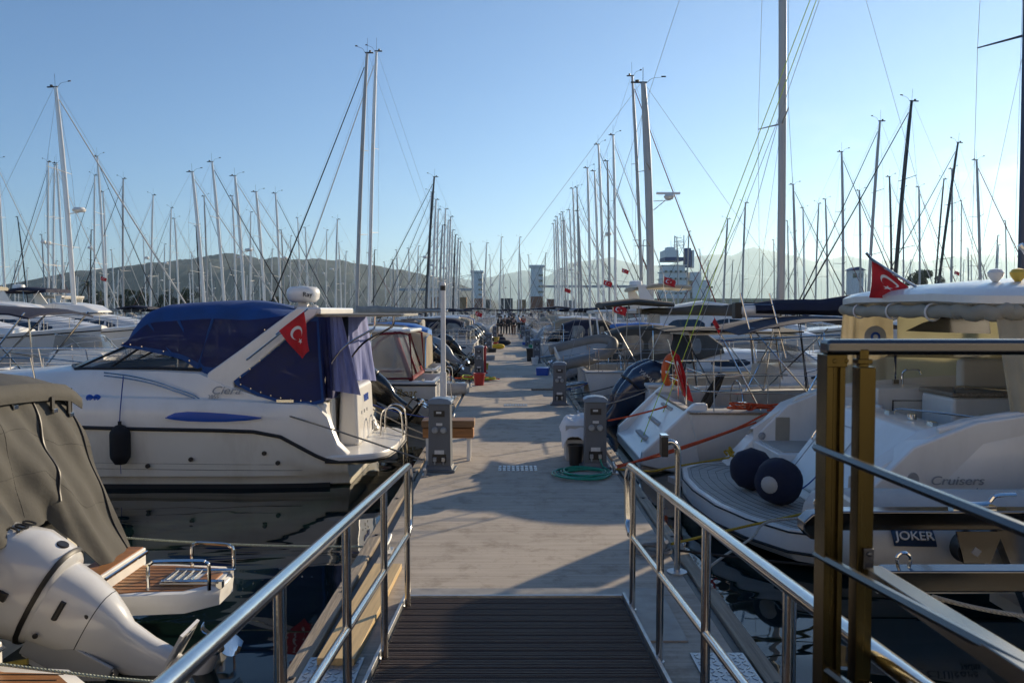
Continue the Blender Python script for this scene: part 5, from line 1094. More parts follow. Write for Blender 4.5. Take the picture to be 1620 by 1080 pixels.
m = MB(); m.box((3.2, 1.032, 1.15), (.5, .012, .6)); m.build("counter_door", GELB, ct, bev=.004); m = MB(); m.tube([(2.94, 1.03, .84), (3.46, 1.03, .84), (3.46, 1.03, 1.46), (2.94, 1.03, 1.46)], .012, 6, loop=True); m.build("door_frame", BLACK, ct)
m = MB(); m.tube(smoothline([(3.25, 1.4, 1.63), (3.25, 1.4, 1.80), (3.3, 1.36, 1.86), (3.42, 1.3, 1.86), (3.45, 1.28, 1.80)], 4), .014, 8); m.box((3.15, 1.4, 1.68), (.08, .05, .08)); m.build("tap", CHROME, ct)
m = MB(); m.box((3.75, .55, 1.18), (.95, .8, .85)); sb_ = m.build("seat_base", GEL, rc, bev=.06)
m = MB(); m.box((3.75, .142, 1.15), (.3, .012, .5)); m.build("seat_locker_door", GELB, sb_, bev=.05)
m = MB(); m.box((3.75, .55, 1.63), (1.0, .85, .06)); m.build("seat_top", TIMBER, sb_, bev=.02); m = MB(); m.box((3.95, .6, 1.86), (.75, .16, .42)); m.build("backrest", SEAT, sb_, bev=.07)
m = MB(); m.tube(smoothline([(3.3, .14, 1.66), (3.3, .1, 1.74), (3.8, .08, 1.70), (4.2, .1, 1.68)], 4), .015, 8); m.build("seat_rail", CHROME, sb_)
m = MB(); m.box((4.8, -.7, 1.2), (.8, 1.2, .8)); m.box((5.0, -.7, 1.75), (.25, 1.1, .5)); m.build("helm_seat", SEAT, rc, bev=.06)
m = MB(); m.lathe([(.16, 0), (.16, -.006), (0, -.006)], (2.95, 1.62, 2.32), 'Y', 20); dsk = m.build("disc_charm", WHITECAN, rc); m = MB(); m.lathe([(.07, -.007), (.07, -.012), (0, -.012)], (2.95, 1.62, 2.32), 'Y', 16); m.build("disc_eye", BLUEP, dsk); m = MB(); m.lathe([(.035, -.013), (.035, -.016), (0, -.016)], (2.95, 1.62, 2.32), 'Y', 12); m.build("disc_iris", WHITE, dsk)
m = MB(); m.tube(smoothline([(2.35, -.2, 1.44), (2.45, -.25, 1.5), (3.0, -1.2, 1.5)], 3), .012, 6); [m.box((2.3, y, 1.46), (.06, .12, .04)) for y in (-.2, -1.2)]; m.lathe([(.05, 0), (.05, .06), (0, .06)], (2.25, -.85, 1.46), n=12); m.build("deck_hardware", CHROME, rc)
for k, (x, y, rr2, lb) in enumerate(((.70, .05, .27, "round navy fender on the swim platform farther from the steel arm"), (.78, -.72, .28, "round navy fender with white end on the swim platform"))):
    f_ = thing("ball_fender", lb, "fender", (RX + x, RY + y, WATER + .437 + rr2), 0)
    m = MB(); m.lathe([(.0, -rr2), (rr2 * .45, -rr2 * .9), (rr2 * .8, -rr2 * .6), (rr2, 0), (rr2 * .8, rr2 * .6), (rr2 * .45, rr2 * .88), (.1, rr2 * .98), (0, rr2)], axis='X', n=22) ; m.build("cover", FNAVY, f_, ang=60)
    if k: m = MB(); m.lathe([(0, -rr2 * 1.06), (.06, -rr2 * 1.02), (.10, -rr2 * .92), (.11, -rr2 * .84)], axis='X', n=16); q = m.build("end_cap", FENDW, f_, ang=60); f_.rotation_euler = (0, 0, R(48))
fs = Vector((RX + 2.2, RY + .12, WATER + 3.36))
def sf2(u, v):
    w = .05 * math.sin(v * 7 + u * 3) * (.3 + u); return (.02 + v * .46 - u * .03 * (1 - v), .04 - w, -v * .36 - u * .50 * (1 - v * .7))
flag("red flag with crescent drooping over the hard top of the right cruiser", fs, sf2)
# ================================================================ BOATS ALONG OUR PIER
PLACED = [(-1.5, -10, 1.8, 150)]          # occupied rectangles x0, y0, x1, y1
for x, y0, y1 in ((-29, 14, 140), (-58, 20, 150), (-90, 30, 160), (-125, 40, 170), (33, 10, 140), (64, 20, 150), (98, 30, 170), (132, 50, 180)): PLACED.append((x - 1.3, y0, x + 1.3, y1))
for q in ((-12, 11.8, -1.8, 15.3), (-9, 5, -2.5, 7.8), (2.3, 7.8, 13.8, 12), (2.2, 12.6, 16, 16.7), (2, 3, 16, 7.5)): PLACED.append(q)
def put(o, X, Y, rz, L, B=3.4, z=WATER):
    o.location = (X, Y, z); o.rotation_euler = (rnd.uniform(-.012, .012), 0, rz)
    x1 = X + L * math.cos(rz); y1 = Y + L * math.sin(rz); bx = B / 2 * abs(math.sin(rz)); by = B / 2 * abs(math.cos(rz))
    PLACED.append((min(X, x1) - bx, min(Y, y1) - by, max(X, x1) + bx, max(Y, y1) + by)); return o
PI = math.pi
def glass_side(root, pts, y, mt, frame, name="clear_panel", fname="panel_frame"):
    for sg in (-1, 1):
        m = MB(); m.add([(x, sg * y, z) for x, z in pts], [tuple(range(len(pts)))]); o = m.build(name, mt, root, fix=False); m = MB(); m.tube([(x, sg * (y + .004), z) for x, z in pts], .032, 6, loop=True); m.build(fname, frame, o)
    return o
# left row -------------------------------------------------------------------
b1_ = motorboat("white cuddy boat with grey canopy and big black outboard behind the blue canopy cruiser", 'cuddy', GELB, LGREYCAN, 7.4, 2.7, 1, OUTB, tilt=.95)
put(b1_, -3.05, 17.0, PI, 7.4)
b2_ = motorboat("white hardtop boat with maroon framed clear curtain and gold name on its side", 'hardtop', GEL, MAROON, 7.8, 2.9, 0, None)
put(b2_, -1.8, 20.6, PI, 7.8)
for c in list(b2_.children):
    if c.name.startswith("aft_curtain"): bpy.data.objects.remove(c)
m = MB(); m.sheet([[(.98, y, 2.14), (.62, y, 1.02)] for y in (-1.25, 0, 1.25)], .012); q_ = m.build("aft_curtain", VINYL, b2_); m = MB(); m.tube([(.98, -1.25, 2.14), (.60, -1.27, 1.02), (.60, 1.27, 1.02), (.98, 1.25, 2.14)], .06, 6, loop=True); m.tube([(.98, 0, 2.14), (.6, 0, 1.02)], .04, 6); m.build("curtain_frame", MAROON, q_)
glass_side(b2_, [(.55, 1.05), (2.3, 1.02), (2.35, 1.2), (1.75, 1.9), (1.35, 2.12), (.85, 2.16), (.62, 2.1)], 1.33, CLEARV, MAROON)
m = MB(); m.box((1.45, 0, 2.19), (1.7, 2.5, .09)); m.build("canopy_roof", GEL, b2_, bev=.04); m = MB(); m.prism([(2.0, 1.0), (3.6, 1.0), (3.2, 1.5), (2.7, 2.2), (1.9, 2.2), (2.35, 1.5)], -1.29, 1.29); m.build("cabin_side", GEL, b2_, bev=.05)
text("lettering", "Sun Boat", .27, mat("gold_lettering", (.35, .24, .06), .5), b2_, (.95, 1.425, .70), (R(90), 0, PI), .004, .35)
fender("grey fender hanging on the maroon framed boat above its gold name", (-3.35, 19.07, .35), .5, .12, FENDW, [(0, .02, .35)], WROPE)
m = MB(); m.tube([(0, y, 0) for y in (-.45, .45)], .17, 12); m.lathe([(.17, 0), (.21, .02), (.17, .2), (0, .26)], (0, .4, 0), 'Y', 12); tag(m.build("fender", FENDW, loc=(-1.55, 21.2, .1), rot=(0, 0, R(80))), "grey cylinder fender lying at the stern of the maroon framed boat", "fender")
b3_ = motorboat("cruiser with square tan canopy behind the maroon framed boat", 'cuddy', GEL, TANCAN, 8.2, 2.9, 0, None); put(b3_, -2.15, 24.8, PI, 8.2)
b4_ = motorboat("dark hulled cuddy boat with grey canopy behind the tan canopy cruiser", 'cuddy', BLACKHULL, GREYCAN, 7.6, 2.7, 1, OUTB); put(b4_, -2.9, 28.6, PI, 7.6)
b5_ = motorboat("white boat with flat bright blue canopy, left of the white lamp pole", 'cuddy', GEL, SKYCAN, 7.8, 2.8, 1, OUTG); put(b5_, -2.9, 32.4, PI, 7.8)
b6_ = motorboat("small grey inflatable with dark sun top in the left row beyond the blue canopy", 'open', HYP, BLACKCAN, 6.2, 2.4, 1, OUTB); put(b6_, -2.8, 36.2, PI, 6.2)
S1 = sailboat("left row yacht with the taller dark grey mast and thick black furled jib", GEL, LGREYCAN, BLACKCAN, ALUG, NAVYCAN, L=10.6, B=3.7, mh=14.4, stripe=NAVYCAN); put(S1, -2.0, 41.2, PI, 10.6)
S2 = sailboat("left row yacht with the silver mast beside the dark grey mast", GEL, LGREYCAN, WHITECAN, ALU, LGREYCAN, L=10.6, B=3.6, mh=15.7, stripe=BLUEP); put(S2, -2.0, 45.0, PI, 10.6)
for q_ in (S1, S2):
    for c in q_.children:
        if c.name.startswith("mast"): c.rotation_euler.y = R(-1.7 if q_ is S1 else -1.0)
# right row ------------------------------------------------------------------
SB = sailboat("large white yacht with navy boom cover, open transom and lime green lines, right row", GEL, NAVYCAN, WHITECAN, mat("dark_blue_mast", (.03, .045, .085), .4, var=.1), NAVYCAN, L=11.2, B=3.9, mh=17.5, detail=2, boomz=1.18, ch=.5, blr=.455)
put(SB, 3.2, 14.7, 0, 11.2, 3.9)
# open sloping transom with steps
m = MB(); m.prism([(-1.0, .02), (-.1, -.1), (.0, 1.0), (-.2, 1.02), (-.80, .30), (-1.02, .22)], -1.42, 1.42); tw = m.build("sloping_transom", GEL, SB, bev=.04)
m = MB(); [m.box((-.66 + .24 * k, 0, .40 + .26 * k), (.26, .95, .06)) for k in range(3)]; m.build("transom_step", NONSKID, tw, bev=.02)
for sg in (-1, 1): m = MB(); m.prism([(-1.02, .12), (-.1, -.08), (.1, .3), (.1, 1.16), (-.12, 1.16), (-.98, .34)], sg * 1.44 - .09, sg * 1.44 + .09); m.build("transom_wing", GEL, tw, bev=.04)
m = MB()
for sg, y in ((-1, -.75), (1, -.5)): m.tube(smoothline([(.55, y, 1.55), (.35, y - .02, 1.25), (.15, y, .85), (-.02, y + .04, .55), (.1, y + .12, .60), (.45, y + .16, 1.2), (.6, y + .16, 1.58)], 5), .036, 8)
m.build("black_strap", BLACKCAN, SB)
m = MB(); [m.tube([(x0, y, 1.0), (x1, y, 2.2)], .016, 6) for x0, x1, y in ((1.0, .35, -1.5), (1.6, 2.2, -1.5), (2.3, 1.9, -1.55), (1.0, .35, 1.5), (1.6, 2.2, 1.5))]; m.tube([(.3, -1.5, 2.2), (2.3, -1.5, 2.3)], .016, 6); m.build("arch_frame", STEEL, SB)
m = MB(); rows = [[(lerp(.6, 4.0, i / 8), y * 1.15, 2.36 + .24 * math.sin(math.pi * i / 8) - .06 * (y / 1.3) ** 2) for y in (-1.3, -.6, 0, .6, 1.3)] for i in range(9)]; m.sheet(rows, .012); m.build("bimini", NAVYCAN, SB, ang=80)
m = MB(); [m.tube([(2.0, sg * 1.55, 1.05), (x, sg * 1.3, 2.33)], .014, 6) for x in (.95, 2.1, 3.2) for sg in (-1, 1)]; m.build("bimini_frame", STEEL, SB)
m = MB()
for x in (.75, 1.25): m.tube([(x + .25, -1.2, 1.9), (x, -1.05, 3.0)], .013, 6)
for k in range(5): m.tube([(.77 + .24 - .05 * k, -1.18 + .02 * k, 2.0 + .2 * k), (1.27 + .24 - .05 * k, -1.18 + .02 * k, 2.0 + .2 * k)], .011, 6)
m.build("swim_ladder", STEEL, SB)
m = MB(); [m.tube([(-.80 + .25 * k, -.25 + .2 * k, .3), (6.1, 0, 18.6)], .008, 5) for k in range(2)]; m.build("lime_line", LIME, SB)
m = MB(); m.tube([(1.05, 0, 2.70), (1.75, 0, 2.69)], .13, 14); m.build("boom_end", ALU, SB)
m = MB(); m.box((1.0, 0, 2.70), (.14, .22, .3)); m.build("boom_cap", BLACK, SB, bev=.02)
m = MB(); [m.tube([(2.1, y, 2.85), (2.2 + .1 * k, y * 3, 1.0)], .007, 5) for k, y in enumerate((-.1, -.05, .05, .1))]; m.build("mainsheet", DROPE, SB)
text("lettering", "ODESSA", .13, DARKCL, SB, (.75, -1.80, .92), (R(90), 0, 0), .004) if 0 else None
o = thing("lifebuoy", "orange horseshoe lifebuoy on the stern rail of the big white yacht", "lifebuoy", (3.35, 16.4, .95), .7); m = MB(); m.tube(smoothline([(.22 * math.cos(a), 0, .30 * math.sin(a)) for a in [R(-60) - R(300) * -k / 12 for k in range(13)]], 3), .075, 10); m.build("ring", ORANGE, o); m = MB(); [m.box((.22 * math.cos(a), 0, .30 * math.sin(a)), (.1, .165, .05), (0, -a, 0)) for a in (0, R(90), R(180))]; m.build("reflective_band", WHITE, o)
def sf3(u, v): return (.03 + v * .20 + .05 * math.sin(v * 6) * u - u * .02, .04 * math.sin(v * 9 + u * 3), -u * .85 - v * .32 * (1 - .2 * u))
flag("red flag with crescent hanging from a staff at the big white yacht's stern", U(1060, 556, 14.5), lambda u, v: (.0 + v * .17 + .03 * math.sin(v * 7) * u + u * .24, .04 * math.sin(v * 9 + u * 3), .05 - u * .85 - v * .12), [(-.05, 0, .22), (.32, 0, -1.0)])
flag("small red pennant on a lime line above the big white yacht", U(1128, 498, 14.6), lambda u, v: (u * .12 + .02 * math.sin(v * 6) + v * .02, .02 * math.sin(v * 9), -u * .22 - v * .16), em=False, cat="pennant")
fender("big dark round fender hanging at the white yacht's quarter", (4.35, 12.62, -.02), .85, .34, BLACKCAN, [(0, .03, .55)], DROPE)
YB = motorboat("dark topped motorboat with a pair of big tilted blue outboards, right row", 'hardtop', GEL, BLACKCAN, 8.2, 2.9, 2, OUTBL, tilt=.75); put(YB, 3.15, 19.0, 0, 8.2)
for c in list(YB.children):
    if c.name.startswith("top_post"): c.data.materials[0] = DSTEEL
    if c.name.startswith("outboard"):
        c.scale = (1.15,) * 3; c.location.z = .48
        text("lettering", "YAMAHA", .12, STICK, c, (-.27, -.238, .52), (R(90), 0, 0), .003, .2)
m = MB(); m.sheet([[(lerp(.3, 3.4, i / 6), y, 2.28 + .06 * math.sin(i) * .4 - .05 * abs(y)) for y in (-1.35, -.7, 0, .7, 1.35)] for i in range(7)], .03); m.build("sun_awning", BLACKCAN, YB, ang=80)
m = MB(); m.box((0, 0, .2), (.55, .45, .34), tz=.9); bo = m.build("body", WPAINT, None, loc=(0, 0, 0), bev=.03); o = thing("dock_box", "white plastic box on the stern beside the blue outboards", "box", (3.35, 17.75, .12)); bo.parent = o; m = MB(); m.box((0, 0, .41), (.6, .5, .08)); m.build("lid", WPAINT, o, bev=.02)
S3 = sailboat("right row yacht with the thick near mast and a grey dinghy on its stern", GEL, GREYCAN, LGREYCAN, ALUG, GREYCAN, L=10.0, B=3.7, mh=18.5, bim=True); put(S3, 2.3, 23.2, 0, 11.5)
for c in S3.children:
    if c.name.startswith("mast"): c.scale = (1.15, 1.15, 1); [bpy.data.objects.remove(k_) for k_ in list(c.children) if k_.name.startswith("furled")]
o = thing("dinghy", "grey inflatable dinghy tilted on davits over the pier edge, right row", "dinghy", U(922, 556, 23.5), 0); o.rotation_euler = (R(35), R(-12), R(8)); o.scale = (.78,) * 3
m = MB(); m.tube(smoothline([(-1.15, .5, 0), (.4, .52, 0), (.95, .35, .06), (1.2, 0, .1), (.95, -.35, .06), (.4, -.52, 0), (-1.15, -.5, 0)], 5), .2, 12); m.build("tube", HYP, o, ang=60); m = MB(); m.prism([(-1.0, -.12), (.9, -.1), (1.0, .02), (-1.0, .0)], -.42, .42); m.build("floor", HYPW, o); m = MB(); m.box((-1.0, 0, .05), (.06, .75, .34)); m.build("transom", GELB, o)
R1 = motorboat("white cabin boat with grey canopy behind the dinghy yacht, right row", 'cuddy', GEL, GREYCAN, 7.6, 2.8, 1, OUTW); put(R1, 2.9, 27.2, 0, 7.6)
R2 = motorboat("inflatable with bright blue sun top and silver outboard, right row", 'open', HYPW, SKYCAN, 6.4, 2.4, 1, OUTG); put(R2, 2.7, 30.8, 0, 6.4)
R3 = motorboat("tall white flybridge yacht with beige awning, right row", 'fly', GEL, BEIGECAN, 13, 4.2, 0, None); put(R3, 2.9, 35.6, 0, 13, 4.4)
S4 = sailboat("right row yacht whose grey mast carries a radar scanner on a bracket", GEL, BLACKCAN, LGREYCAN, ALUG, BLACKCAN, L=9.6, B=3.3, mh=12.6); put(S4, 1.75, 40.2, 0, 9.6)
for c in S4.children:
    if c.name.startswith("mast"):
        c.scale = (1.9, 1.6, 1); [bpy.data.objects.remove(k_) for k_ in list(c.children) if k_.name.startswith('furled')]; m = MB(); m.tube([(.05, 0, 6.75), (.5, 0, 6.8)], .022, 6); m.tube([(.05, 0, 6.3), (.36, 0, 6.78)], .016, 6); m.lathe([(0, 0), (.14, 0), (.20, .14), (.14, .24), (0, .24)], (.46, 0, 6.84), n=14, sx=.7); m.box((.44, 0, 7.14), (.62, .12, .10)); m.build("radar_scanner", GEL, c, bev=.02)
P4 = tree_of
PROT = {}
# prototypes for everything farther away
SAILP = []
for k, (hm, cv_, jb, mm2, sp2, st2) in enumerate(((GEL, NAVYCAN, WHITECAN, ALU, NAVYCAN, BLUEP), (GEL, LGREYCAN, NAVYCAN, ALU, LGREYCAN, NAVYCAN), (NAVYHULL, NAVYCAN, BLACKCAN, ALU, NAVYCAN, None), (GEL, BLACKCAN, BLACKCAN, ALUG, BLACKCAN, REDHULL), (GEL, WHITECAN, WHITECAN, ALU, BEIGECAN, None), (GEL, BLUECAN, MAROON, ALUG, BLUECAN, BLUEP), (GELB, GREENCAN, WHITECAN, CARBON, GREENCAN, None), (GEL, NAVYCAN, BLACKCAN, CARBON, NAVYCAN, NAVYCAN))):
    o = sailboat("", hm, cv_, jb, mm2, sp2, L=10.8, B=3.5, mh=14., stripe=st2, detail=0, bim=(k % 3 == 0)); o.location = (0, 0, -9999)
    for c in o.children:
        if c.name.startswith("mast") and k in (1, 4): m = MB(); m.tube([(.05, 0, 6.9), (.4, 0, 6.95)], .03, 5); m.lathe([(0, 0), (.22, .02), (.26, .12), (.2, .24), (0, .27)], (.42, 0, 6.97), n=12); m.build("radome", GEL, c)
    SAILP.append(tree_of(o))
MOTP = []
for k, (kd, hm, cn_, ob2, obm) in enumerate((('cuddy', GEL, NAVYCAN, 1, OUTB), ('cuddy', GELB, BLUECAN, 0, None), ('hardtop', GEL, GREYCAN, 1, OUTW), ('fly', GEL, NAVYCAN, 0, None), ('cuddy', GEL, TANCAN, 1, OUTG), ('open', HYP, BLACKCAN, 1, OUTB), ('hardtop', NAVYHULL, BLACKCAN, 2, OUTB), ('fly', GEL, BEIGECAN, 0, None), ('cuddy', REDHULL, BEIGECAN, 1, OUTB))):
    o = motorboat("", kd, hm, cn_, 12 if kd == 'fly' else 7.6, 4.0 if kd == 'fly' else 2.8, ob2, obm); o.location = (0, 0, -9999); MOTP.append((tree_of(o), kd))
USED = {}; ROWB = [("white cuddy boat with grey canopy and big black outboard", -3.05, 17.0, -1, 2.7, 7.4), ("cruiser with square tan canopy", -2.15, 24.8, -1, 2.9, 8.2), ("dark hulled cuddy boat with grey canopy", -2.9, 28.6, -1, 2.7, 7.6), ("white boat with flat bright blue canopy", -2.9, 32.4, -1, 2.8, 7.8), ("small grey inflatable with dark sun top", -2.8, 36.2, -1, 2.4, 6.2), ("left row yacht with the thick black furled jib", -2., 41.2, -1, 3.6, 10), ("left row yacht with the silver mast", -2., 45., -1, 3.5, 10), ("dark topped motorboat with blue outboards", 3.15, 19., 1, 2.9, 8.2), ("yacht with the grey dinghy on its stern", 2.3, 23.2, 1, 3.6, 10), ("white cabin boat behind the dinghy yacht", 2.9, 27.2, 1, 2.8, 7.6), ("inflatable with bright blue sun top", 2.7, 30.8, 1, 2.4, 6.4), ("tall flybridge yacht with beige awning", 2.9, 35.6, 1, 4.2, 13), ("yacht with the radar scanner mast", 1.75, 40.2, 1, 3.3, 9.6)]
def inst(pool, k, label, X, Y, rz, L, B, grp, mh=None, rake=0.):
    t = pool[k][0] if pool is MOTP else pool[k]; key = (id(pool), k)
    o = t[0] if key not in USED else copy_tree(t); USED[key] = 1
    if label: o["label"] = label
    if grp: o["group"] = grp
    put(o, X, Y, rz, L, B)
    if grp == G1: ROWB.append((label.replace("yacht ", "yacht ", 1), X, Y, 1 if rz == 0 else -1, B, L))
    if mh or rake:
        for c in o.children:
            if c.name.startswith("mast"): q9 = rnd.uniform(.95, 1.35); c.scale = (q9, q9, mh / 14.); c.rotation_euler = (0, rake, 0)
    return o
# motor boats and yachts along our own pier, farther out
MC = ["navy canopy", "blue canopy", "grey hard top", "navy flybridge awning", "tan canopy", "black sun top", "black hard top and dark hull", "beige flybridge awning", "beige canopy and red hull"]
G1 = "boats moored stern-to along our pier"
yl = [(48.8, 5), (52.4, 0), (56, 6), (59.8, 4), (63.6, 8), (67.4, 1), (71.2, 2)]
WORDN = ["first", "second", "third", "fourth", "fifth", "sixth", "seventh", "eighth", "ninth", "tenth", "eleventh", "twelfth"]
for i, (y, k) in enumerate(yl):
    inst(MOTP, k, f"{MC[k]} motorboat, {WORDN[i]} past the paired tall left masts", -2.6, y, PI, 8, 2.8, G1)
yl = [(77, 281, 7), (80.8, 306, 1), (84.6, 317, 0), (88.6, 333, 4), (92.6, 357, 3), (98, 332, 0), (102.4, 350, 2), (106.5, 344, 4), (111, 365, 1), (116, 372, 6), (121, 378, 0), (127, 384, 3)]
for i, (y, ty, k) in enumerate(yl):
    mh = (491 - ty) / F * y + 1.28
    inst(SAILP, k, ("yacht with raked black mast among the distant left yachts" if i == 0 else f"{['silver','silver','silver','grey','silver','grey','black','black'][k]} masted yacht, {WORDN[i-1]} past the raked black left mast"), -2.1, y, PI, 10.8, 3.4, G1, mh, R(rnd.uniform(-.8, 0) if i else -2.6))
yl = [(44.4, 0, None), (49.2, 126, 5), (53.4, 4, None), (57.3, 2, None), (62.0, 217, 0), (65.7, 257, 5), (69.2, 231, 1), (73.4, 272, 2), (77.6, 8, None), (81.4, 267, 0), (86, 5, None), (90.6, 335, 5), (94.6, 298, 3), (98.6, 300, 0), (104, 333, 4), (111.5, 350, 1), (117, 337, 5), (121.5, 340, 0), (130, 344, 2), (137, 350, 4), (144, 355, 0)]
ns = nm_ = 0
for i, q in enumerate(yl):
    if q[2] is None:
        k = q[1]; inst(MOTP, k, f"{MC[k]} motorboat, {WORDN[nm_]} past the radar scanner yacht", 2.6, q[0], 0, 8, 2.8, G1); nm_ += 1
    else:
        y, ty, k = q; mh = (491 - ty) / F * y + 1.28
        lb = "tallest right yacht with raked grey mast and dark red jib" if ns == 0 else (f"{['silver','silver','silver','grey','silver','grey','black','black'][k]} masted yacht, {WORDN[ns-1] if ns <= 12 else 'far'} past the tallest right mast" if ns <= 12 else f"yacht {WORDN[ns-13]} past the mast cluster near the pier end")
        inst(SAILP, k, lb, 2.2, y, 0, 10.8, 3.4, G1, mh, R(-2.0 if ns == 0 else rnd.uniform(-1.2, .1))); ns += 1
# yachts of the neighbouring pontoons: photo column and masthead row of every mast
ML = [(9, 257, 0, 1), (33, 344, 7, 1), (77, 259, 1, -1), (84, 263, 4, -1), (102, 261, 0, 1), (97, 141, 4, 1), (150, 280, 1, -1), (162, 250, 2, 1), (169, 305, 0, 1), (195, 285, 3, -1), (238, 310, 4, -1), (268, 330, 1, -1), (283, 347, 0, 1), (312, 273, 0, 1), (328, 312, 3, 1), (344, 258, 2, 1), (374, 312, 4, 1), (380, 280, 4, 1), (410, 305, 0, 1), (444, 307, 1, 1), (476, 346, 0, 1), (531, 348, 4, -1), (71, 372, 5, 1), (143, 365, 7, -1), (181, 396, 0, 1), (231, 375, 4, 1), (260, 387, 1, -1), (317, 359, 6, 1), (396, 337, 0, -1), (337, 415, 4, 1), (412, 428, 0, 1), (450, 365, 3, 1), (459, 374, 1, -1), (487, 361, 0, 1), (516, 365, 4, -1), (306, 400, 2, 1), (540, 385, 0, 1), (591, 396, 7, -1), (611, 415, 0, 1), (630, 410, 4, 1), (646, 412, 1, -1), (660, 390, 0, -1), (720, 402, 4, 1), (748, 386, 3, 1), (766, 385, 0, -1), (777, 404, 4, 1), (791, 376, 0, -1), (798, 412, 1, 1), (820, 376, 0, -1), (825, 403, 2, 1), (838, 404, 4, 1), (860, 401, 3, -1),
      (1073, 376, 3, 1), (1086, 367, 3, -1), (1144, 347, 5, -1), (1174, 322, 3, -1), (1248, 350, 5, 1), (1259, 293, 3, 1), (1272, 330, 0, 1), (1290, 323, 3, -1), (1310, 316, 5, 1), (1334, 242, 3, 1), (1361, 303, 5, 1), (1382, 194, 3, -1), (1411, 281, 6, 1), (1427, 163, 7, -1), (1430, 300, 3, 1), (1455, 297, 5, 1), (1486, 285, 7, -1), (1504, 227, 7, -1), (1505, 269, 3, 1), (1519, 319, 5, 1), (1545, 255, 5, 1), (1574, 373, 3, -1), (1593, 350, 3, 1), (1110, 395, 0, 1), (1205, 402, 3, -1), (1225, 380, 5, 1)]
ZN = [(60, "at the far left edge"), (180, "behind the navy bimini at left"), (300, "in front of the dark trees"), (455, "rising behind the blue canopy"), (560, "just right of the white radome"), (735, "behind the left row masts"), (862, "between the two white towers"), (1100, "around the white ship"), (1240, "left of the thick near mast"), (1340, "left of the lookout house"), (1440, "around the lookout house"), (1700, "over the hard top at far right")]
zr_ = {}
LEAN = {97: (119, 2.9), 33: (46, 5), 162: (168, 1.5), 312: (325, 3.3), 344: (357, 3.3), 380: (388, 2.2), 410: (420, 2.2), 1427: (1411, 3.2), 1504: (1478, 5.9), 1382: (1372, 2.), 1486: (1476, 2.6), 1545: (1552, 2)}
for px, ty, k, d in sorted(ML, key=lambda q: q[1]):
    lean = None
    if px in LEAN: px, lean = LEAN[px]
    zn = [z for lim, z in ZN if px < lim][0]; best = None
    for h in (14, 13.2, 15, 12.4, 16, 11.6, 17, 18.2, 10.8, 19.5, 10):
        for dd in (d, -d):
            Y = F * (h - 1.28) / (491 - ty); X = U(px, 480, Y).x; x0 = X - dd * 6.05; r = (min(x0, x0 + dd * 10.8), Y - 1.7, max(x0, x0 + dd * 10.8), Y + 1.7)
            ov = sum(max(0, min(r[2], p[2]) - max(r[0], p[0])) * max(0, min(r[3], p[3]) - max(r[1], p[1])) for p in PLACED) + ((6 if lean is None else 400) if dd != d else 0) + abs(h - 14) * .6 + (8 if Y < 32 else 0)
            if best is None or ov < best[0]: best = (ov, Y, x0, dd, h)
    _, Y, x0, dd, h = best; n = zr_.get(zn, 0); zr_[zn] = n + 1
    rk = ["tallest", "second tallest", "third tallest", "fourth tallest", "fifth tallest", "sixth tallest", "seventh tallest", "eighth tallest", "ninth tallest", "tenth tallest", "eleventh tallest", "twelfth tallest", "thirteenth tallest", "fourteenth tallest", "fifteenth tallest"][min(n, 14)]
    inst(SAILP, k, f"yacht with the {rk} {['silver','silver','silver','grey','silver','grey','black','black'][k]} mast {zn}" if 0 else f"{rk} of the distant masts {zn}, {['white hull','white hull','navy hull','white hull','white hull','white hull','black mast','black mast'][k]} yacht", x0, Y, 0 if dd > 0 else PI, 10.8, 3.4, "yachts on the neighbouring pontoons", h - .0, R(-lean * .85 if lean is not None else rnd.choice((0, 0, -.3, -.7))))
# the crowd of small distant masts
def crowd(n, x0, x1, y0, y1, lb, grp):
    for _ in range(n):
        for _t in range(12):
            px = rnd.uniform(x0, x1); Y = rnd.uniform(y0, y1); X = U(px, 480, Y).x; d = rnd.choice((-1, 1)); r = (min(X, X + d * 10.8), Y - 1.7, max(X, X + d * 10.8), Y + 1.7)
            if not any(min(r[2], p[2]) > max(r[0], p[0]) and min(r[3], p[3]) > max(r[1], p[1]) for p in PLACED): break
        inst(SAILP, rnd.choice((0, 0, 1, 2, 3, 4, 4, 5)), lb, X, Y, 0 if d > 0 else PI, 10.8, 3.4, grp, rnd.uniform(9.5, 13.5))
crowd(26, 0, 440, 140, 250, "small distant yacht among the crowded low masts beneath the wooded hill", "small distant yachts left")
crowd(34, 440, 740, 130, 260, "small distant yacht in the dense thicket of low masts right of the radome", "small distant yachts centre left")
crowd(12, 735, 870, 165, 270, "small distant yacht beyond the end of the pier", "small distant yachts ahead")
crowd(22, 1040, 1640, 130, 260, "small distant yacht among the low masts before the pale mountains at right", "small distant yachts right")
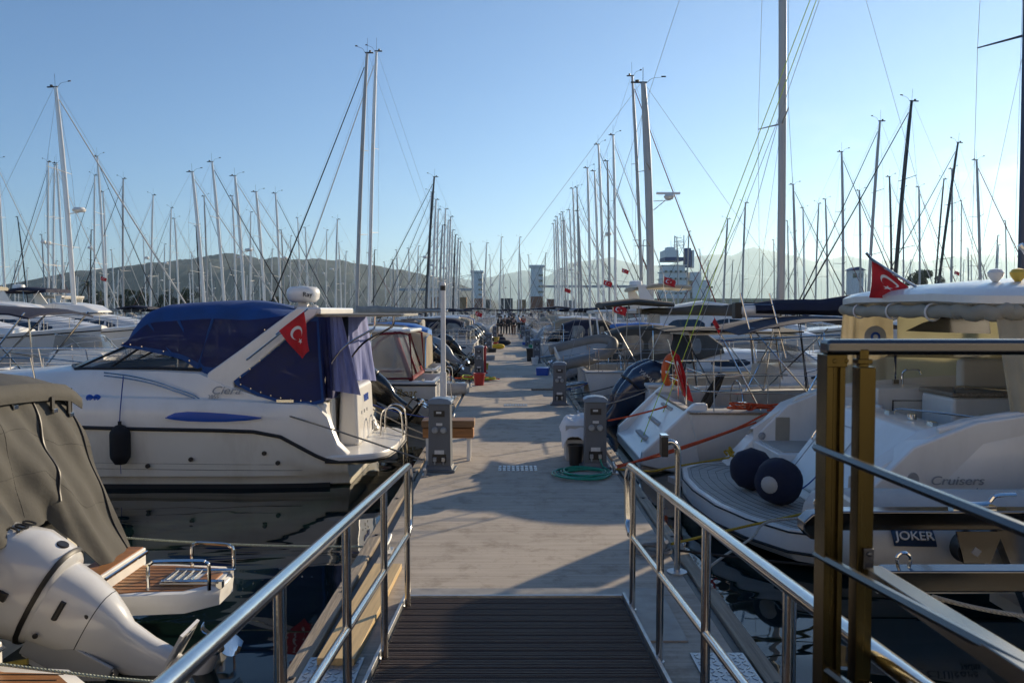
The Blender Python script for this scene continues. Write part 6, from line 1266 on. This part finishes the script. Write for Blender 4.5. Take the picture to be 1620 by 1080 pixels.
# motor boats on the neighbouring pontoons
for X, Y, k, rz, lb in ((-27.6, 30, 3, 0, "white flybridge yacht with navy awning, nearest beyond the blue canopy boat's bow"), (-27.6, 35.5, 7, 0, "white flybridge yacht with beige awning beyond the navy awning one at left"), (-27.6, 41, 3, 0, "third white flybridge yacht under the hill at left"), (-27.6, 46, 1, 0, "blue canopy cruiser beyond the flybridge yachts at left"), (-27.6, 50, 2, 0, "hard top boat with white outboard far left"), (-27.6, 25.5, 0, 0, "navy canopy cruiser at the left edge under the bimini"),
                        (-30.5, 60, 7, PI, "flybridge yacht with beige awning on the second pontoon at left"), (-56, 58, 3, 0, "white flybridge yacht below the dark trees"), (-56, 66, 7, 0, "beige awning flybridge yacht below the dark trees"), (-27.6, 70, 4, 0, "tan canopy cruiser low behind the blue canopy"),
                        (31.5, 36, 3, PI, "navy awning flybridge yacht left of the thick near mast"), (31.5, 41, 0, PI, "navy canopy cruiser left of the thick near mast"), (31.5, 46, 7, PI, "beige awning flybridge yacht right of the white ship"), (31.5, 55, 2, PI, "hard top boat with white outboard right of the white ship"), (31.5, 62, 3, PI, "distant navy awning flybridge yacht right of the white ship"), (34.5, 48, 7, 0, "beige awning flybridge yacht under the lookout house"), (34.5, 56, 3, 0, "navy awning flybridge yacht under the lookout house"),
                        (31.5, 70, 4, PI, "tan canopy cruiser below the pale mountains"), (62, 75, 7, PI, "flybridge yacht far right below the pale mountains"), (62, 84, 3, PI, "navy awning flybridge yacht far right below the pale mountains")):
    inst(MOTP, k, lb, X, Y, rz, 12 if MOTP[k][1] == 'fly' else 8, 4. if MOTP[k][1] == 'fly' else 2.8, "motor yachts on the neighbouring pontoons")
bb_ = motorboat("black hulled boat with white foredeck, seen stern-on at the left edge", 'cuddy', BLACKHULL, NAVYCAN, 7.6, 2.7, 0, None); put(bb_, -14.2, 22.5, R(80), 7.6)
for c in list(bb_.children):
    if c.name.startswith("canopy"):
        [bpy.data.objects.remove(k_) for k_ in list(c.children)]; bpy.data.objects.remove(c)
bm = motorboat("open boat with a wide navy bimini on crossed steel poles, left edge", 'open', GEL, NAVYCAN, 7.0, 2.7, 0, None); put(bm, -10.2, 18.0, PI, 7.)
for c in list(bm.children):
    if c.name.startswith(("sun_top", "top_frame")): bpy.data.objects.remove(c)
rows = [[(lerp(-.15, 3.9, i / 10), y, 2.72 + .10 * math.sin(math.pi * (i / 10)) - .10 * (abs(y) / 1.3) ** 3 - (.08 if i in (0, 10) else 0) - .035 * abs(math.sin(i / 10 * math.pi * 2))) for y in (-1.3, -.9, -.4, 0, .4, .9, 1.3)] for i in range(11)]
m = MB(); m.sheet(rows, .04); m.build("bimini", NAVYCAN, bm, ang=80)
m = MB(); [m.tube([(a, sg * 1.28, 1.0), (b, sg * 1.26, 2.66)], .02, 6) for a, b in ((1.3, -.05), (1.3, 1.4), (2.6, .9), (2.6, 3.8), (1.4, 2.8)) for sg in (-1, 1)]; m.build("bimini_frame", STEEL, bm)
# ================================================================ STEEL ARMS, TENDER AND THE YACHT BEHIND THEM (right foreground)
def arm(label, tip, zc, ln, h, hasroll):
    o = thing("davit_arm", label, "davit arm", tip)
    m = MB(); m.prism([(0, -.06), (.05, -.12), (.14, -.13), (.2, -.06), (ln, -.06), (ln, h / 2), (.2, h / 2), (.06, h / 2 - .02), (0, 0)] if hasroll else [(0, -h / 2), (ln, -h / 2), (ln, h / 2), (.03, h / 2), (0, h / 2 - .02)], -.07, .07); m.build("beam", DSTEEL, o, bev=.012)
    m = MB(); m.tube(smoothline([(.11, 0, h / 2 - .01), (.10, 0, h / 2 + .06), (.14, 0, h / 2 + .09), (.18, 0, h / 2 + .06), (.17, 0, h / 2 - .01)], 4), .011, 8); m.build("shackle", CHROME, o)
    if hasroll:
        m = MB(); m.lathe([(.05, -.06), (.115, -.055), (.10, 0), (.115, .055), (.05, .06)], (1.18, -.02, -.20), 'Y', 24); rw = m.build("roller", BLACK, o); m = MB(); m.lathe([(.0, -.075), (.07, -.07), (.075, -.062)], (1.18, -.02, -.20), 'Y', 20); m.box((1.18, -.09, -.20), (.05, .02, .05), (0, .6, 0)); m.build("roller_hub", GALV, rw)
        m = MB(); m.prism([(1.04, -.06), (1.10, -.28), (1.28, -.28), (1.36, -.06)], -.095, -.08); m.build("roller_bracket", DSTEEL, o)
        m = MB(); m.tube(smoothline([(.96, 0, h / 2 + .09), (1.05, 0, h / 2 + .085), (1.12, 0, h / 2 + .04), (1.3, 0, h / 2 + .04), (1.36, 0, h / 2 + .09), (1.5, 0, h / 2 + .10)], 4), .016, 8); m.box((1.2, 0, h / 2 + .012), (.3, .07, .03)); m.build("cleat", CHROME, o)
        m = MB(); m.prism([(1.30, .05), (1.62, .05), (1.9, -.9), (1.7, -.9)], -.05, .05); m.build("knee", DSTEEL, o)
    return o
a1 = arm("polished steel davit arm with roller and cleat, farther of two right foreground arms", U(1266, 826, 5.5) + Vector((0, 0, .02)), 0, 3.2, .15, True)
a2 = arm("plain polished steel davit arm with shackle, nearer of two right foreground arms", U(1392, 914, 4.7) + Vector((0, 0, .0)), 0, 2.9, .13, False)
MY = motorboat("white motor yacht carrying the steel arms at the right edge", 'fly', GEL, NAVYCAN, 12, 3.6, 0, None); put(MY, 4.75, 5.1, 0, 12)
o = thing("tender", "pale grey inflatable tender with dark name plate below the steel arms", "tender", (2.72, 6.45, WATER + .56), R(-4))
m = MB(); m.tube(smoothline([(0, .5, .36), (.15, .52, .36), (1.6, .55, .36), (2.4, .45, .42), (2.8, .0, .5), (2.4, -.45, .42), (1.6, -.55, .36), (.15, -.52, .36), (0, -.5, .36)], 5), .215, 14); m.build("tube", HYPW, o, ang=60); m = MB(); m.prism([(.1, .0), (2.2, .05), (2.5, .3), (.1, .25)], -.5, .5); m.build("floor", GELB, o); m = MB(); m.tube([(.12, -.52, .36), (-.12, -.51, .36)], .16, 12, .10); m.build("tube_cone", HYP, o)
m = MB(); rows = [[(x, -.535 - .222 * math.cos(a), .36 + .222 * math.sin(a)) for x in (.12, .42)] for a in (R(20), R(40), R(62))]; m.sheet(rows, .006); m.build("name_plate", OUTBL, o); text("lettering", "JOKER", .095, WHITE, o, (.27, -.535 - .235 * math.cos(R(38)), .36 + .235 * math.sin(R(38))), (R(48), 0, 0), .006, .1)
m = MB(); m.box((.08, 0, .4), (.06, .8, .36)); m.build("transom", GELB, o)
# ================================================================ PORT BEYOND: towers, ship, lookout house, trees, containers
def tower(px, ytop, Y, w, label, boom):
    g = U(px, 470, Y); zt = U(px, ytop, Y).z; o = thing("loading_tower", label, "port tower", (g.x, Y, 0)); h = zt
    m = MB(); m.box((0, 0, h * .18), (w, w, h * .36)); m.build("brick_base", mat("red_brick", (.22, .075, .045), .9, var=.25, vscale=.6), o); m = MB(); m.box((0, 0, h * .66), (w * 1.05, w, h * .60), tz=.93); m.box((0, 0, h * .955), (w * 1.25, w * 1.1, h * .05)); m.build("shaft", WPAINT, o, bev=.15)
    m = MB()
    for k in range(4): m.box((w * .30, -w * .52, h * (.45 + .11 * k)), (w * .35, .3, h * .035))
    m.build("opening", DGLASS, o); m = MB(); bx2, bl = boom; m.box((bl / 2, 0, h * .56), (abs(bl), 1.2, 1.2)); [m.tube([(bl * k / 5, 0, h * .56), (0, 0, h * .93)], .12, 5) for k in (3, 5)]; m.build("boom", mat("pale_steel", (.45, .45, .45), .6, var=.1), o)
tower(755, 427, 420, 5.6, "left white port tower with brick foot and thin boom", (0, -42)); tower(849, 418, 420, 6.4, "right white port tower with brick foot and long boom", (0, 62))
g = U(1072, 470, 360); o = thing("cargo_ship", "white ship superstructure with blue bridge band and blue funnel", "ship", (g.x, 360, WATER))
def zz(py): return U(1072, py, 360).z + .5
m = MB(); m.prism([(-9, -1), (40, -1), (46, 8), (-11, 8)], -6, 6); m.build("hull", mat("ochre_hull", (.42, .34, .2), .6, var=.15), o)
m = MB(); h0 = zz(420)
for k in range(5): z0_ = 8 + (h0 - 8) * k / 5; z1_ = 8 + (h0 - 8) * (k + 1) / 5; w_ = 12.5 - .7 * k; m.box((-2 - .15 * k, 0, (z0_ + z1_) / 2), (w_, 11 - .5 * k, z1_ - z0_ - .3)); m.box((-2 - .15 * k, 0, z1_ - .15), (w_ + 1.4, 12 - .5 * k, .3))
m.box((9.5, 0, 8 + 4), (8, 10.5, 8)); m.box((8, 0, 16.1), (9.5, 11, .25)); m.box((7, 0, 18), (5, 9, 3.6)); m.box((-4, 0, zz(404)), (6, 12, 4)); m.box((-3.6, 0, zz(396)), (3.6, 6, 2.5)); m.build("superstructure", WPAINT, o)
m = MB(); [m.tube([(-9 + 1.2 * k, -6.1, 8 + q), (-9 + 1.2 * k, -6.1, 9.1 + q)], .05, 4) for k in range(20) for q in (0, 8.2)]; [m.tube([(-9, -6.1, 9.1 + q), (14, -6.1, 9.1 + q)], .05, 4) for q in (0, 8.2)]; m.build("deck_rail", WPAINT, o)
m = MB(); m.box((-3, 0, zz(411)), (8.2, 13, 1.6)); m.build("bridge_band", mat("ship_blue", (.02, .05, .16), .5), o); m = MB(); m.box((4.2, 0, zz(408)), (3.0, 4, 8.6), tz=.86); m.build("funnel", MATS["ship_blue"], o); m = MB(); m.box((6.5, 0, zz(410)), (1.0, 3.0, 8)); m.build("exhaust_casing", WPAINT, o)
m = MB(); [m.box((x, -5.6, z), (1.1, .2, .9)) for z in (10.4, 13.6, 16.8, 20.) for x in (-6.4, -4.2, -2, .2, 2.4)]; [m.box((x, -5.4, 13), (1., .2, .9)) for x in (9, 12, 14)]; m.build("window", DGLASS, o)
m = MB(); m.tube([(-1.5, 0, zz(396)), (-1.5, 0, zz(373))], .28, 6); m.tube([(2.6, 0, zz(400)), (2.6, 0, zz(372))], .22, 6); [m.box((0.4, 0, zz(p)), (w2_, .3, .25)) for p, w2_ in ((376, 2.4), (382, 4.6), (388, 5.4))]; [m.tube([(-1.5, 0, zz(395 - 4 * k)), (2.6, 0, zz(391 - 4 * k))], .1, 4) for k in range(4)]; m.tube([(-3.2, 0, zz(392)), (-3.2, 0, zz(380))], .1, 4); m.lathe([(0, 0), (.9, .3), (.9, 1.2), (0, 1.8)], (-4, 0, zz(398)), n=10); m.build("mast", WPAINT, o)
g = U(1352, 470, 170); o = thing("lookout_house", "small white lookout house with navy roof on the quay", "house", (g.x, 170, WATER)); zt = U(1352, 428, 170).z + .5
m = MB(); m.box((0, 0, zt / 2), (2.6, 2.6, zt)); m.build("wall", WPAINT, o); m = MB(); m.prism([(-1.7, 0), (1.7, 0), (.3, .7), (-.3, .7)], -1.7, 1.7); m.build("roof", MATS["ship_blue"], o, loc=(0, 0, zt + .01)); m = MB(); [m.box((x, -1.31, zt - 1.1), (.8, .06, 1.)) for x in (-.6, .6)]; m.box((-.7, -1.31, 2.2), (.7, .06, 1.4)); m.build("window", DGLASS, o)
LEAF = mat("dark_foliage", (.035, .055, .02), .8, var=.5, vscale=.8); LEAF2 = mat("olive_foliage", (.05, .06, .025), .8, var=.4, vscale=.8); BARK = mat("bark", (.1, .075, .05), .95, var=.3, bump=.6, bscale=6)
def tree(label, px, Y, pw, ytop, seed, lf=None, thin=.0):
    q = random.Random(seed); g = U(px, 480, Y); h = U(px, ytop, Y).z + .2; w = pw * Y / F / 2; o = thing("tree", label, "tree", (g.x, Y, -.2), 0, "trees on the far shore")
    m = MB(); m.tube(smoothline([(0, 0, -.3), (.1, 0, h * .25), (-.05, .1, h * .5), (.1, 0, h * .75)], 3), h * .045, 8, h * .015)
    for k in range(6): a = q.uniform(0, 6.28); m.tube([(0, 0, h * q.uniform(.25, .45)), (w * .3 * math.cos(a), w * .3 * math.sin(a), h * .6), (w * .65 * math.cos(a), w * .65 * math.sin(a), h * q.uniform(.65, .85))], h * .016, 5, h * .005)
    m.build("trunk", BARK, o); vs = []; fs = []; cl = [(q.gauss(0, w * .42), q.gauss(0, w * .42), h * q.uniform(.28, .92)) for _ in range(26)]
    for (cx, cy, cz) in cl:
        k = max(.25, 1 - (cz / h - .45) ** 2 * 2.2); cx *= k; cy *= k; rr = w * q.uniform(.22, .42)
        for _ in range(150):
            v = Vector((q.gauss(0, 1), q.gauss(0, 1), q.gauss(0, 1))).normalized() * rr * q.random() ** .4; s_ = q.uniform(.12, .26) * (h / 7); n1_ = Vector((q.gauss(0, 1), q.gauss(0, 1), q.gauss(0, 1))).normalized(); n2_ = n1_.orthogonal().normalized(); n3_ = n1_.cross(n2_); c = Vector((cx, cy, cz)) + v * 1.0
            i = len(vs); vs += [c + n2_ * s_, c + n3_ * s_ * .6, c - n2_ * s_, c - n3_ * s_ * .6]; fs.append((i, i + 1, i + 2, i + 3))
    m = MB(); m.add(vs, fs); m.build("crown", lf or LEAF, o, fix=False)
for k, (px, w, ty, lb) in enumerate(((122, 34, 464, "leftmost dark tree below the hill"), (152, 34, 461, "dark tree beside the palm below the hill"), (196, 36, 457, "dense dark tree in the middle of the left clump"), (222, 30, 459, "dark tree right of the middle clump tree"), (262, 34, 456, "dark tree left of the right-hand clump pair"), (298, 36, 456, "dark tree at the right end of the left clump"), (430, 34, 468, "olive tree behind the blue canopy near the radome"))):
    tree(lb, px, 218 + 3 * k, w, ty, 10 + k, LEAF2 if px > 400 else LEAF)
tree("spreading tree over the hard top at far right", 1458, 190, 52, 427, 31, LEAF); tree("smaller bush left of the spreading tree at far right", 1437, 195, 22, 438, 33, LEAF)
g = U(140, 470, 215); o = thing("palm_tree", "palm tree standing above the dark trees at left", "palm", (g.x, 215, -.2)); h = U(140, 447, 215).z
m = MB(); m.tube([(0, 0, 0), (.15, 0, h * .5), (0, 0, h)], .28, 8, .18); m.build("trunk", BARK, o); m = MB()
for k in range(22):
    a = k * 2.4; up2 = .9 - (k % 5) * .35; P = [Vector((math.cos(a) * r, math.sin(a) * r, h + up2 * r - .28 * r * r)) for r in (0, .5, 1.1, 1.7, 2.3)]; sd2 = Vector((-math.sin(a), math.cos(a), 0)); m.sheet([[p - sd2 * .28 * (1 - i / 5) + Vector((0, 0, -.12)), p, p + sd2 * .28 * (1 - i / 5) + Vector((0, 0, -.12))] for i, p in enumerate(P)])
m.build("crown", LEAF, o, fix=False)
CC = [mat("container_rust", (.22, .07, .04), .7, var=.2), mat("container_dark", (.04, .045, .05), .7), mat("container_ochre", (.35, .2, .08), .7), mat("container_grey", (.25, .25, .25), .7)]
CN = ["rust red", "dark grey", "ochre", "grey"]
for i, (px, w, ty, k, lb) in enumerate(((690, 16, 470, 0, "left of the left tower"), (712, 12, 468, 1, "just left of the left tower"), (733, 11, 470, 2, "touching the left tower"), (772, 12, 474, 1, "just right of the left tower"), (800, 22, 472, 1, "midway between the towers"), (825, 14, 474, 2, "left of the right tower"), (872, 14, 473, 0, "right of the right tower"), (900, 18, 475, 3, "far right of the right tower"))):
    g = U(px, 480, 326); z1 = U(px, ty, 326).z; m = MB(); ww = w * 326 / F; m.box((0, 0, 0), (ww, 2.6, z1 - 1.3)); [m.box((-ww / 2 + ww * (j + .5) / 12, -1.33, 0), (ww / 30, .06, (z1 - 1.3) * .92)) for j in range(12)]
    tag(m.build("shipping_container", CC[k], loc=(g.x, 326, (z1 + 1.3) / 2)), f"{CN[k]} container stack on the quay {lb}", "container", "containers on the quay")
# distant flags
for px, py, Y, lb in ((984, 424, 60, "small red flag hoisted beside the silver masts of the right row"), (955, 442, 48, "dark red furled flag over the flybridge yacht"), (1050, 437, 34, "small red flag in front of the white ship"), (970, 480, 30, "tiny red flag above the tan cloth in the right row"), (752, 492, 60, "small red flag low in the left row"), (159, 437, 70, "small red flag below the hill at left"), (1510, 428, 75, "tiny red flag at far right"), (985, 425, 120, "farther red flag in the right row"), (893, 455, 90, "red flag low among the far right row masts")):
    s_ = .5 if Y < 80 else .7
    flag(lb, U(px, py, Y), (lambda u, v, s_=s_: (u * s_ + .03 * math.sin(v * 6), .05 * math.sin(u * 8 + v * 2), -v * s_ * .62 - u * s_ * .35)), [(0, 0, .1), (0, 0, -s_ * 1.3)], em=Y < 80)
# ================================================================ PEOPLE at the far end of the pier
def skin(name, J, E, rad, mt, parent, lv=1):
    me = bpy.data.meshes.new(name); me.from_pydata(J, E, []); o = bpy.data.objects.new(name, me); COL.objects.link(o); o.modifiers.new("s", 'SKIN'); 
    for v, r in zip(me.skin_vertices[0].data, rad): v.radius = (r, r * .9) if not isinstance(r, tuple) else r
    me.skin_vertices[0].data[0].use_root = True
    sb2 = o.modifiers.new("d", 'SUBSURF'); sb2.levels = lv; sb2.render_levels = lv
    m2_ = bpy.data.meshes.new_from_object(o.evaluated_get(bpy.context.evaluated_depsgraph_get())); bpy.data.objects.remove(o); m2_.materials.clear(); m2_.materials.append(mt); m2_.polygons.foreach_set("use_smooth", [True] * len(m2_.polygons))
    o = bpy.data.objects.new(name, m2_); COL.objects.link(o); o.parent = parent; return o
def person(label, loc, rz, top, bot, h=1.72, lean=0., armf=.1, sit=False):
    o = thing("person", label, "person", loc, rz, None); k = h / 1.72; zs = -.42 if sit else 0
    hip = (0, 0, .93); ch = (lean, 0, 1.30); nk = (lean * 1.3, 0, 1.47); hd_ = (lean * 1.5 + .02, 0, 1.58); ht_ = (lean * 1.5 + .01, 0, 1.70)
    def leg(s_, st): return [(0.0, .10 * s_, .88), ((.42, .12 * s_, .90) if sit else (.03 * st, .11 * s_, .49)), ((.45, .12 * s_, .48) if sit else (-.02 + .06 * st, .115 * s_, .09)), ((.58, .12 * s_, .44) if sit else (.13 + .06 * st, .12 * s_, .035))]
    def armj(s_, f): return [(lean, .19 * s_, 1.40), (lean + .02, .25 * s_, 1.12), (lean + armf * f + .08, .22 * s_, .90 + armf * .5 * f), (lean + armf * f + .15, .21 * s_, .82 + armf * .8 * f)]
    J = [hip, ch, nk, hd_, ht_] + leg(1, 1) + leg(-1, -1) + armj(1, 1) + armj(-1, .4); E = [(0, 1), (1, 2), (2, 3), (3, 4), (0, 5), (5, 6), (6, 7), (7, 8), (0, 9), (9, 10), (10, 11), (11, 12), (1, 13), (13, 14), (14, 15), (15, 16), (1, 17), (17, 18), (18, 19), (19, 20)]
    rd_ = [(.15, .10), (.16, .10), .055, .095, .085, .085, .06, .045, .04, .085, .06, .045, .04, .05, .04, .032, .035, .05, .04, .032, .035]
    sc = lambda P: [(x * k, y * k, (z + zs) * k) for x, y, z in P]
    skin("body", sc(J), E, [tuple(q * k for q in r) if isinstance(r, tuple) else r * k for r in rd_], SKIN, o)
    skin("shirt", sc([hip, ch, (nk[0], 0, 1.42)] + armj(1, 1)[:3] + armj(-1, .4)[:3]), [(0, 1), (1, 2), (1, 3), (3, 4), (4, 5), (1, 6), (6, 7), (7, 8)], [(.175, .125), (.185, .125), .085, .075, .06, .05, .075, .06, .05], top, o)
    skin("trousers", sc([(0, 0, .96)] + leg(1, 1)[:3] + leg(-1, -1)[:3]), [(0, 1), (1, 2), (2, 3), (0, 4), (4, 5), (5, 6)], [(.165, .12), .105, .08, .065, .105, .08, .065], bot, o)
    m = MB(); m.lathe([(.0, .10), (.07, .085), (.098, .03), (.10, -.02), (.085, -.06)], (hd_[0] * k - .012, 0, (1.63 + zs) * k), n=12); m.build("hair", HAIR, o)
for px, py, t_, b_, rz, lb, kw in ((793, 530, DARKCL, DARKCL, .3, "person in dark clothes standing leftmost in the group on the pier", {}), (799, 529, BROWNCL, DARKCL, 2.2, "person in a brown top standing among the dark group on the pier", dict(h=1.78)), (804, 530, DARKCL, DARKCL, -1.2, "person in black leaning forward in the middle of the group", dict(lean=.12)), (810, 528, DARKCL, DARKCL, 3.6, "tall person in black beside the one in white", dict(h=1.82)), (813, 531, DARKCL, BROWNCL, 1.2, "person in a black top and brown trousers in the group", dict(h=1.66)), (821, 527, WHITECL, DARKCL, 2.7, "person in a white shirt standing rightmost in the group on the pier", dict(h=1.78, armf=.3)), (752, 529, DARKCL, DARKCL, 0, "person in dark clothes at the left pier edge apart from the group", dict(h=1.7, lean=.1)), (829, 525, REDCL, DARKCL, 2.0, "person in a red top behind the one in white", {})):
    g = G(px, py); g.x = max(-1.1, min(1.4, g.x)); person(lb, g, rz, t_, b_, **kw)
# ================================================================ MOORING LINES
rope(GROPE, "pale green line from the teak platform to the left pier edge", [U(195, 850, 7.75), U(614, 864, 7.55)], .010, .03)
rope(GROPE, "pale green line crossing the nearest teak platform at lower left", [U(0, 1050, 5.0), U(170, 1071, 5.0), U(300, 1082, 5.1)], .010)
rope(GYROPE, "grey line from the blue canopy cruiser's stern cleat to the pier", [U(452, 656, 12.0), U(560, 690, 11.6), U(668, 727, 11.2)], .013, 0)
rope(DROPE, "dark line from the maroon framed boat to the pier", [U(590, 590, 19.0), (-1.2, 15.9, .05)], .012, .05)
rope(GYROPE, "upper of two slack lines from the black outboard boat to the pier", [U(565, 632, 15.6), (-1.2, 13.2, .06)], .011, .05); rope(GYROPE, "lower of two slack lines from the black outboard boat to the pier", [U(575, 650, 15.4), (-1.2, 13.0, .05)], .011, .1)
e = G(968, 745); e.x = 1.44; e.z = .04
rope(ORANGEROPE, "long orange red line from the white yacht's deck to the pier by the hose", [U(1212, 654, 12.62), U(1150, 683, 12.3), tuple(e)], .017)
rope(ORANGEROPE, "second orange red line running beside the long one to the pier", [U(1196, 668, 12.58), U(1060, 716, 11.9), tuple(e + Vector((0, .12, 0)))], .015)
rope(ORANGEROPE, "short orange red line from the white yacht's stern to the second pedestal area", [U(1056, 642, 14.6), U(962, 665, 15.2)], .017, .02)
q = random.Random(5); c = U(1195, 652, 12.85); rope(ORANGEROPE, "heap of orange red rope on the white yacht's side deck", [tuple(c + Vector((q.gauss(0, .18), q.gauss(0, .10), .04 + abs(q.gauss(0, .05))))) for _ in range(26)], .017, name="rope_heap")
c = U(1163, 722, 11.75); rope(YROPE, "yellow line from the right cruiser's quarter to the pier", [tuple(c), U(1060, 739, 11.3), U(1030, 745, 11.2), tuple(e + Vector((0, -.05, 0)))], .014)
rope(YROPE, "yellow rope knot hanging on the right cruiser's quarter", [tuple(c + Vector((q.gauss(0, .07), q.gauss(0, .05), q.gauss(.02, .07)))) for _ in range(22)] + [tuple(c + Vector((.02, -.1, -.18))), tuple(c + Vector((.1, -.15, -.26)))], .014, name="rope_knot")
rope(YROPE, "yellow line from the swim platform over the water to the pier by the steel post", [U(1345, 790, 8.6), U(1270, 812, 8.1), U(1180, 832, 7.8), (1.5, 7.3, .04)], .013)
rope(DROPE, "dark line sagging from under the swim platform to the steel post", [U(1300, 895, 7.2), U(1200, 885, 7.1), (1.5, 7.15, .03)], .012)
rope(WROPE, "pale line looping from the swim platform into the water", [U(1300, 817, 7.9), U(1215, 825, 7.9), U(1190, 850, 7.7), U(1150, 876, 7.4), (1.62, 7.0, -.2)], .013)
rope(WROPE, "twisted pale rope stretched behind the farther steel arm", [U(1336, 838, 6.0), U(1520, 866, 5.9)], .014, .02); rope(WROPE, "twisted pale rope under the nearer steel arm", [U(1475, 943, 4.9), U(1660, 978, 4.8)], .014, .02)
rope(GYROPE, "thin line from the blue outboards to the second pedestal", [U(1062, 608, 17.6), U(905, 632, 18.6)], .01, .03)
rope(BROPE, "thin blue line from the locker door to the round fenders", [U(1296, 748, 9.5), U(1255, 780, 9.2)], .008, .03)
q = random.Random(11)
ROWB = [(" ".join(a_[0].split()[:11]), *a_[1:]) for a_ in ROWB]
FC = [(FENDW, "grey"), (FNAVY, "navy"), (BLACKCAN, "black"), (WPAINT, "white")]
for i, (lb, X, Y, d, B, L_) in enumerate(ROWB):
    if Y > 100: continue
    ex = -1.28 if d < 0 else 1.55; mt = q.choice((GYROPE, DROPE, WROPE, BROPE, GROPE)); P = [Vector((X + d * .25, Y - B * .42, .55)), Vector((ex, Y - B * .5 + q.uniform(-.5, .2), .05))]
    rope(mt, "near stern line of " + lb, P, .012, q.uniform(.02, .12))
    if Y < 60: rope(q.choice((GYROPE, DROPE, WROPE)), "far stern line of " + lb, [Vector((X + d * .25, Y + B * .42, .55)), Vector((ex, Y + B * .45, .05))], .012, q.uniform(.02, .12))
    if Y < 75:
        for k in range(2 if Y < 50 else 1):
            mt, cn = FC[(i * 2 + k) % 4]; fender(f"{cn} {'aft' if k == 0 else 'forward'} fender of " + lb, (X + d * (1.2 + 2.2 * k), Y - B / 2 - .13, .12), .55, .12, mt, [(0, .06, .3), (0, .14, .52)], WROPE)
# boarding planks and odds and ends between the boats and the pier
for i, (Y, d, lb) in enumerate(((21.9, 1, "dinghy yacht"), (35.4, 1, "flybridge yacht with the beige awning"), (45.4, -1, "silver masted yacht of the left row"), (57.0, 1, "grey hard top boat"), (66., 1, "third mast of the right row"), (80.6, -1, "second distant yacht of the left row"))):
    o = thing("boarding_plank", f"narrow boarding plank up to the {lb}", "boarding plank", (1.3 * d, Y, .06), 0 if d > 0 else PI)
    m = MB(); m.box((.95, 0, .16), (2.1, .34, .05), (0, -.15, 0)); m.build("board", GTEAK, o); m = MB(); [m.tube([(0, y, .05), (1.95, y, .35)], .02, 6) for y in (-.19, .19)]; [m.tube([(x, .19, .05 + .15 * x), (x, .19, .85 + .15 * x)], .012, 5) for x in (.2, 1.1, 1.9)]; m.tube([(.2, .19, .87), (1.9, .19, 1.12)], .008, 4); m.build("side_rail", STEEL, o)
JK = [("red jerry can", mat("red_can", (.4, .02, .02), .45)), ("blue plastic crate", BLUEP), ("yellow bucket", YELLOW), ("white bucket", WPAINT), ("grey toolbox", SOCK), ("orange buoy", ORANGE), ("black crate", BLACK), ("green watering can", GHOSE)]
for i in range(16):
    nm, mt = JK[i % 8]; d = 1 if i % 2 else -1; Y = 23.5 + i * 3.1 + q.uniform(-.6, .6); X = (1.12 if d > 0 else -.86) + q.uniform(-.1, .1); w = q.uniform(.24, .4)
    m = MB()
    if "bucket" in nm or "can" in nm: m.lathe([(0, 0), (w * .38, 0), (w * .5, w * .9), (w * .54, w * .92), (w * .54, w), (w * .44, w), (w * .34, .03), (0, .03)], n=14)
    elif "buoy" in nm: m.lathe([(0, 0), (w * .4, .05), (w * .5, w * .45), (w * .35, w * .85), (.03, w), (0, w * 1.1)], n=14)
    else: m.box((0, 0, w * .3), (w * 1.3, w, w * .6), tz=1.06); m.box((0, 0, w * .62), (w * 1.4, w * 1.08, w * .08))
    tag(m.build(nm.split()[-1] if "can" not in nm else "canister", mt, loc=(X, Y, 0), rot=(0, 0, q.uniform(0, 3)), bev=.008), f"{nm} on the {'right' if d > 0 else 'left'} pier edge, {WORDN[i // 8] if i < 8 else 'farther'} of its kind, amid the moored boats", nm.split()[-1])
# ================================================================ AIR
hz = bpy.data.materials.new("hazy_air"); hz.use_nodes = True; t = hz.node_tree; t.nodes.clear(); ou = t.nodes.new("ShaderNodeOutputMaterial"); pv = t.nodes.new("ShaderNodeVolumePrincipled")
pv.inputs["Color"].default_value = (.67, .90, 1, 1); pv.inputs["Density"].default_value = 7.5e-5; pv.inputs["Anisotropy"].default_value = .45; t.links.new(pv.outputs[0], ou.inputs["Volume"])
m = MB(); m.box((0, 12900, 549), (53000, 26200, 1102)); ho = m.build("haze", hz); tag(ho, kind="stuff")
